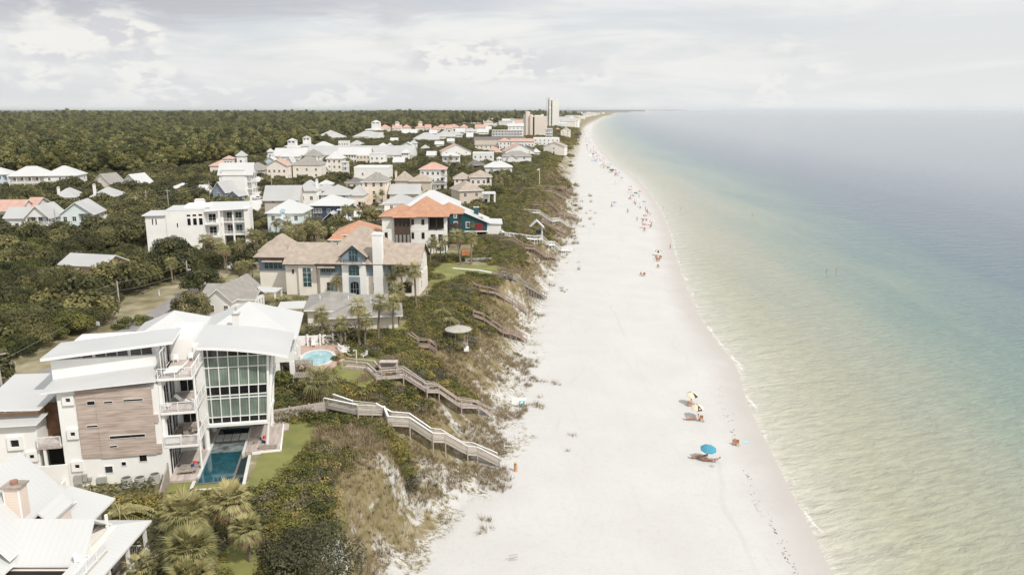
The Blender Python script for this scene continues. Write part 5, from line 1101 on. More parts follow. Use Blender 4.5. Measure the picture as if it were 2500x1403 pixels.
for a, y, b, n_, w_, r_, t_, lb in ((923, 357, 943, 1.2, WHT, RMW, 'hip', 'small white hip roof peeping over the very long building, larger of two'), (944, 357, 955, 1, WHT, RMW, 'hip', 'tiny white hip roof peeping over the very long building'), (742, 310, 757, 1.6, WHT, RMW, 'gx', 'small white house alone high in the pine wood'), (824, 308, 834, 1.6, PNK, RGW, 'hip', 'small greyish hip roof alone in the far pines'), (861, 308, 871, 1.6, WHT, RMW, 'hip', 'bright little roof left of the house with the raised room'), (953, 343, 970, 1.2, CRM, RMW, 'gx', 'low white roof among the oaks right of the pale halls'),
    (980, 374, 997, 1.8, WHT, RMW, 'hip', 'white house at the right end of the very long building'), (862, 431, 897, 1, WHT, CON2, 'flat', 'flat white annex left of the white pavilion'), (1042, 379, 1063, 1.2, WHT, RMW, 'gx', 'low white house half sunk in the oaks left of the columned porch'), (980, 355, 1007, 1.8, WHT, RMW, 'gy', 'white gabled house at the edge of the oaks, before the grey lodge'), (1000, 350, 1016, 2.2, WHT, RGW, 'hip', 'white two storey house beside the sprawling lodge'), (1139, 334, 1154, 1.4, LBW, RMW, 'gx', 'small pale blue house below the second row'),
    (1062, 352, 1082, 1.4, WHT, RMW, 'gx', 'white long house left of the coral gabled hall'), (1028, 362, 1045, 1.1, CRM, RGW, 'hip', 'low grey white roof between the lodge and the oaks'), (786, 412, 800, 1.3, WHT, RMW, 'gy', 'narrow white gable beside the broad grey hip roof'), (960, 395, 985, 1.0, WHT, RMW, 'gx', 'long white garage beyond the box building'), (1205, 352, 1222, 1.4, CRM, RTN, 'gx', 'low tan roofed house under the square cream block'), (1300, 372, 1318, 1.3, WHT, RMW, 'hip', 'small white house on the dune beside the grey roofed one'), (1092, 345, 1108, 1.6, STU, RMW, 'gx', 'white house behind the left coral gabled hall'), (700, 395, 712, 1.6, WHT, RMW, 'gy', 'white gabled house between the pink cream and the grey hip roofed ones'),
    (480, 470, 498, 1.0, WHT, RMW, 'gx', 'small white shed among the oaks near the street poles'), (262, 448, 276, 1.0, CRM, RGR, 'gx', 'low grey roofed shed behind the pink walled cottage'), (60, 505, 84, 1.4, PNK, RCO, 'gx', 'pinkish house behind the white gabled one'), (1088, 395, 1104, 1.0, WHT, RMW, 'flat', 'flat white garden building before the columned porch')):
    HS(lb, a, y, b, n_, 10 if y > 340 else 18, w_, r_, t_, rot=0, wf=3, wr=1, rh=2.6 if y > 340 else 4.5, door=False)
# ---------------------------------------------------------------- towers
BEI = mat('beige_render', (.80, .71, .63), .85, var=.03, vs=.05); TWH = mat('tower_white', (.88, .86, .80), .8, var=.03, vs=.05)
def tower(label, name, px0, pyb, px1, htop, parts):
    x, y = G(px0, pyb, 13); f = Fr((x, y), 0); H = f.root(name, label, 'tower', clear=(-6, 60, -6, 40)); parts(H, f, f.width(px1, 0)); return H
def t1(H, f, W):
    z = lambda py, px=1340: f.fv(px, py)[1]; u = lambda px: f.width(px, 30); t = z(277, 1330)
    g = MB(); g.box(u(1305), u(1336), 0, 26, -2, z(284, 1320)); g.box(u(1301), u(1305), 2, 24, -2, z(283, 1303)); g.build('wall', BEI, H)
    for a, b, c, v in ((1278.5, 1284, 280, 5), (1284, 1289, 272, 2), (1289, 1294.5, 272.5, 4), (1294.5, 1301, 279.5, 1)):
        g = MB(); g.box(u(a), u(b) - .02, v, 22, -2, z(c, a)); g.build('stair_tower', BEI, H)
    n = 9
    for k in range(n):
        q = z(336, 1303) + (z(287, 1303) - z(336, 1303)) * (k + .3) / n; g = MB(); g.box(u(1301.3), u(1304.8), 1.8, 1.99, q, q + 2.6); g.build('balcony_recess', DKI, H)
    g = MB(); g.box(u(1306), u(1322), 6, 20, z(284, 1320) + .01, z(281.5, 1320)); g.box(u(1322), u(1328), 8, 16, z(284, 1320) + .01, z(279.5, 1320)); g.build('roof_plant_room', CON2, H)
tower('broad beige apartment tower with fluted stair shafts', 'apartment_tower', 1278, 338, 1336, 60, t1)
def t2(H, f, W):
    z = lambda py, px=1350: f.fv(px, py)[1]; u = lambda px: f.width(px, 30)
    g = MB(); g.box(u(1348.5), u(1365), 0, 26, -2, z(244.5)); g.build('wall', TWH, H); g = MB(); g.box(u(1336), u(1340.5), 3, 24, -2, z(238.5)); g.box(u(1341), u(1345), 1, 22, -2, z(237)); g.box(u(1345), u(1348.5), 3.2, 22, -2, z(241)); g.box(u(1340.5), u(1341), 4, 22, -2, z(240)); g.build('shaft', TWH, H)
    g = MB(); g.box(u(1341), u(1345), -1, .98, -2, z(264)); g.build('lower_shaft', TWH, H)
    for k in range(20):
        q = z(308) + (z(244) - z(308)) * (k + .2) / 20
        for a, b, v in ((1345.3, 1348.2, 3.15), (1338.6, 1340.2, 2.95)):
            g = MB(); g.box(u(a), u(b), v - .1, v + .04, q, q + (z(244) - z(308)) / 34); g.build('balcony_recess', DKI if a > 1340 else GLM, H)
    g = MB(); g.box(u(1357), u(1359), 4, 10, z(244.5) + .01, z(241)); g.build('roof_plant_room', CON2, H)
tower('tallest slim white apartment tower rising above the horizon', 'apartment_tower', 1335.5, 317, 1365, 75, t2)
t = thing('water_tower', 'tiny white water tower on the skyline right of the tall tower', 'water tower', (*G(1387, 271.5, 13), 13)); s = 1 / pxm(t.location.x, t.location.y, 40)
g = MB(); g.tube((0, 0, 0), (0, 0, 7 * s), .7 * s, .5 * s, 8); g.build('stem', CON2, t); g = MB(); g.tube((0, 0, 7 * s), (0, 0, 8.5 * s), .6 * s, 2 * s, 10); g.tube((0, 0, 8.5 * s), (0, 0, 10 * s), 2 * s, .8 * s, 10); g.build('tank', TWH, t)
# far town strung along the coast beyond the tower: copies of a few kinds
FT = []
for k, (w_, d_, h_, m_, r_, t_) in enumerate(((16, 14, 7, WHT, RMW, 'hip'), (22, 14, 9, CRM, RGW, 'gx'), (14, 18, 8, STU, RMW, 'gy'), (30, 16, 12, WHT, CON2, 'flat'), (18, 14, 8, PNK, RTN, 'hip'))):
    t = thing('house', 'x', 'house'); g = MB(); g.box(0, w_, 0, d_, -2, h_)
    if t_ in ('gx', 'gy'): gend(g, 0, w_, 0, d_, h_, 4, t_[1])
    g.build('wall', m_, t); g = MB()
    if t_ == 'hip': hip(g, 0, w_, 0, d_, h_, 4)
    elif t_ == 'flat': g.box(-.3, w_ + .3, -.3, d_ + .3, h_, h_ + .8)
    else: gable(g, 0, w_, 0, d_, h_, 4, t_[1])
    g.build('roof', [r_, TRIM], t); FT.append(t)
for k in range(150):
    y = 1750 * (1 + 3.2 * (k / 150) ** 1.5) * rnd.uniform(.95, 1.05); e = interp(EDGE, y); x = e - 20 - (rnd.random() ** 1.6) * (60 + y * .075)
    o = inst(FT[k % 5], (x, y, 13), rnd.uniform(-.4, .4), rnd.uniform(.9, 1.5), 'distant pale house in the strip along the far coast', 'house', 'houses strung along the far coast'); FOOTS.append((x + 8, y + 7, 0, 16, 16))
for k, (px, hh) in enumerate(((1577, 7), (1583, 4), (1589, 6), (1596, 5), (1603, 7), (1610, 5), (1618, 6), (1627, 4), (1638, 3), (1648, 2.5), (1655, 2))):
    x, y = G(px, 271, 0); y *= .55; x *= .55; s = 1 / pxm(x, y, 30)
    t = thing('hotel_tower', 'faint hotel tower on the farthest headland', 'tower', (x, y, 3), 0, 'hotel towers on the farthest headland'); g = MB(); g.box(0, 3.4 * s, 0, 2 * s, -5, (hh * .6 + 1.5) * s); g.build('wall', TWH, t); g = MB(); g.box(1 * s, 2.2 * s, .5 * s, 1.5 * s, (hh * .6 + 1.5) * s, (hh * .6 + 2.1) * s); g.build('roof_plant_room', TWH, t)
# ================================================================ timber walkovers down the dune
WALKS_PLAN = []
def walk(label, pts, wood, w=1.25, railw=None, mids=2, slats=True, cat='boardwalk', cap=None):
    "pts: (px, py, height of the deck above the terrain) along the seaward centre line; level and sloping runs follow one another"
    W = []
    for px, py, up in pts:
        p = P(px, py, up); W.append(Vector((p.x, p.y, p.z + up)))
    for i in range(1, len(W)):          # never rises towards the sea
        if W[i].z > W[i - 1].z: W[i].z = W[i - 1].z
    o = W[0]; t = thing('dune_walkover', label, cat, tuple(o), 0); Q = [p - o for p in W]; rm = railw or wood
    for a, b in zip(W, W[1:]): WALKS_PLAN.append(((a.x, a.y), (b.x, b.y)))
    def side(i):
        a = Q[max(0, i - 1)]; b = Q[min(len(Q) - 1, i + 1)]; d = b - a; d.z = 0; d.normalize(); return Vector((d.y, -d.x, 0)) * w / 2
    S = [side(i) for i in range(len(Q))]
    for i, (a, b) in enumerate(zip(Q, Q[1:])):
        slope = abs(b.z - a.z) / max(.1, (b - a).length); g = MB(); L_ = (b - a).length
        if slope > .12:
            n = max(2, int(L_ / .32))
            for k in range(n):
                p, q = a.lerp(b, k / n), a.lerp(b, (k + 1) / n); z = p.z; sp, sq = S[i].lerp(S[i + 1], k / n), S[i].lerp(S[i + 1], (k + 1) / n)
                g.solid([p + sp - Vector((0, 0, .05)), Vector((q.x, q.y, z - .05)) + sq, Vector((q.x, q.y, z - .05)) - sq, p - sp - Vector((0, 0, .05))], [p + sp, Vector((q.x, q.y, z)) + sq, Vector((q.x, q.y, z)) - sq, p - sp])
            g.build('steps', wood, t)
        else:
            z = Vector((0, 0, .08)); g.solid([a + S[i] - z, b + S[i + 1] - z, b - S[i + 1] - z, a - S[i] - z], [a + S[i], b + S[i + 1], b - S[i + 1], a - S[i]]); g.build('deck', wood, t)
        for sg in (-1, 1):
            g = MB(); A, B = a + S[i] * sg * 1.05, b + S[i + 1] * sg * 1.05; up = Vector((0, 0, 1))
            (g if not cap else MB()).bar(A + up * 1.05, B + up * 1.05, .2, .06)
            for k in range(mids): h = .22 + .62 * k / max(1, mids - 1); g.bar(A + up * h, B + up * h, .045, .13)
            g.bar(A - up * .02, B - up * .02, .05, .28); RL = g.build('railing', rm, t)
            if cap: g = MB(); g.bar(A + up * 1.05, B + up * 1.05, .24, .06); g.build('handrail', cap, RL)
    n_ = 0
    for i, (a, b) in enumerate(zip(Q, Q[1:])):
        L_ = (b - a).length; n = max(1, int(L_ / 2.4))
        for k in range(n + (1 if i == len(Q) - 2 else 0)):
            u = k / n; p = a.lerp(b, u); s = S[i].lerp(S[i + 1], u)
            for sg in (-1, 1):
                q = p + s * sg * 1.16; gz = HT(o.x + q.x, o.y + q.y) - o.z - .3
                post(t, q.x, q.y, min(gz, q.z - .3), q.z + 1.0, .065, wood)
    return t
WDO = mat('brown_weathered_deck', (.36, .27, .225), .85, var=.18, vs=1.6)
walk('long pale walkover with a broad white handrail, nearest to the camera', [(803, 985, 1.2), (868, 1002, 1.2), (928, 1005, 1.3), (952, 1028, 1.5), (1000, 1031, 1.9), (1055, 1068, 1.9), (1082, 1070, 1.9), (1135, 1100, 1.6), (1160, 1102, 1.3), (1217, 1128, .35)], WDW, mids=4, w=1.5, cap=TRIM)
walk('pinkish brown walkover with a covered bench landing halfway', [(842, 893, .35), (905, 897, .5), (925, 912, .9), (985, 914, 1.1), (1040, 950, 1.4), (1066, 951, 1.5), (1120, 988, 1.6), (1160, 990, 1.3), (1194, 1008, .4)], WDP, mids=2)
walk('short brown handrailed steps among the scrub above the bare dune', [(1000, 826, .5), (1022, 842, .6), (1048, 843, .8), (1066, 856, .4)], WDO, mids=1, w=.9)
walk('brown walkover ending beside the gazebo dune, third from the camera', [(1152, 768, .7), (1180, 776, .9), (1225, 808, 1.3), (1240, 811, 1.3), (1280, 828, .4)], WDO, mids=2, w=1.1)
walk('brown walkover rising out of the green scrub, fourth from the camera', [(1150, 700, .5), (1166, 706, .8), (1205, 713, 1.1), (1285, 762, .4)], WDO, mids=2, w=1.2)
walk('pale grey walkover at the end of the mansion lawn path', [(1218, 672, .5), (1245, 676, 1.1), (1328, 725, .4)], WDG, mids=2, w=1.3)
walk('long reddish brown walkover below the teal stilt house', [(1198, 583, .6), (1252, 585, 1.1), (1278, 603, 1.5), (1300, 606, 1.5), (1325, 624, 1.4), (1342, 625, 1.1), (1361, 635, .4)], WDO, mids=2, w=1.3)
walk('white zigzag walkover leading down from the small white kiosk', [(1238, 575, .6), (1300, 583, .9), (1320, 582, 1.2), (1336, 597, 1.3), (1350, 596, 1.3), (1366, 610, 1.2), (1382, 609, 1.0), (1396, 613, .4)], TRIM, mids=2, w=1.2)
walk('white railed walkover curving over the scrub, above the kiosk', [(1284, 517, .6), (1315, 519, 1.0), (1345, 540, 1.3), (1362, 537, 1.4), (1385, 552, .5)], CON2, mids=2, w=1.2)
walk('brown walkover running beside the white curved one', [(1318, 540, .8), (1345, 552, 1.4), (1384, 572, .4)], WDO, mids=2, w=1.2)
walk('brown walkover on tall posts, farther up the beach', [(1288, 498, .7), (1340, 500, 1.4), (1362, 518, 1.6), (1385, 526, 1.4), (1408, 533, .4)], WDO, mids=2, w=1.3)
walk('pinkish boardwalk with a long straight run past the flagpole', [(1272, 466, .5), (1300, 464, .5), (1340, 466, .6), (1362, 477, .8), (1376, 483, .5)], WDP, mids=1, w=2)
walk('broad curved public walkover with crossed bracing', [(1294, 456, .6), (1352, 457, 1.5), (1366, 461, 2.6), (1378, 458, 2.6), (1388, 478, .6)], WDO, mids=2, w=2.2)
walk('distant walkover descending the far dune in a straight line', [(1343, 396, .8), (1372, 414, 1.2), (1392, 424, .5)], WDW, mids=1, w=2)
walk('distant brown walkover beyond the public stairs', [(1322, 420, .8), (1345, 424, 1.2), (1372, 438, .5)], WDO, mids=1, w=2)
LEG = 1
# landing bench roof on the second walkover
p = P(945, 912, 1.0); t = thing('boardwalk_shelter', 'pinkish slatted bench shelter on the landing of the brown walkover', 'shelter', (p.x, p.y + 1.2, p.z + 1.05), 0)
g = MB(); g.box(-1.3, 1.3, -.1, 1.1, 1.2, 1.28); g.build('top', WDP, t); g = MB(); g.box(-1.25, 1.25, .9, 1.0, .2, 1.15); g.box(-1.25, 1.25, .3, .85, .4, .46); g.build('bench', WDP, t)
for x in (-1.2, 1.2):
    for y in (0, 1.0): post(t, x, y, -1.4, 1.2, .06, WDP)
# gazebo
p = P(1128, 852); t = thing('gazebo', 'round dune gazebo with a pale segmented roof on thin posts', 'gazebo', (p.x - .6, p.y, p.z), 0); g = MB(); n = 10; zt = 3.6
for k in range(n):
    a, b = k * 6.2832 / n, (k + 1) * 6.2832 / n; A = (2.35 * math.cos(a), 2.35 * math.sin(a), zt); B = (2.35 * math.cos(b), 2.35 * math.sin(b), zt); C_ = (0, 0, zt + .75)
    g.solid([(A[0], A[1], zt - .1), (B[0], B[1], zt - .1), (0, 0, zt + .6)], [A, B, C_])
    g.bar((A[0], A[1], A[2] + .03), (0, 0, zt + .79), .05, .03)
g.build('roof', mat('pale_shingle', (.43, .40, .35), .8, var=.08), t)
for k in range(6): a = k * 1.047 + .3; post(t, 1.6 * math.cos(a), 1.6 * math.sin(a), -.6, zt, .06, WDG)
g = MB(); g.tube((0, 0, .9), (0, 0, 1.0), 1.7, n=12); g.build('floor', WDG, t)
for k in range(3): g = MB(); g.box(1.0, 1.8, -.9 - .25 * k, -.7 - .25 * k, .0 + .0, .8 - .25 * k); g.build('step', TRIM, t)
# pergolas by the board fence, fences, kiosk, flag
def pergola(label, px, py, w, d, rot):
    x, y = G(px, py, 15.2); t = thing('pergola', label, 'pergola', (x, y, 13), R(rot))
    for a in (0, w):
        for b in (0, d): post(t, a, b, -.5, 2.2, .07, WDG)
    g = MB()
    for k in range(int(w / .22)): g.box(.22 * k, .22 * k + .12, -.3, d + .3, 2.28, 2.36)
    g.build('slatted_roof', WDG, t); g = MB(); g.box(-.1, w + .1, -.05, .05, 2.2, 2.28); g.box(-.1, w + .1, d - .05, d + .05, 2.2, 2.28); g.build('beam', WDG, t)
pergola('grey slatted pergola roof beside the columns of the villa', 676, 893, 4.6, 1.8, 8); pergola('small slatted pergola lower down behind the shaggy palm', 716, 922, 2.2, 1.6, 8)
def fence(label, p0, p1, h, m, name='board_fence', pm=None, every=2.2, z=13.0):
    a, b = Vector(G(*p0, z)), Vector(G(*p1, z)); d = b - a; t = thing(name, label, 'fence', (a.x, a.y, z), math.atan2(d.y, d.x)); g = MB(); g.box(0, d.length, -.03, .03, -.5, h); g.build('board_panel', m, t)
    n = max(1, int(d.length / every))
    for k in range(n + 1): post(t, d.length * k / n, .08, -.5, h + .12, .07, pm or m)
fence('weathered board fence behind the hedge of the lawn', (660, 1034), (803, 1010), 1.7, WDP)
fence('blue grey garden fence at the edge of the villa lawn', (1136, 641), (1200, 639), 1.1, mat('blue_grey_boards', (.36, .42, .44), .8, var=.12, vs=1))
fence('orange timber retaining wall behind the palms of the villa', (1127, 634), (1147, 630), 2.4, mat('orange_timber', (.50, .21, .09), .8, var=.2, vs=1, stripe=('Z', .3, .7, .02)), 'timber_wall')
fence('low white wall beside the road at the modern house', (25, 990), (155, 905), .5, CON2, 'low_wall')
for k, (px, py) in enumerate(((122, 930), (95, 947), (65, 965))):
    x, y = G(px, py, 13); t = thing('bollard', 'white stub post beside the low road wall', 'bollard', (x, y, 13), 0, 'white stub posts at the road'); g = MB(); g.box(-.16, .16, -.16, .16, -.2, 1.0); g.build('shaft', TRIM, t); g = MB(); g.box(-.2, .2, -.2, .2, 1.001, 1.1); g.build('cap', TRIM, t)
x, y = G(1112, 622, 13.4); o = sheet_ = MB(); o.box(-4.0, 3.6, -2.6, 2.4, -.4, .45, 0); o = o.build('pool_cover', mat('green_pool_cover', (.035, .22, .13), .5, var=.15), loc=(x, y, 13)); tag(o, 'dark green pool cover in the terrace of the tile roof villa', 'pool cover')
p = P(1310, 571); t = thing('kiosk', 'small white gabled kiosk at the top of the white zigzag walkover', 'kiosk', tuple(p), 0); g = MB(); gable(g, -2, 2, -2, 2, 2.6, 1.9, 'y', .5); g.build('roof', [RMW, TRIM], t); g = MB(); g.box(-1.5, 1.5, .5, 1.7, 0, 1.2); g.build('counter', TEAL, t)
for x in (-1.8, 1.8):
    for y in (-1.8, 1.8): post(t, x, y, -.8, 2.7, .12)
p = P(1317, 457); t = thing('flagpole', 'white flagpole with a small flag above the dune', 'flagpole', tuple(p), 0); g = MB(); g.tube((0, 0, 0), (0, 0, 9.4), .13, .09); g.build('pole', TRIM, t); g = MB(); g.solid([(-1.2, 0, 8.3), (-.1, 0, 8.5), (-.1, .03, 8.5), (-1.2, .03, 8.3)], [(-1.1, 0, 8.9), (-.1, 0, 9.2), (-.1, .03, 9.2), (-1.1, .03, 8.9)]); g.build('flag', TRIM, t)
# ================================================================ power poles, wires, signs, car, the little pink house
POLEW = mat('pole_wood', (.46, .43, .39), .9, var=.15, vs=2)
PT = {}
def upole(key, label, px, pyb, pyt, arm=True, trans=False, z=13.0):
    x, y = G(px, pyb, z); s = pxm(x, y, z + 4); h = (pyb - pyt) / s / .96; t = thing('utility_pole', label, 'utility pole', (x, y, z), .5, 'utility poles along the street'); g = MB(); g.tube((0, 0, -.5), (0, 0, h), .17, .11, 8); g.build('pole', POLEW, t)
    if arm: g = MB(); g.box(-1.0, 1.0, -.06, .06, h - .9, h - .76); g.build('crossarm', POLEW, t)
    if trans: g = MB(); g.tube((.45, 0, h - 3), (.45, 0, h - 1.9), .28, n=10); g.build('transformer', TRIM, t)
    PT[key] = Vector((x, y, z + h - .75))
upole('a', 'pale utility pole cut off by the left edge beside the road', 5, 950, 850)
upole('b', 'thin utility pole above the thicket near the sandy verge', 293, 757, 687, arm=False)
upole('c', 'white utility pole with a transformer beside the dark magnolia', 462, 718, 637, arm=False, trans=True)
upole('d', 'utility pole left of the big white modern house, tallest of three', 413, 520, 463); upole('e', 'utility pole with a crossarm among the oaks', 334, 520, 479); upole('f', 'utility pole right of another among the oaks', 360, 514, 466)
upole('g', 'utility pole beside the blue grey cottage', 514, 500, 446); upole('h', 'short utility pole just left of the blue grey cottage', 483, 495, 464); upole('i', 'slender pole before the pink cream three storey house', 664, 470, 424, arm=False); upole('j', 'pole in front of the aqua house', 140, 575, 512, arm=False); upole('k', 'pole standing before the tall cream house', 810, 430, 385, arm=False); upole('l', 'pole at the far left edge of the pine wood', 2, 500, 465, arm=False)
WIRE = mat('wire', (.32, .30, .27), .6)
def wire(label, a, b, sag=1.2, r=.022):
    g = MB(); n = 14; o = a
    for k in range(n):
        u, v = k / n, (k + 1) / n; p, q = a.lerp(b, u), a.lerp(b, v); p.z -= sag * 4 * u * (1 - u); q.z -= sag * 4 * v * (1 - v); g.tube(p - o, q - o, r, n=4, cap=False)
    w_ = g.build('power_line', WIRE, loc=tuple(o)); tag(w_, label, 'cable', 'power lines over the street')
V = Vector; far = V((-150, 70, 20))
for k, dz in enumerate((0, -1.6)):
    wire(('upper' if k == 0 else 'lower') + ' power line from the transformer pole to the thin pole', PT['c'] + V((0, 0, dz)), PT['b'] + V((0, 0, dz + .5)), .4)
    wire(('upper' if k == 0 else 'lower') + ' power line from the thin pole over the thicket to the left', PT['b'] + V((0, 0, dz + .5)), PT['a'] + V((-25 + 6 * k, 15, dz - 2)), 1.0)
wire('single power line from the road sign to the left pole', PT['a'] + V((0, 0, -1)), V((*G(240, 780, 13), 16)), .6)
for k in range(3):
    wire('power line %s of three across the oaks behind the big white house' % ('one', 'two', 'three')[k], PT['g'] + V((0, 0, .2 - k * .9)), PT['e'] + V((0, 0, .2 - k * .9)), .7, .04)
    wire('power line %s of three running on towards the left edge' % ('one', 'two', 'three')[k], PT['e'] + V((0, 0, .2 - k * .9)), V((*G(-60, 600, 13), 19 - k)), 1.0, .035)
for px, py, lb in ((242, 812, 'white square sign on a post at the road bend'), (38, 915, 'white square sign on a thin post beside the road')):
    x, y = G(px, py, 13); t = thing('road_sign', lb, 'sign', (x, y, 13), -.4); g = MB(); g.tube((0, 0, 0), (0, 0, 2.0), .04, n=6); g.build('post', WDO, t); g = MB(); g.box(-.42, .42, -.08, -.045, 1.3, 2.0); g.build('board', TRIM, t)
x, y = G(389, 722, 13); t = thing('marker_post', 'short white marker post on the sandy verge', 'post', (x, y, 13), 0); g = MB(); g.tube((0, 0, 0), (0, 0, 1.1), .09, n=8); g.build('shaft', TRIM, t); g = MB(); g.tube((0, 0, 1.101), (0, 0, 1.2), .1, .05, 8); g.build('cap', TRIM, t)
def car(label, px, py, rot, body, name='parked_car', s=1.0, z=13.05):
    x, y = G(px, py, z); t = thing(name, label, 'car', (x, y, z), R(rot)); t.scale = (s, s, s); g = MB()
    prof = [(-2.2, .35), (2.2, .35), (2.25, .75), (1.5, .95), (.8, 1.02), (.25, 1.45), (-1.1, 1.48), (-1.8, 1.05), (-2.2, .95)]
    g.solid([(a, -.85, b) for a, b in prof][::-1] if 0 else [(a, -.85, b) for a, b in prof], [(a, .85, b) for a, b in prof]); o = g.build('body', body, t)
    bm = bmesh.new(); bm.from_mesh(o.data); bmesh.ops.recalc_face_normals(bm, faces=bm.faces); bmesh.ops.bevel(bm, geom=bm.edges[:], offset=.07, segments=2, affect='EDGES'); bm.to_mesh(o.data); bm.free()
    for sg in (-1, 1):
        g = MB(); y0 = .856 * sg; p = [(.72, 1.0), (.2, 1.38), (-1.05, 1.4), (-1.6, 1.03)]; g.poly([(a, y0, b) for a, b in p]); g.build('side_window', GLD, t)
    g = MB(); g.poly([(.86, -.7, 1.06), (.86, .7, 1.06), (.34, .62, 1.42), (.34, -.62, 1.42)]); g.build('windscreen', GLD, t)
    for a in (-1.4, 1.4):
        for b in (-.88, .88): g = MB(); g.tube((a, b - .1, .33), (a, b + .1, .33), .33, n=16); w_ = g.build('wheel', GLD, t); g = MB(); g.tube((a, b - .11, .33), (a, b + .11, .33), .18, n=10); g.build('hub', ACM, w_)
    for b in (-.6, .6): g = MB(); g.box(2.2, 2.27, b - .15, b + .15, .62, .74); g.build('headlight', TRIM, t)
    return t
CRED = mat('dark_red_car_paint', (.30, .006, .02), .25, spec=.8); car('dark red car parked under the carport among the oaks', 122, 700, 12, CRED)
car('small red car on the street behind the navy house', 884, 505, 20, CRED); CWH = mat('white_car_paint', (.7, .7, .7), .3); car('white car parked near the red one on the street', 930, 503, 10, CWH); car('white van like car on the pale street left of the tan house', 628, 487, 60, CWH)
x, y = G(155, 700, 13); t = thing('carport', 'grey roofed carport sheltering the red car', 'carport', (*G(75, 700, 13), 13), R(10)); g = MB(); g.box(0, 8.5, 0, 6.5, 2.7, 2.9); g.build('roof', [RGW], t)
for a in (.2, 8.3):
    for b in (.2, 6.3): post(t, a, b, -.2, 2.7, .09)
HS('pink beige cottage half hidden by oaks beyond the red car', 150, 643, 251, 1.15, 7, mat('salmon_siding', (.66, .47, .36), .7, var=.06, stripe=('Z', .2, .9, .01)), RGW, 'gx', rot=-14, wf=1, wr=2, rh=1.6, door=False)
# ================================================================ the beach
def B3(px, py): return P(px, py)
def umbrella(label, px, py, cols, r=1.1, h=2.05, tilt=.18, group=None, face=None, marks=()):
    p = B3(px, py); t = thing('beach_umbrella', label, 'umbrella', tuple(p), rnd.uniform(0, .5) if face is None else face, group); g = MB(); g.tube((0, 0, -.3), (0, 0, h + .2), .022, n=6); g.build('pole', TRIM, t)
    g = MB(); n = 8
    for k in range(n):
        a, b = 6.2832 * k / n, 6.2832 * (k + 1) / n; m = k % len(cols)
        R1, R2 = r * .55, r; z0, z1, z2 = h + .12, h - .06, h - .38
        q = lambda rr, an, z: (rr * math.cos(an), rr * math.sin(an) * 1.0, z + tilt * rr * math.sin(an))
        g.poly([(0, 0, z0), q(R1, a, z1), q(R1, b, z1)], m); g.poly([q(R1, a, z1), q(R2, a, z2), q(R2, b, z2), q(R1, b, z1)], m)
        g.poly([q(R2, a, z2), q(R2 * 1.01, a, z2 - .1), q(R2 * 1.01, b, z2 - .1), q(R2, b, z2)], m)
        if k in marks: c = (a + b) / 2; g.poly([q(r * .72, c - .12, z1 - .07), q(r * .86, c - .1, z2 + .12), q(r * .86, c + .1, z2 + .12), q(r * .72, c + .12, z1 - .07)], len(cols))
    g.build('canopy', list(cols) + [TRIM], t); return t
YEL = mat('cream_yellow_canvas', (.80, .68, .50), .8); BRN = mat('dark_brown_canvas', (.06, .035, .035), .8); BLC = mat('teal_blue_canvas', (.055, .30, .42), .75, var=.06); CBL = mat('soft_blue_canvas', (.27, .36, .52), .8); PKC = mat('pink_red_canvas', (.50, .28, .25), .8); GRC = mat('green_canvas', (.06, .22, .14), .8); WHC = mat('white_canvas', (.74, .73, .70), .8)
ORW = mat('orange_brown_sling', (.42, .21, .12), .8); SKIN = mat('skin', (.50, .29, .19), .6, var=.05); SWB = mat('dark_swimwear', (.03, .04, .10), .7); SWR = mat('red_swimwear', (.45, .04, .04), .7); HAIR = mat('dark_hair', (.045, .028, .018), .8)
umbrella('cream and dark brown striped umbrella, farther of the two alike', 1688, 986, [YEL, YEL, BRN, YEL], 1.02, face=.35, marks=(2,))
umbrella('cream and dark brown striped umbrella, nearer of the two alike', 1702, 1018, [YEL, YEL, BRN, YEL], 1.02, face=-.15, marks=(6,))
umbrella('big plain teal blue umbrella nearest to the camera', 1728, 1122, [BLC], 1.18, 2.1, face=.2)
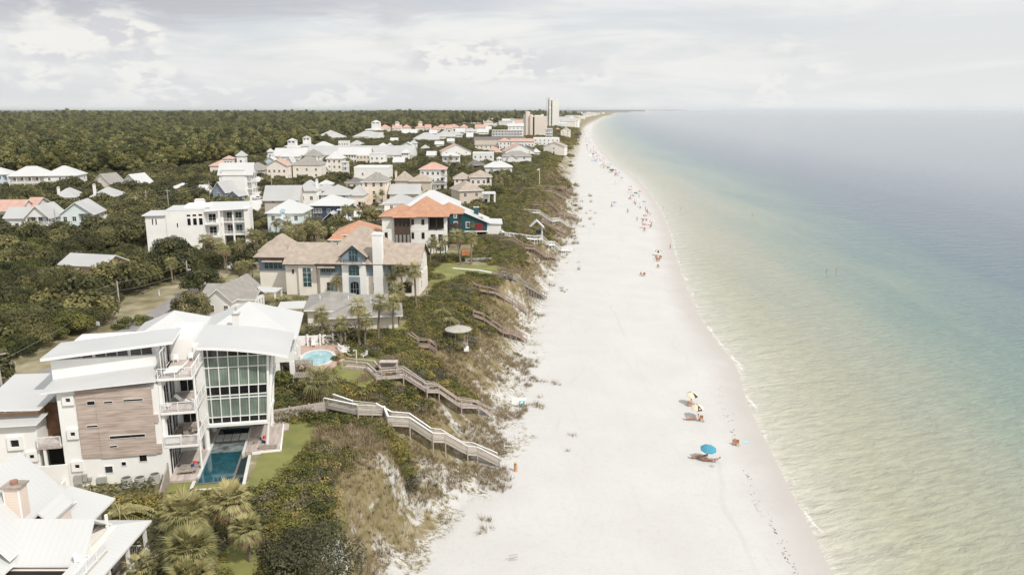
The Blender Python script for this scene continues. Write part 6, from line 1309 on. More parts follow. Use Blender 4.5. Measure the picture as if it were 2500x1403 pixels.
def person(label, loc, rz, pose='stand', shirt=SWB, skin=SKIN, s=1.0, group=None):
    "one continuous body grown by a skin modifier, hair and swimwear as parts"
    if pose == 'stand':
        J = [(0, 0, .92), (0, 0, 1.15), (0, .0, 1.42), (0, 0, 1.5), (0, .01, 1.64), (-.1, 0, .88), (-.11, .02, .48), (-.11, 0, .07), (-.11, -.14, .03), (.1, 0, .88), (.13, -.06, .48), (.12, .04, .07), (.12, -.1, .03), (-.19, 0, 1.38), (-.25, .02, 1.1), (-.24, -.1, .86), (.19, 0, 1.38), (.25, .03, 1.1), (.23, -.08, .86), (-.24, -.14, .78), (.23, -.12, .78)]
        hd = (0, .01, 1.64)
    elif pose == 'sit':
        J = [(0, .1, .42), (0, .2, .62), (0, .3, .88), (0, .31, .96), (0, .29, 1.10), (-.1, .06, .42), (-.12, -.36, .52), (-.12, -.6, .1), (-.12, -.74, .06), (.1, .06, .42), (.12, -.36, .50), (.13, -.6, .1), (.13, -.74, .06), (-.2, .28, .84), (-.26, .12, .62), (-.22, -.12, .56), (.2, .28, .84), (.26, .12, .62), (.22, -.12, .56), (-.2, -.2, .56), (.2, -.2, .56)]
        hd = (0, .29, 1.10)
    else:
        J = [(0, 0, .45), (0, .25, .50), (0, .48, .60), (0, .56, .66), (0, .68, .74), (-.1, -.04, .45), (-.12, -.45, .47), (-.12, -.86, .45), (-.12, -.92, .53), (.1, -.04, .45), (.12, -.45, .47), (.12, -.86, .45), (.12, -.92, .53), (-.19, .46, .56), (-.27, .2, .47), (-.22, -.04, .47), (.19, .46, .56), (.27, .2, .47), (.22, -.04, .47), (-.2, -.12, .47), (.2, -.12, .47)]
        hd = (0, .68, .74)
    E = [(0, 1), (1, 2), (2, 3), (3, 4), (0, 5), (5, 6), (6, 7), (7, 8), (0, 9), (9, 10), (10, 11), (11, 12), (2, 13), (13, 14), (14, 15), (15, 19), (2, 16), (16, 17), (17, 18), (18, 20)]
    RR = [.13, .125, .13, .055, .10, .095, .062, .042, .035, .095, .062, .042, .035, .055, .042, .032, .055, .042, .032, .028, .028]
    me = bpy.data.meshes.new('person'); me.from_pydata(J, E, []); o = bpy.data.objects.new('person', me); COL.objects.link(o)
    if pose not in BODY:
        md = o.modifiers.new('skin', 'SKIN'); 
        for k, r_ in enumerate(RR): me.skin_vertices[0].data[k].radius = (r_, r_ * (.8 if k < 3 else 1))
        me.skin_vertices[0].data[0].use_root = True; o.modifiers.new('sub', 'SUBSURF').levels = 1
        dg = bpy.context.evaluated_depsgraph_get(); BODY[pose] = bpy.data.meshes.new_from_object(o.evaluated_get(dg))
    bm_ = BODY[pose].copy(); bm_.materials.clear(); bm_.materials.append(skin); o.modifiers.clear(); o.data = bm_
    for p_ in o.data.polygons: p_.use_smooth = True
    o.location = loc; o.rotation_euler = (0, 0, rz); o.scale = (s, s, s); tag(o, label, 'person', group)
    g = MB(); V_ = Vector(hd)
    for a in range(8):
        t0, t1 = a * .785, (a + 1) * .785
        for (u0, u1) in ((-.2, .5), (.5, 1.1), (1.1, 1.57)):
            f_ = lambda u, t_: V_ + Vector((.112 * math.cos(u) * math.cos(t_), .112 * math.cos(u) * math.sin(t_) + .015, .125 * math.sin(u) + .01))
            g.poly([f_(u0, t0), f_(u0, t1), f_(u1, t1), f_(u1, t0)])
    g.build('hair', HAIR, o); a, b = Vector(J[0]), Vector(J[1]); d = (b - a).normalized(); g = MB(); g.tube(a - d * .12, a + d * .1, .155, .14, 10); g.build('swimwear', shirt, o)
    return o
BODY = {}
LO = lounger('beach_lounger', ORW, .35, WDG); LBK = chairm('beach_chair', ORW)
def bl(proto, px, py, rot, lab, grp=None, s=1.0):
    p = B3(px, py); return inst(proto, (p.x, p.y, p.z), R(rot), s, lab, None, grp)
G1 = 'chairs and loungers under the striped and blue umbrellas'
bl(LO, 1714, 1117, 195, 'orange brown lounger left of the teal blue umbrella', G1); bl(LO, 1740, 1126, 175, 'orange brown lounger in the shade of the teal blue umbrella', G1)
bl(LBK, 1682, 991, 30, 'orange brown chair under the farther striped umbrella', G1); bl(LO, 1699, 1024, 190, 'brown lounger left under the nearer striped umbrella', G1); bl(LBK, 1712, 1027, -20, 'tan folding chair right of the nearer striped umbrella', G1)
bl(LBK, 1793, 1086, 10, 'orange beach chair at the wrack line, left of a pair'); bl(LBK, 1800, 1087, -15, 'orange beach chair at the wrack line, right of a pair')
def pp(label, px, py, rz, pose='stand', shirt=SWB, s=1.0, grp=None, dz=0.0): p = B3(px, py); return person(label, (p.x, p.y, p.z + dz), R(rz), pose, shirt, s=s, group=grp)
pp('person in dark swimwear lying on the lounger beside the teal umbrella', 1745, 1128, -95, 'lie', SWB); pp('person in red lying on the lounger left of the teal umbrella', 1719, 1119, -75, 'lie', SWR)
pp('person in blue sitting under the farther striped umbrella', 1690, 991, 40, 'sit', CBL); pp('person sitting under the nearer striped umbrella, turned to the sea', 1709, 1028, 60, 'sit', SWB)
pp('person standing at the waterline in dark red', 1636, 608, 30, 'stand', SWR, 1.1)
for px, py, lb, m, r_ in ((1821, 1079, 'thin light blue disc lying flat near the wrack line', mat('light_blue_plastic', (.35, .62, .66), .4), .45), (1738, 1137, 'small grey blue towel spread in front of the teal umbrella', mat('grey_blue_cloth', (.38, .44, .46), .8), .42)):
    p = B3(px, py); g = MB(); n = 16 if 'disc' in lb else 4; q = [(r_ * math.cos(6.2832 * k / n), r_ * math.sin(6.2832 * k / n)) for k in range(n)]; g.prism(q, .02, .06); o = g.build('beach_disc' if n > 4 else 'beach_towel', m, loc=tuple(p)); tag(o, lb, 'disc' if n > 4 else 'towel')
# signboard with a blue emblem, trash barrel, white cross post, green board, wire grids
p = P(1265, 990); t = thing('sign_board', 'white slanted sign board with a blue emblem standing on the sand', 'sign', (p.x, p.y, p.z), -.08)
W2 = 2.35; g = MB(); g.solid([(-W2 / 2, 0, .0), (W2 / 2, 0, .0), (W2 / 2, .06, .0), (-W2 / 2, .06, .0)], [(-W2 / 2 + .12, .8, 1.1), (W2 / 2 + .12, .8, 1.1), (W2 / 2 + .12, .86, 1.1), (-W2 / 2 + .12, .86, 1.1)]); b = g.build('board', WHC, t)
def onb(u, v, e=.01): return (u + .12 * v, .8 * v - e, 1.1 * v)
g = MB(); g.poly([onb(.05, .12), onb(1.02, .12), onb(1.02, .62), (onb(.05, .62))]); em = g.build('emblem', mat('emblem_blue', (.10, .42, .52), .6, var=.08), b)
g = MB(); g.poly([onb(.30, .40, .02), onb(.42, .56, .02), onb(.62, .56, .02), onb(.74, .40, .02)]); g.poly([onb(.22, .28, .02), onb(.8, .28, .02), onb(.8, .35, .02), onb(.22, .35, .02)]); g.build('emblem_mark', TRIM, em)
for x in (-1.0, 1.1): g = MB(); g.box(x - .04, x + .04, .9, .98, -.3, 1.05); g.build('post', TRIM, t)
p = P(1259, 1150); t = thing('litter_barrel', 'slim orange brown litter barrel at the foot of the pale walkover', 'litter bin', tuple(p), 0); g = MB(); g.tube((0, 0, -.1), (0, 0, 1.0), .23, .25, 14); g.build('barrel', mat('orange_brown_barrel', (.62, .36, .20), .7, var=.1, vs=2), t); g = MB(); g.tube((0, 0, 1.001), (0, 0, 1.3), .25, .2, 14); g.build('hood', mat('tan_hood', (.58, .46, .32), .7), t)
g = MB(); g.box(-.1, .1, -.26, -.23, 1.03, 1.2); g.build('opening', BRK, t)
p = P(1231, 1098); t = thing('cross_post', 'white post with one horizontal arm beside the pale walkover', 'post', tuple(p), 0); g = MB(); g.box(-.05, .05, -.05, .05, -.2, 1.0); g.build('upright', TRIM, t); g = MB(); g.box(.051, .9, -.04, .04, .6, .68); g.build('arm', TRIM, t)
p = P(1008, 1175); g = MB(); g.box(-.5, .5, -.03, .03, 0, 1.0); o = g.build('board', mat('green_patched_board', (.22, .30, .24), .8, var=.4, vs=5), loc=tuple(p)); o.rotation_euler = (.5, 0, .1); tag(o, 'small grey green patterned board lying on the dune face', 'board')
for px, py, lb in ((1078, 1315, 'rusty wire grid frame lying on the sand'), (1253, 1368, 'wire grid frame standing at the bottom of the picture')):
    p = P(px, py); t = thing('wire_grid', lb, 'wire frame', tuple(p), .3); g = MB()
    for k in range(7): g.tube((-.45 + .15 * k, 0, 0), (-.45 + .15 * k, 0, .75), .012, n=4)
    g.build('wires', WDO, t); g = MB(); g.bar((-.5, 0, .76), (.5, 0, .76), .03, .03); g.bar((-.5, 0, .4), (.5, 0, .4), .03, .03); g.build('crossbar', WDO, t)
# wrack line of dark weed along the high water mark: uncountable
g = MB(); r = random.Random(4)
WR_ = [(1760, 925), (1757, 970), (1748, 975), (1775, 1010), (1785, 1040), (1790, 1075), (1797, 1090), (1805, 1135), (1822, 1158), (1845, 1220), (1848, 1240), (1880, 1270), (1893, 1300), (1905, 1320), (1920, 1360), (1945, 1395), (1958, 1420)]
FAR_ = [(1600, 545), (1607, 580), (1618, 610), (1640, 650), (1650, 685), (1662, 715), (1672, 750), (1690, 790), (1715, 830), (1735, 870), (1752, 905), (1760, 925)]
for L_, dn in ((FAR_, 7), (WR_, 12)):
    for (a, b), (c, d) in zip(L_, L_[1:]):
        for _ in range(dn):
            if mnoise(Vector((a * .07, b * .05, _ * .02))) < -.12: continue
            u = r.random(); q = P(lerp(a, c, u) + r.gauss(0, 5), lerp(b, d, u) + r.gauss(0, 2.5)); s = r.uniform(.03, .10) * (2.2 if r.random() < .08 else 1); an = r.uniform(0, 3.1)
            g.poly([(q.x + s * 1.8 * math.cos(an), q.y + s * 1.8 * math.sin(an), q.z + .05), (q.x - s * math.sin(an) * .6, q.y + s * math.cos(an) * .6, q.z + .06), (q.x - s * 1.8 * math.cos(an), q.y - s * 1.8 * math.sin(an), q.z + .05), (q.x + s * math.sin(an) * .6, q.y - s * math.cos(an) * .6, q.z + .06)])
o = g.build('seaweed', mat('dry_seaweed', (.24, .19, .13), .95, var=.4, vs=3)); tag(o, 'broken line of dark dry seaweed along the high water mark', 'seaweed', kind='stuff')
# the mid beach groups, each piece its own
UG = 'umbrellas of the crowd up the beach'; CG = 'chairs of the crowd up the beach'; PGp = 'people of the crowd up the beach'
def crowd(px, py, kind, m=None, s=1.0, lab=None, pose='stand', sh=SWB):
    if kind == 'u': return umbrella(lab, px, py, m, 1.2 * s, group=None if s == 1.001 else UG)
    if kind == 'c': return bl(LBK, px, py, rnd.uniform(-60, 60), lab, CG, s)
    return pp(lab, px, py, rnd.uniform(0, 360), pose, sh, s, PGp)
for px, py, m, lb in ((1500, 502, [CBL], 'soft blue umbrella standing alone left of the crowd'), (1505, 449, [CBL, WHC], 'blue and white umbrella alone near the middle of the beach'), (1538, 470, [PKC], 'pink red umbrella at the left of the first cluster'), (1545, 476, [PKC, WHC], 'red and white umbrella low in the first cluster'), (1552, 478, [GRC], 'dark green umbrella in the first cluster'), (1562, 474, [PKC], 'pink umbrella at the right of the first cluster'), (1553, 495, [WHC, CBL], 'pale blue and white umbrella below the first cluster'), (1573, 500, [CBL], 'soft blue umbrella close to the water'), (1565, 506, [CBL, YEL], 'blue and yellow umbrella beside the soft blue one'), (1575, 535, [PKC, CBL], 'pink and blue umbrella at the wrack line'), (1573, 557, [PKC], 'pink red umbrella, lowest of its cluster'), (1591, 550, [PKC, WHC], 'small red umbrella right at the wet sand'), (1607, 625, [YEL, BRN], 'cream and brown umbrella halfway down the beach'), (1540, 462, [GRC, YEL], 'green and yellow umbrella behind the first cluster'), (1518, 440, [PKC], 'pink umbrella nearest to the far crowd')):
    umbrella(lb, px, py, m, 1.2)
CL = [(1493, 506), (1536, 487), (1540, 487), (1552, 500), (1563, 510), (1578, 518), (1582, 522), (1570, 541), (1578, 540), (1572, 563), (1588, 556), (1602, 632), (1612, 632), (1606, 638), (1607, 654), (1566, 673), (1572, 674)]
for k, (px, py) in enumerate(CL): crowd(px, py, 'c', lab='orange brown folding chair in the mid beach crowd', s=1.25)
for k, (px, py) in enumerate([(1493, 503), (1531, 518), (1533, 521), (1539, 486), (1549, 499), (1576, 514), (1580, 520), (1555, 540), (1568, 545), (1587, 528), (1590, 552), (1574, 566), (1603, 637), (1610, 638), (1560, 484), (1545, 482)]): crowd(px, py, 'p', lab='person in swimwear among the mid beach crowd', s=1.15, sh=[SWB, SWR, CBL][k % 3])
for k, (px, py, lb) in enumerate(((1620, 507, 'bather standing in the shallows, left of two'), (1662, 510, 'bather standing in the shallows, right of two'), (1837, 524, 'bather in red with a float far from the shore'), (2018, 663, 'bather farther out, left of a pair'), (2042, 660, 'bather farther out, right of a pair'))):
    x, y = G(px, py, 0); person(lb, (x, y, -1.2), rnd.uniform(0, 6), 'stand', SWR if k == 2 else SWB, s=1.1)
r5 = random.Random(12)
for k in range(46):
    py = r5.choice([r5.uniform(352, 400), r5.uniform(395, 432), r5.uniform(318, 350)]); c = 1432 + (py - 330) * .38 if py < 400 else 1465 + (py - 400) * 1.5; px = c + r5.gauss(0, 7)
    umbrella('tiny umbrella in the dense far crowd near the water', px, py, [r5.choice([CBL, CBL, CBL, WHC, PKC, BRN])], 1.3, group='far crowd of umbrellas')
for k in range(60):
    py = r5.uniform(335, 435); c = 1432 + (py - 330) * .40 if py < 400 else 1465 + (py - 400) * 1.5; px = c + r5.gauss(0, 9)
    p = B3(px, py); person('tiny person in the dense far crowd near the water', (p.x, p.y, p.z), r5.uniform(0, 6), 'stand', r5.choice([SWB, SWR, CBL]), s=1.2, group='far crowd of people')
PR2 = [LO, LBK]
# ================================================================ plants
OAK = leafmat('oak_leaves', (0.046,0.049,0.017), (0.130,0.124,0.046), (0.293,0.257,0.100), rs=.6)
OAKG = leafmat('oak_leaves_green', (0.035,0.046,0.013), (0.107,0.117,0.030), (0.269,0.255,0.065), rs=.5)
MAG = leafmat('glossy_leaves', (0.025,0.036,0.013), (0.076,0.083,0.025), (0.430,0.345,0.186), trans=.15)
PINE = leafmat('pine_needles', (0.049,0.052,0.013), (0.141,0.133,0.035), (0.335,0.290,0.092), trans=.15, rs=.6)
PINEF = leafmat('far_needles', (0.050,0.058,0.018), (0.148,0.149,0.051), (0.323,0.304,0.118), trans=.1, rs=.75)
SCRUB = leafmat('scrub_leaves', (0.082,0.080,0.023), (0.201,0.175,0.048), (0.417,0.328,0.103), rs=.5)
SCRUBG = leafmat('grey_scrub', (.06,.056,.04), (.13,.115,.08), (.23,.20,.145), trans=.1, rs=.5)
PALM = leafmat('palm_fronds', (0.066,0.070,0.024), (0.229,0.218,0.086), (0.503,0.440,0.216), trans=.2)
PALMD = leafmat('dry_fronds', (0.196,0.130,0.060), (0.364,0.260,0.144), (0.560,0.429,0.264), trans=.1)
OATS = leafmat('dune_grass', (0.187,0.141,0.077), (0.308,0.242,0.143), (0.473,0.385,0.259), trans=.25, rs=.5)
BARK = mat('bark', (.20,.165,.125), .9, var=.3, vs=4, bump=.03)
BARKG = mat('pale_bark', (.33,.29,.24), .9, var=.3, vs=4, bump=.03)
PBARK = mat('palm_bark', (.27,.215,.16), .9, var=.3, vs=6, bump=.04, stripe=('Z', .22, .72, .03))
def leaf(mb, c, n, s, r, t, long=1.0, m=0):
    n = n.normalized(); a = n.orthogonal().normalized(); a.rotate(Matrix.Rotation(r.random() * 6.28, 3, n)); b = n.cross(a)
    k = r.uniform(.45, .8)
    mb.poly([c - a * s * long, c - b * s * k + n * s * .15, c + a * s * long, c + b * s * k - n * s * .1], m, t)
def crown(mb, r, lobes, nleaf, ls, flat=.3, fill=.25, m=0, t0=0.0):
    "leaf-sized faces on the shells of many small lobes (x, y, z, rx, rz)"
    tot = sum(l[3] ** 2 for l in lobes)
    for l in lobes:
        lt = r.uniform(.22, .72) + t0
        for _ in range(int(nleaf * l[3] ** 2 / tot)):
            z = r.uniform(-.75, 1); a = r.uniform(0, 6.283); q = math.sqrt(1 - z * z)
            d = Vector((q * math.cos(a), q * math.sin(a), z))
            k = r.uniform(.80, 1.12) if r.random() > fill else r.uniform(.3, .85)
            c = Vector((l[0] + d.x * l[3] * k, l[1] + d.y * l[3] * k, l[2] + d.z * l[4] * k))
            if c.z < .05: continue
            n = Vector((d.x + r.uniform(-.7, .7), d.y + r.uniform(-.7, .7), d.z * .9 + flat + r.uniform(-.4, .6)))
            leaf(mb, c, n, ls * r.uniform(.6, 1.25), r, min(1, max(0, lt + r.uniform(-.16, .16))))
def ring(r, n, R0, z0, z1, lr, lz):
    out = []
    for i in range(n):
        a = i * 2.4 + r.uniform(-.3, .3); q = math.sqrt((i + .5) / n) * R0
        z = lerp(z1, z0, (q / R0) ** 2) + r.uniform(-.35, .35)
        k = r.uniform(.75, 1.3); out.append((q * math.cos(a), q * math.sin(a), z, lr * k, lz * k))
    return out
def broad(name, seed, Rr, Hh, nl, ls, m1, bark=BARK, lobes=15, lr=1.5, stems=3, group=None, low=.38, trunk=True):
    r = random.Random(seed); t = thing(name, 'x', 'tree')
    lb = ring(r, lobes, Rr, Hh * low, Hh - lr * .7, lr, lr * .72)
    c = MB(); crown(c, r, lb, nl, ls); c.build('crown', m1, t, tint=True)
    if trunk:
        k = MB()
        for s in range(stems):
            a = s * 6.283 / stems + r.random(); p = [Vector((math.cos(a) * .25, math.sin(a) * .25, -.3))]; tgt = lb[(s * 3) % len(lb)]
            e = Vector(tgt[:3]); p.append(p[0].lerp(e, .4) + Vector((r.uniform(-.5, .5), r.uniform(-.5, .5), .4))); p.append(e)
            k.path(p, [.24, .16, .07], 6)
            for j in range(3):
                g = lb[(s * 3 + j + 1) % len(lb)]; k.path([p[1], p[1].lerp(Vector(g[:3]), .6) + Vector((0, 0, -.2)), Vector(g[:3])], [.12, .08, .04], 5)
        k.build('trunk', bark, t)
    return t
def pine(name, seed, Hh, Rr, nl, ls, m1, trunk=True):
    r = random.Random(seed); t = thing(name, 'x', 'tree')
    lb = []; n = 13
    for i in range(n):
        u = i / (n - 1); z = lerp(Hh * .52, Hh * .95, u); q = Rr * (1 - u ** 1.6) * r.uniform(.55, 1) ; a = i * 2.4
        lb.append((q * math.cos(a), q * math.sin(a), z, Rr * .42 * r.uniform(.8, 1.2), Rr * .26))
    c = MB(); crown(c, r, lb, nl, ls, flat=.6, fill=.15); c.build('crown', m1, t, tint=True)
    if trunk:
        k = MB(); b = Vector((r.uniform(-.4, .4), r.uniform(-.4, .4), Hh * .9)); k.path([Vector((0, 0, -.3)), b * .5, b], [.2, .14, .05], 6)
        for l in lb[::2]: k.path([Vector((b.x * l[2] / Hh, b.y * l[2] / Hh, l[2] - .5)), Vector(l[:3])], [.06, .02], 4)
        k.build('trunk', BARK, t)
    return t
def fan(mb, o, dirv, L, n, r, t, m=0, spread=1.15, droop=.45, w=.055):
    d = dirv.normalized(); side = d.cross(Vector((0, 0, 1)))
    if side.length < .1: side = Vector((1, 0, 0))
    side.normalize(); up = side.cross(d)
    for i in range(n):
        a = (i / (n - 1) - .5) * 2 * spread; q = d * math.cos(a) + side * math.sin(a) + up * (.22 - abs(a) * .12); q.normalize()
        l = L * (1 - .28 * abs(a)) * r.uniform(.85, 1.1); p1 = o + q * l * .55; p2 = o + q * l + Vector((0, 0, -1)) * l * droop * r.uniform(.5, 1.3)
        s = q.cross(up).normalized() * w * r.uniform(.8, 1.3); tt = min(1, max(0, t + r.uniform(-.18, .18)))
        mb.poly([o, p1 - s, p2, p1 + s], m, tt)
def palm(name, seed, Hh, Rr, nf, nl, w, lean=.3, skirt=.3, dry=.12, tr=.17, dr=(.15, .7)):
    r = random.Random(seed); t = thing(name, 'x', 'palm tree')
    la = r.uniform(0, 6.28); top = Vector((math.cos(la) * lean, math.sin(la) * lean, Hh))
    if Hh > .8:
        k = MB(); k.path([Vector((0, 0, -.4)), top * .5 - Vector((math.cos(la), math.sin(la), 0)) * lean * .15, top], [tr * 1.25, tr, tr * 1.05], 9)
        k.build('trunk', PBARK, t)
    g = MB(); dd = MB()
    for i in range(nf):
        u = (i + .5) / nf; e = lerp(1.25, -.75, u ** .85) + r.uniform(-.12, .12); a = i * 2.39996
        d = Vector((math.cos(a) * math.cos(e), math.sin(a) * math.cos(e), math.sin(e)))
        st = Rr * r.uniform(.42, .6); o = top + d * st + Vector((0, 0, -.12 * st))
        q = (d + Vector((0, 0, -.35 - (.5 if e < 0 else 0)))).normalized()
        isdry = u > 1 - dry or (u > .7 and r.random() < dry)
        mb = dd if isdry else g
        s = d.cross(Vector((0, 0, 1))).normalized() * .03
        mb.poly([top - s, o - s, o + s, top + s], 0, .5)
        fan(mb, o, q, Rr * r.uniform(.55, .7), nl, r, lerp(.75, .25, u) + r.uniform(-.12, .12), droop=lerp(dr[0], dr[1], u), w=w)
    for i in range(int(nf * skirt)):
        a = r.uniform(0, 6.28); d = Vector((math.cos(a) * .35, math.sin(a) * .35, -1)); o = top + Vector((math.cos(a) * .15, math.sin(a) * .15, -.1))
        fan(dd, o + d * Rr * .3, d, Rr * .5, nl, r, r.random(), droop=.2, w=w)
    g.build('fronds', PALM, t, tint=True)
    if dd.f: dd.build('dry_fronds', PALMD, t, tint=True)
    return t
def feather(name, seed, Hh, Rr, nf, group=None):
    "an old arching feather-leaved palm"
    r = random.Random(seed); t = thing(name, 'x', 'palm tree'); g = MB(); k = MB()
    k.path([Vector((0, 0, -.3)), Vector((.1, 0, Hh))], [.35, .28], 9); k.build('trunk', PBARK, t)
    for i in range(nf):
        a = i * 2.39996; e = r.uniform(.1, 1.2); prev = Vector((.1, 0, Hh)); hd = Vector((math.cos(a), math.sin(a), 0)); L_ = Rr * r.uniform(.85, 1.15); tn = r.uniform(.25, .75)
        for j in range(9):
            u = (j + 1) / 9; p = Vector((.1, 0, Hh)) + hd * L_ * (u * math.cos(e) * .8 + .3 * u * u) + Vector((0, 0, L_ * (math.sin(e) * u - .85 * u * u)))
            s = hd.cross(Vector((0, 0, 1))) ; wd = .42 * math.sin(min(1, u * 1.2 + .2) * 3.0) + .12
            for sg in (-1, 1):
                for z in range(2):
                    q = prev.lerp(p, z * .5); g.poly([q, q + s * sg * wd + Vector((0, 0, -.22)) + hd * .22, q + s * sg * wd * .9 + Vector((0, 0, -.3)) + hd * .02], 0, min(1, max(0, tn + r.uniform(-.2, .2))))
            g.poly([prev - s * .03, p - s * .02, p + s * .02, prev + s * .03], 0, .8); prev = p
    g.build('fronds', PALM, t, tint=True); return t
def tuft(name, seed, n, h, m, sp=.35):
    r = random.Random(seed); g = MB()
    for i in range(n):
        a = r.uniform(0, 6.28); o = Vector((math.cos(a), math.sin(a), 0)) * r.uniform(0, sp); l = h * r.uniform(.5, 1.1); q = Vector((math.cos(a), math.sin(a), 0)) * l * r.uniform(.2, .7) + Vector((-.25 * l, 0, 0))
        s = Vector((-math.sin(a), math.cos(a), 0)) * .028
        g.poly([o - s, o + s, o + q + Vector((0, 0, l))], 0, r.random())
    return g.build(name, m, tint=True)
def bushmesh(name, seed, Rr, Hh, nl, ls, m1, lobes=9, lr=.6, lean=0.0):
    r = random.Random(seed); c = MB(); lb = ring(r, lobes, Rr, .15, Hh - lr * .5, lr, lr * .6)
    if lean: lb = [(l[0] - l[2] * lean, l[1], l[2], l[3], l[4]) for l in lb]
    crown(c, r, lb, nl, ls, flat=.5, fill=.1); return c.build(name, m1, tint=True)
# ================================================================ planting
def blocked(x, y, r=2.0):
    for cx, cy, a, hw, hd in FOOTS:
        dx, dy = x - cx, y - cy
        if abs(dx) > hw + hd + r or abs(dy) > hw + hd + r: continue
        c, s = math.cos(a), math.sin(a)
        if abs(dx * c + dy * s) < hw + r and abs(-dx * s + dy * c) < hd + r: return True
    return False
def PX(x, y, z):
    Z = y * CS - (z - CH) * SN; Y = -(y * SN + (z - CH) * CS); return 1250 + F * x / Z, 701.5 + F * Y / Z
# roads, sandy lots and lawns as thin sheets
def sheet(name, pts, m, z=.012, kind='structure', lab=None, cat=None):
    g = MB(); g.solid([(x, y, 12.4) for x, y in pts], [(x, y, 13 + z) for x, y in pts]); o = g.build(name, m); tag(o, lab, cat, kind=kind); return o
ASP = mat('worn_asphalt', (.27, .25, .245), .95, var=.10, vs=.5, bump=.004, bs=30)
LAWN = mat('lawn', (.255, .245, .075), .95, var=.22, vs=.35, bump=.03, bs=14, c2=(.15, .165, .05))
VERGE = mat('sandy_verge', (.42, .36, .25), .95, var=.3, vs=.22, c2=(.155, .135, .06), bump=.03)
OPEN = []
def poly_in(P_, x, y):
    c = False
    for i in range(len(P_)):
        (x0, y0), (x1, y1) = P_[i], P_[i - 1]
        if (y0 > y) != (y1 > y) and x < (x1 - x0) * (y - y0) / (y1 - y0) + x0: c = not c
    return c
def lot(name, px, m, z, kind='structure', clear=True, lab=None, cat=None):
    p = [G(a, b, 13) for a, b in px]; sheet(name, p, m, z, kind, lab, cat)
    if clear: OPEN.append(p)
lot('verge', [(-20, 985), (30, 900), (110, 868), (245, 800), (300, 735), (400, 700), (470, 690), (520, 660), (560, 668), (500, 740), (430, 800), (300, 850), (170, 905), (40, 1000)], VERGE, .07)
lot('road', [(-30, 975), (60, 925), (160, 880), (330, 785), (420, 728), (500, 690), (528, 700), (448, 745), (372, 800), (300, 850), (180, 905), (90, 955), (-10, 1010)], ASP, .10)
lot('lawn', [(404, 1212), (412, 1172), (470, 1160), (600, 1190), (640, 1100), (690, 1095), (690, 1030), (770, 1026), (772, 1048), (748, 1120), (706, 1160), (640, 1200), (560, 1212)], LAWN, .06)
lot('lawn', [(800, 930), (805, 900), (850, 872), (900, 868), (935, 880), (930, 915), (890, 945)], LAWN, .06)
lot('lawn', [(1045, 665), (1075, 640), (1180, 640), (1240, 655), (1235, 680), (1150, 668), (1100, 690), (1050, 690)], LAWN, .06)
lot('lawn', [(570, 1290), (640, 1290), (650, 1330), (640, 1420), (500, 1420), (520, 1330)], LAWN, .06)
lot('lawn', [(80, 735), (110, 705), (215, 690), (240, 705), (200, 735), (110, 760)], VERGE, .05)
lot('paving', [(858, 516), (955, 508), (985, 520), (975, 534), (865, 534)], CON2, .05)
lot('paving', [(612, 470), (642, 468), (640, 500), (628, 520), (606, 520)], CON2, .05)
lot('paving', [(930, 404), (968, 400), (975, 413), (930, 416)], CON2, .05)
lot('paving', [(560, 640), (600, 640), (600, 655), (545, 655)], CON2, .05)
lot('lawn', [(955, 815), (960, 785), (1010, 790), (1000, 812)], LAWN, .05)
for (p, w_, nm) in (([(1105, 655), (1170, 660), (1235, 672)], 1.0, 'garden_path'),):
    for a, b in zip(p, p[1:]):
        A, B = Vector(G(*a, 13)), Vector(G(*b, 13)); n = (B - A).normalized(); n = Vector((-n.y, n.x)) * w_ / 2
        sheet(nm, [tuple(A - n), tuple(B - n), tuple(B + n), tuple(A + n)], CON2, .085)
# ---- prototypes
OAKS = [broad('live_oak_tree', s_, R_, H_, nl, .17, m_, lobes=lb, lr=lr) for s_, R_, H_, nl, m_, lb, lr in ((1, 4.4, 5.2, 9500, OAK, 17, 1.5), (2, 3.4, 4.6, 7000, OAKG, 13, 1.35), (3, 5.2, 5.8, 12000, OAK, 22, 1.6), (4, 3.0, 3.6, 5500, OAK, 11, 1.2), (5, 3.9, 5.0, 8000, OAKG, 15, 1.4))]
MAGN = broad('magnolia_tree', 9, 4.6, 8.2, 9000, .22, MAG, lobes=22, lr=1.6, low=.3)
PINES = [pine('pine_tree', s_, H_, R_, 3000, .24, PINE) for s_, H_, R_ in ((21, 13, 3.2), (22, 11, 2.8), (23, 14.5, 3.6))]
PALMS = [palm('sabal_palm', s_, H_, R_, nf, 11, .045, lean=le, skirt=sk) for s_, H_, R_, nf, le, sk in ((31, 5.6, 1.75, 34, .5, .35), (32, 6.6, 1.9, 38, .9, .2), (33, 4.6, 1.7, 32, .3, .5), (34, 7.4, 1.9, 38, 1.5, .15))]
SPALM = [palm('low_palm', s_, H_, R_, 34, 11, .05, lean=.1, skirt=.4) for s_, H_, R_ in ((41, 1.6, 2.0), (42, 2.6, 2.1))]
BIGP = [palm('sabal_palm', s_, H_, R_, nf, 15, .075, lean=.3, skirt=sk, dry=dr, tr=.19, dr=(.06, .42)) for s_, H_, R_, nf, sk, dr in ((51, 3.9, 2.5, 62, .5, .22), (52, 4.9, 2.1, 44, .35, .3))]
FEAT = feather('feather_palm', 61, 1.8, 3.6, 34)
BUSH = []
for s_, R_, H_, nl, m_ in ((71, 1.6, 1.5, 1100, OAKG), (72, 1.3, 1.1, 800, SCRUB), (73, 1.5, 1.4, 1000, OAK)):
    t = thing('garden_shrub', 'x', 'shrub'); o = bushmesh('foliage', s_, R_, H_, nl, .14, m_); o.parent = t; BUSH.append(t)
PR = OAKS + [MAGN] + PINES + PALMS + SPALM + BIGP + [FEAT] + BUSH
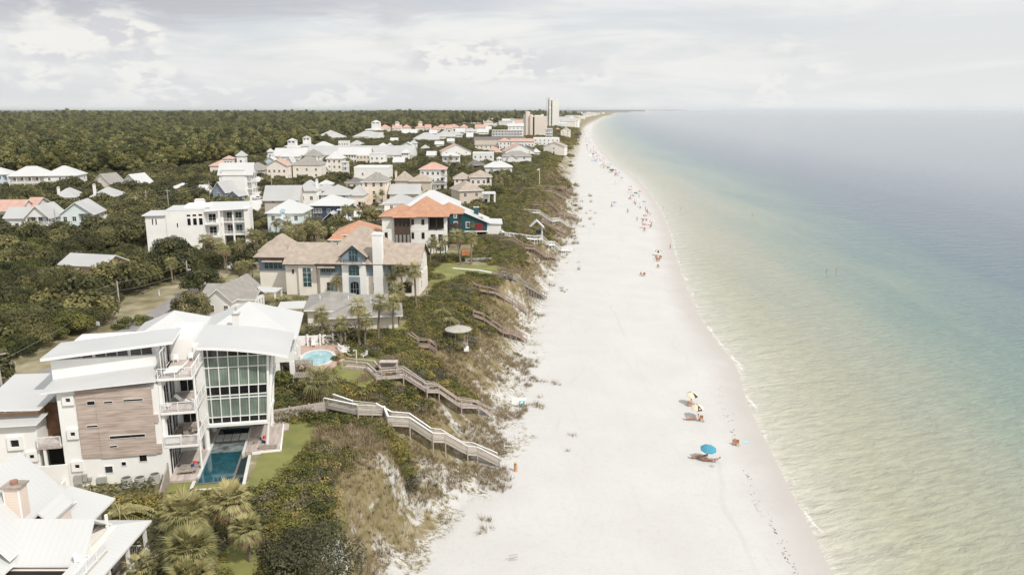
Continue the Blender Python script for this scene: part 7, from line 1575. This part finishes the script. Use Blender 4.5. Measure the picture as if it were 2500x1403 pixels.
def at(proto, px, py, s=1.0, lab=None, grp=None, rz=None, z=None, cat=None):
    p = P(px, py); o = inst(proto, (p.x, p.y, p.z if z is None else z), rnd.uniform(0, 6.28) if rz is None else rz, s, lab, cat, grp); PLN.append((p.x, p.y, 1.5 * s)); return o
PLN = []
# ---- near, one by one (foot of the trunk in the picture)
at(BIGP[0], 462, 1345, .92, 'huge shaggy palm, upper left of the clump at the corner house', z=12.9)
at(BIGP[1], 562, 1328, .88, 'shaggy palm with a thick grey trunk above the near lawn', rz=.3)
at(BIGP[0], 482, 1430, .92, 'huge shaggy palm lower in the corner clump, dry fronds hanging', z=12.6, rz=2)
at(BIGP[1], 612, 1376, .70, 'small headed palm alone on the near lawn with a slim trunk', rz=4)
at(BIGP[0], 480, 1470, .8, 'half cut off palm at the bottom edge below the corner clump', z=12)
at(FEAT, 300, 1300, .9, 'old arching feather palm beside the corner house roof', z=13)
at(SPALM[0], 340, 1420, .8, 'low palm at the bottom edge by the porch railing')
at(SPALM[1], 782, 985, 1.25, 'broad shaggy palm beside the top of the white walkover')
at(SPALM[0], 745, 915, .7, 'little palm under the timber pergola roof')
for k, (px, py, s, pr, lb) in enumerate(((790, 842, .95, 0, 'palm in front of the white board fence, leftmost of five'), (832, 846, .88, 2, 'palm second from the left at the white board fence'), (878, 848, 1.0, 1, 'tall palm at the right end of the white board fence'), (891, 850, .86, 0, 'shorter palm beside the tall one at the fence end'), (923, 836, .95, 3, 'palm just beyond the right end of the white board fence'), (960, 806, .92, 0, 'palm with an ivy covered trunk by the low house'), (975, 796, .98, 1, 'leaning palm right of the ivy covered one by the low house'),
    (1016, 752, 1.05, 3, 'tall leaning palm at the seaward corner of the mansion'), (824, 727, .8, 2, 'palm before the mansion wall left of its door'), (770, 712, .9, 0, 'palm beside the tall teal window of the mansion'), (737, 700, .7, 2, 'palm left of the tall teal window, upper of two'), (718, 706, .65, 2, 'palm left of the tall teal window, lower of two'), (905, 722, .85, 0, 'palm right of the mansion door'), (956, 728, .85, 0, 'palm in front of the mansion, right of its chimney'), (988, 730, .9, 1, 'palm in front of the mansion terrace'), (1001, 722, .7, 2, 'thin palm by the mansion terrace column'),
    (1050, 645, .95, 0, 'palm at the garden corner below the tile roof villa, leftmost'), (1076, 640, .9, 2, 'palm leaning over the lawn below the tile roof villa'), (1090, 638, .95, 0, 'palm beside the green pool cover, left'), (1122, 640, 1.0, 1, 'palm beside the green pool cover, middle'), (1126, 646, 1.0, 3, 'tall palm in front of the orange timber wall'), (1150, 645, 1.0, 1, 'tall palm rightmost on the villa lawn'), (1155, 574, .8, 2, 'palm before the teal stilt house, left of its red door'), (1170, 574, .82, 0, 'palm before the teal stilt house, at its red door'))):
    at(PALMS[pr], px, py, s, lb)
PG = 'palms clustered among the houses'
for px, py, n, sp in ((720, 604, 16, 50), (800, 600, 9, 36), (640, 630, 6, 22), (690, 745, 3, 18), (420, 690, 3, 22), (495, 630, 4, 20), (560, 660, 5, 24), (600, 700, 4, 20), (985, 600, 8, 20), (1060, 625, 3, 10), (950, 600, 3, 10), (1000, 486, 6, 30), (915, 500, 4, 14), (935, 498, 3, 8), (740, 425, 6, 18), (900, 400, 4, 8), (880, 545, 5, 24), (845, 555, 3, 16), (1230, 460, 6, 18), (1215, 470, 4, 10), (1270, 465, 3, 8), (1240, 430, 7, 28), (1150, 425, 6, 20), (1130, 465, 2, 6), (1310, 375, 6, 20), (1100, 412, 4, 20), (555, 600, 4, 20), (1040, 700, 2, 10)):
    for _ in range(n):
        a, b = px + rnd.uniform(-sp, sp), py + rnd.uniform(-sp, sp) * .45; p = P(a, b)
        if blocked(p.x, p.y, .6): continue
        at(PALMS[rnd.randrange(4)], a, b, rnd.uniform(.6, .95), 'sabal palm in a loose cluster between the houses', PG, cat='palm tree')
at(MAGN, 425, 655, 1.0, 'large magnolia with pale blossoms before the big white modern house')
at(MAGN, 495, 722, .78, 'round dark magnolia beside the utility pole')
at(MAGN, 470, 785, .72, 'glossy round magnolia with white flowers by the cottage wall')
at(MAGN, 745, 590, .72, 'big round dark tree in front of the light blue cottage')
at(FEAT, 690, 752, .8, 'feather leaved palm with drooping fronds behind the villa roof')
at(FEAT, 1095, 800, .7, 'grey green feather palm thicket above the gazebo'); at(FEAT, 1075, 775, .6, 'smaller feather palm beside the thicket above the gazebo')
for px, py, s, k, lb in ((845, 725, .5, 0, 'small clipped shrub left of the mansion door'), (790, 705, .5, 2, 'dark rounded shrub against the mansion wall'), (1070, 680, .9, 2, 'low dark hedge mound on the mansion lawn'), (700, 905, 1.0, 2, 'dark shrub left of the pergola roof'), (690, 945, 1.5, 0, 'olive bush filling the gap behind the board fence'), (720, 965, 1.3, 2, 'dark bush under the shaggy palm'), (705, 880, .9, 2, 'dark bush right of the glass bay column'), (1095, 850, 1.45, 2, 'round grey green bush beside the gazebo post'),
        (1000, 742, .5, 0, 'clipped shrub by the low house gable'), (820, 880, .5, 0, 'little tuft of shrubs between the two lawns'), (300, 800, 1.1, 0, 'green shrub at the bend of the road'), (350, 790, 1.0, 0, 'yellow green shrub above the villa roof'), (300, 850, .9, 2, 'shrub at the roadside behind the white roof')):
    at(BUSH[k], px, py, s, lb)
# clipped hedges: each one long body
def hedge(label, pts, h, m, dens=40, w=.7, ls=.13):
    g = MB(); r = random.Random(len(label)); P3 = [Vector((*G(a, b, 13), 13)) for a, b in pts]
    for a, b in zip(P3, P3[1:]):
        L_ = (b - a).length; n = int(L_ * dens * (h + w))
        for _ in range(n):
            c = a.lerp(b, r.random()); th = r.uniform(0, math.pi); k = r.uniform(.8, 1.15); q = (b - a).normalized(); s = Vector((-q.y, q.x, 0))
            d = s * math.cos(th) * w * k + Vector((0, 0, 1)) * math.sin(th) * h * k * (1 + .15 * mnoise(c * .8)); leaf(g, c + d, d + Vector((r.uniform(-.5, .5), r.uniform(-.5, .5), .5)), ls * r.uniform(.7, 1.3), r, r.uniform(.15, .85))
    for a, b in zip(P3, P3[1:]): PLN.append(((a.x + b.x) / 2, (a.y + b.y) / 2, 2))
    o = g.build('hedge', m, tint=True); tag(o, label, 'hedge'); return o
hedge('clipped dark hedge along the far edge of the lawn', [(672, 1035), (765, 1022)], 1.5, OAKG)
hedge('dark hedge under the white wall of the modern house', [(205, 1212), (300, 1205), (380, 1195)], 1.1, OAKG)
hedge('low hedge between the low house and the mansion', [(860, 752), (1000, 752)], 1.0, OAKG)
hedge('leafy green shrubbery between the corner house and the lawn', [(260, 1240), (330, 1235), (400, 1240), (440, 1260)], 1.2, SCRUB, w=1.4)
hedge('glossy dark hedge behind the white board fence', [(745, 838), (800, 836), (885, 838)], 3.0, MAG, w=1.5, ls=.2)
hedge('dark bushes in the hollow beside the corner house', [(370, 1300), (385, 1380), (390, 1440)], 1.7, OAK, w=1.6, ls=.16)
hedge('low planting along the foot of the mansion', [(715, 730), (850, 735), (900, 735), (1000, 738)], .7, OAKG)
# the big grey bush on the bluff at the bottom of the picture
t = thing('dune_bush', 'big grey green dune bush at the bottom of the bluff', 'shrub', (*G(760, 1370, 13.4), 12.6)); g = MB(); r = random.Random(3); lb = ring(r, 16, 3.6, .3, 2.6, 1.5, 1.2); crown(g, r, lb, 9000, .11, flat=.5, fill=.1, t0=.1)
g.build('foliage', leafmat('grey_dune_leaves', (.028, .03, .013), (.085, .085, .042), (.15, .145, .085)), t, tint=True)
# ---- oaks scattered over the streets, each its own
OG = 'live oaks growing between the houses'; no = 0
def free(x, y, r, k=1.0):
    if blocked(x, y, r * .55): return False
    if any(poly_in(o, x + a, y + b) for o in OPEN for a, b in ((0, 0), (r, 0), (-r, 0), (0, r), (0, -r))): return False
    return all((x - a) ** 2 + (y - b) ** 2 > (k * (c + r)) ** 2 for a, b, c in PLN)
ZL = ['live oak with a dark dense crown', 'live oak with a broad flattened crown', 'small round live oak', 'olive green wind shaped live oak']
r2 = random.Random(11); cand = []
for _ in range(26000):
    px, py = r2.uniform(-60, 1290), 420 + (r2.random() ** .8) * 560; x, y = G(px, py, 13)
    cand.append((px, py, x, y))
def oak_ok(px, py):
    "where the photograph has tree cover rather than palms, lawn, dune or forest"
    if py > 990: return False
    e = G(0, 0, 0)
    lim = 1250
    return True
MASS = []
for px, py, x, y in cand:
    e = interp(EDGE, y)
    if x > e - 14: continue
    if y < 100 and x > -48: continue
    if x > -60 and y < 135: continue
    if -62 < x < e and 135 < y < 215: continue
    rr = 2.9 if px < 560 else 2.5
    if not free(x, y, rr, .72 if px < 560 else .85): continue
    if px > 560 and r2.random() < .35: continue
    no += 1; k = r2.randrange(5); s = r2.uniform(.7, 1.12) * (.95 if px < 560 else .72)
    if any(blocked(x + q * .35, y + q, 1) for q in (4, 8, 13, 18, 24)): s *= .42
    PLN.append((x, y, rr * s))
    if no > 290: MASS.append((x, y, 13.0, s)); continue
    inst(OAKS[k], (x, y, 13.0 - .2), r2.uniform(0, 6.28), (s, s, s * r2.uniform(.85, 1.15)), 'wind shaped live oak filling the ground between the houses', None, OG)
# knotted pale trunks and the open thicket by the red car
for px, py, s, lb in ((62, 715, .9, 'gnarled oak with a bare pale trunk left of the red car'), (98, 720, .85, 'gnarled oak in front of the red car, twin stems'), (150, 712, .95, 'gnarled oak with a leaning pale trunk right of the red car')):
    o = at(OAKS[2], px, py, s, lb)
# ---- the pine front, one by one, then the forest
def fline(px): return 447 - .035 * px if px < 330 else (436 - (px - 330) * .155 if px < 660 else (385 - (px - 660) * .25 if px < 900 else (325 - (px - 900) * .078 if px < 1130 else 307)))
PGN = 'tall pines along the front of the forest'; r3 = random.Random(5)
for k in range(150):
    px = r3.uniform(-40, 700); py = fline(px) - r3.uniform(0, 12); x, y = G(px, py, 13)
    if blocked(x, y, 2): continue
    inst(PINES[k % 3], (x, y, 12.9), r3.uniform(0, 6.28), r3.uniform(.75, 1.15), 'pine with a bare trunk in the front row of the wood', None, PGN); PLN.append((x, y, 1.5))
def crown_only(t):
    o = t.children[0]; o.parent = None; COL.objects.unlink(o); bpy.data.objects.remove(t); return o
PF_ = [crown_only(pine('p', 80 + k, h_, r_, 1500, .38, PINEF if k else PINE, trunk=False)) for k, (h_, r_) in enumerate(((11, 3.6), (9.5, 3.2), (12.5, 4.0)))]
OF_ = [crown_only(broad('p', 90 + k, r_, h_, 1600, .38, OAK, lobes=12, lr=1.6, trunk=False)) for k, (r_, h_) in enumerate(((4.2, 5.4), (3.6, 6.5)))]
pts = []; y = 400.0
while y < 4200:
    st = max(5.2, y * .0052); e = interp(EDGE, y); xl = -(y * .72 + 60); x = xl + r3.uniform(0, st)
    while x < e - 25:
        xx, yy = x + r3.uniform(-.45, .45) * st, y + r3.uniform(-.45, .45) * st; x += st
        px, py = PX(xx, yy, 13)
        if py > fline(px) - 1 or blocked(xx, yy, 4): continue
        if y > 1500 and xx > e - 60 - y * .03 and r3.random() < .75: continue
        dn = mnoise(Vector((xx * .006, yy * .004, 0)))
        k = .42 if any(blocked(xx + xx / yy * q, yy + q, 3) for q in (8, 18, 28)) else (.62 if yy < 1500 and any(blocked(xx + xx / yy * q, yy + q, 3) for q in (42, 60, 80)) else 1)
        pts.append((xx, yy, 12.6 + dn * 2, r3.uniform(.8, 1.25) * (1 + dn * .35) * min(1.7, max(1, st / 8)) * k * r3.choice((.75, 1, 1, 1.2))))
    y += st * .9
scatter('forest', pts, PF_, 'dense pine forest stretching to the horizon', 'forest', rotall=.12)
print('forest', len(pts), 'oaks', no)
# trees between the far houses of the town
pts = list(MASS); y = 420.0
while y < 1900:
    st = max(6.5, y * .007); e = interp(EDGE, y); x = -(y * .5)
    while x < e - 16:
        xx, yy = x + r3.uniform(-.45, .45) * st, y + r3.uniform(-.45, .45) * st; x += st
        px, py = PX(xx, yy, 13)
        if py < fline(px) or blocked(xx, yy, 2.2): continue
        if not all((xx - a) ** 2 + (yy - b) ** 2 > (1.2 * c + 1.5) ** 2 for a, b, c in PLN if abs(yy - b) < 8): continue
        pts.append((xx, yy, 12.7, r3.uniform(.55, .95) * (.5 if any(blocked(xx + xx / yy * q, yy + q, 1) for q in (5, 11, 18, 28)) else 1)))
    y += st * .85
scatter('town_woodland', pts, OF_, 'dark oaks and scrub filling the ground between the far houses', 'woodland', rotall=.1)
# far canopy: a bumpy sheet of treetops out to the horizon
g = []; f_ = []; A = []; ys = []; y = 2600.0
while y < 60000: ys.append(y); y *= 1.03
nc = 220
for y in ys:
    e = interp(EDGE, y) - (60 + y * .02)
    for j in range(nc):
        u = j / (nc - 1); x = e - (1 - u) * y * .95; k = min(1, u * 20, (1 - u) * 20 + .0)
        h = 10 + 5 * mnoise(Vector((x * .004, y * .0015, 0))) + 4 * mnoise(Vector((x * .02, y * .006, 2))) + r3.uniform(-1.5, 1.5)
        g.append((x, y, 13 + (h if y > 2600 else -3) * (1 if j < nc - 1 else 0)))
for i in range(len(ys) - 1):
    for j in range(nc - 1): a = i * nc + j; f_.append((a, a + 1, a + nc + 1, a + nc))
me = bpy.data.meshes.new('far_forest'); me.from_pydata(g, [], f_); me.update(); o = bpy.data.objects.new('far_forest', me); COL.objects.link(o); tag(o, 'unbroken treetops of the distant forest under the horizon', 'forest', kind='stuff')
me.materials.append(mat('far_treetops', (.065, .085, .06), .95, var=.3, vs=.02, c2=(.04, .058, .046)))
# ---- dune cover
r4 = random.Random(8)
SC = [bushmesh('s', 100 + k, 1.5, h_, 650, .13 if k < 4 else .12, m_, lean=.5) for k, (h_, m_) in enumerate(((.9, SCRUB), (.7, SCRUB), (1.1, OAKG), (.8, SCRUB), (.7, SCRUBG)))]
TF = [tuft('t', 110 + k, 26, h_, OATS, sp_) for k, (h_, sp_) in enumerate(((.75, .5), (.55, .6), (.9, .35)))]
for o in SC + TF: COL.objects.unlink(o)
p1, p2 = [], []
STAIRS = []
def near_stairs(x, y):
    for (ax, ay), (bx, by) in STAIRS:
        dx, dy = bx - ax, by - ay; t = max(0, min(1, ((x - ax) * dx + (y - ay) * dy) / (dx * dx + dy * dy + 1e-6)))
        if (x - ax - dx * t) ** 2 + (y - ay - dy * t) ** 2 < 1.1: return True
    return False
STAIRS += WALKS_PLAN
y = 45.0
while y < 1500:
    st = max(.95, y * .0050); e, f = interp(EDGE, y), interp(FOOT, y); x = e - 16 - min(24, y * .04)
    while x < f + 3:
        xx, yy = x + r4.uniform(-.5, .5) * st, y + r4.uniform(-.5, .5) * st; x += st
        v = (f - xx) / (f - e); n = mnoise(Vector((xx * .11, yy * .09, 3))) + .5 * mnoise(Vector((xx * .3, yy * .3, 9)))
        lim = (.66 if yy < 220 else .68) + n * .8
        if v < lim or blocked(xx, yy, .8) or any(poly_in(o, xx, yy) for o in OPEN) or near_stairs(xx, yy): continue
        if not all((xx - a) ** 2 + (yy - b) ** 2 > .4 for a, b, c in PLN if abs(yy - b) < 3): continue
        p1.append((xx, yy, HT(xx, yy) - .1, r4.uniform(.6, 1.15) * max(1, st / 1.1) * (1 if v > lim + .1 else .6)))
    y += st * .9
scatter('dune_scrub', p1, SC, 'wind pruned green scrub mat along the top of the dune', 'scrub', rotall=.1)
y = 50.0
while y < 520:
    st = max(.42, y * .0034); e, f = interp(EDGE, y), interp(FOOT, y); x = e
    while x < f + 9:
        xx, yy = x + r4.uniform(-.5, .5) * st, y + r4.uniform(-.5, .5) * st; x += st
        v = (f - xx) / (f - e); n = mnoise(Vector((xx * .16, yy * .13, 5))) + .6 * mnoise(Vector((xx * .5, yy * .45, 1)))
        if v > 1.0 or v < -.75 or r4.random() > sm((v + .02 + n * .5) / .5) * (1 if v > -.15 else 1) + (.30 if n > .42 and v > -.5 else 0) or r4.random() < .2 or near_stairs(xx, yy): continue
        p2.append((xx, yy, HT(xx, yy) - .03, r4.uniform(.6, 1.2) * max(1, st / .55)))
    y += st
scatter('dune_grass', p2, TF, 'tan dune grass and sea oats on the sandy slope', 'grass', rotall=.1)
print('scrub', len(p1), 'grass', len(p2))
PROTOS = [LW, LB, CHR, CHW, AD] + FT + PR + PR2
def drop(o):
    for ch in list(o.children): drop(ch)
    bpy.data.objects.remove(o)
for p in PROTOS: drop(p)
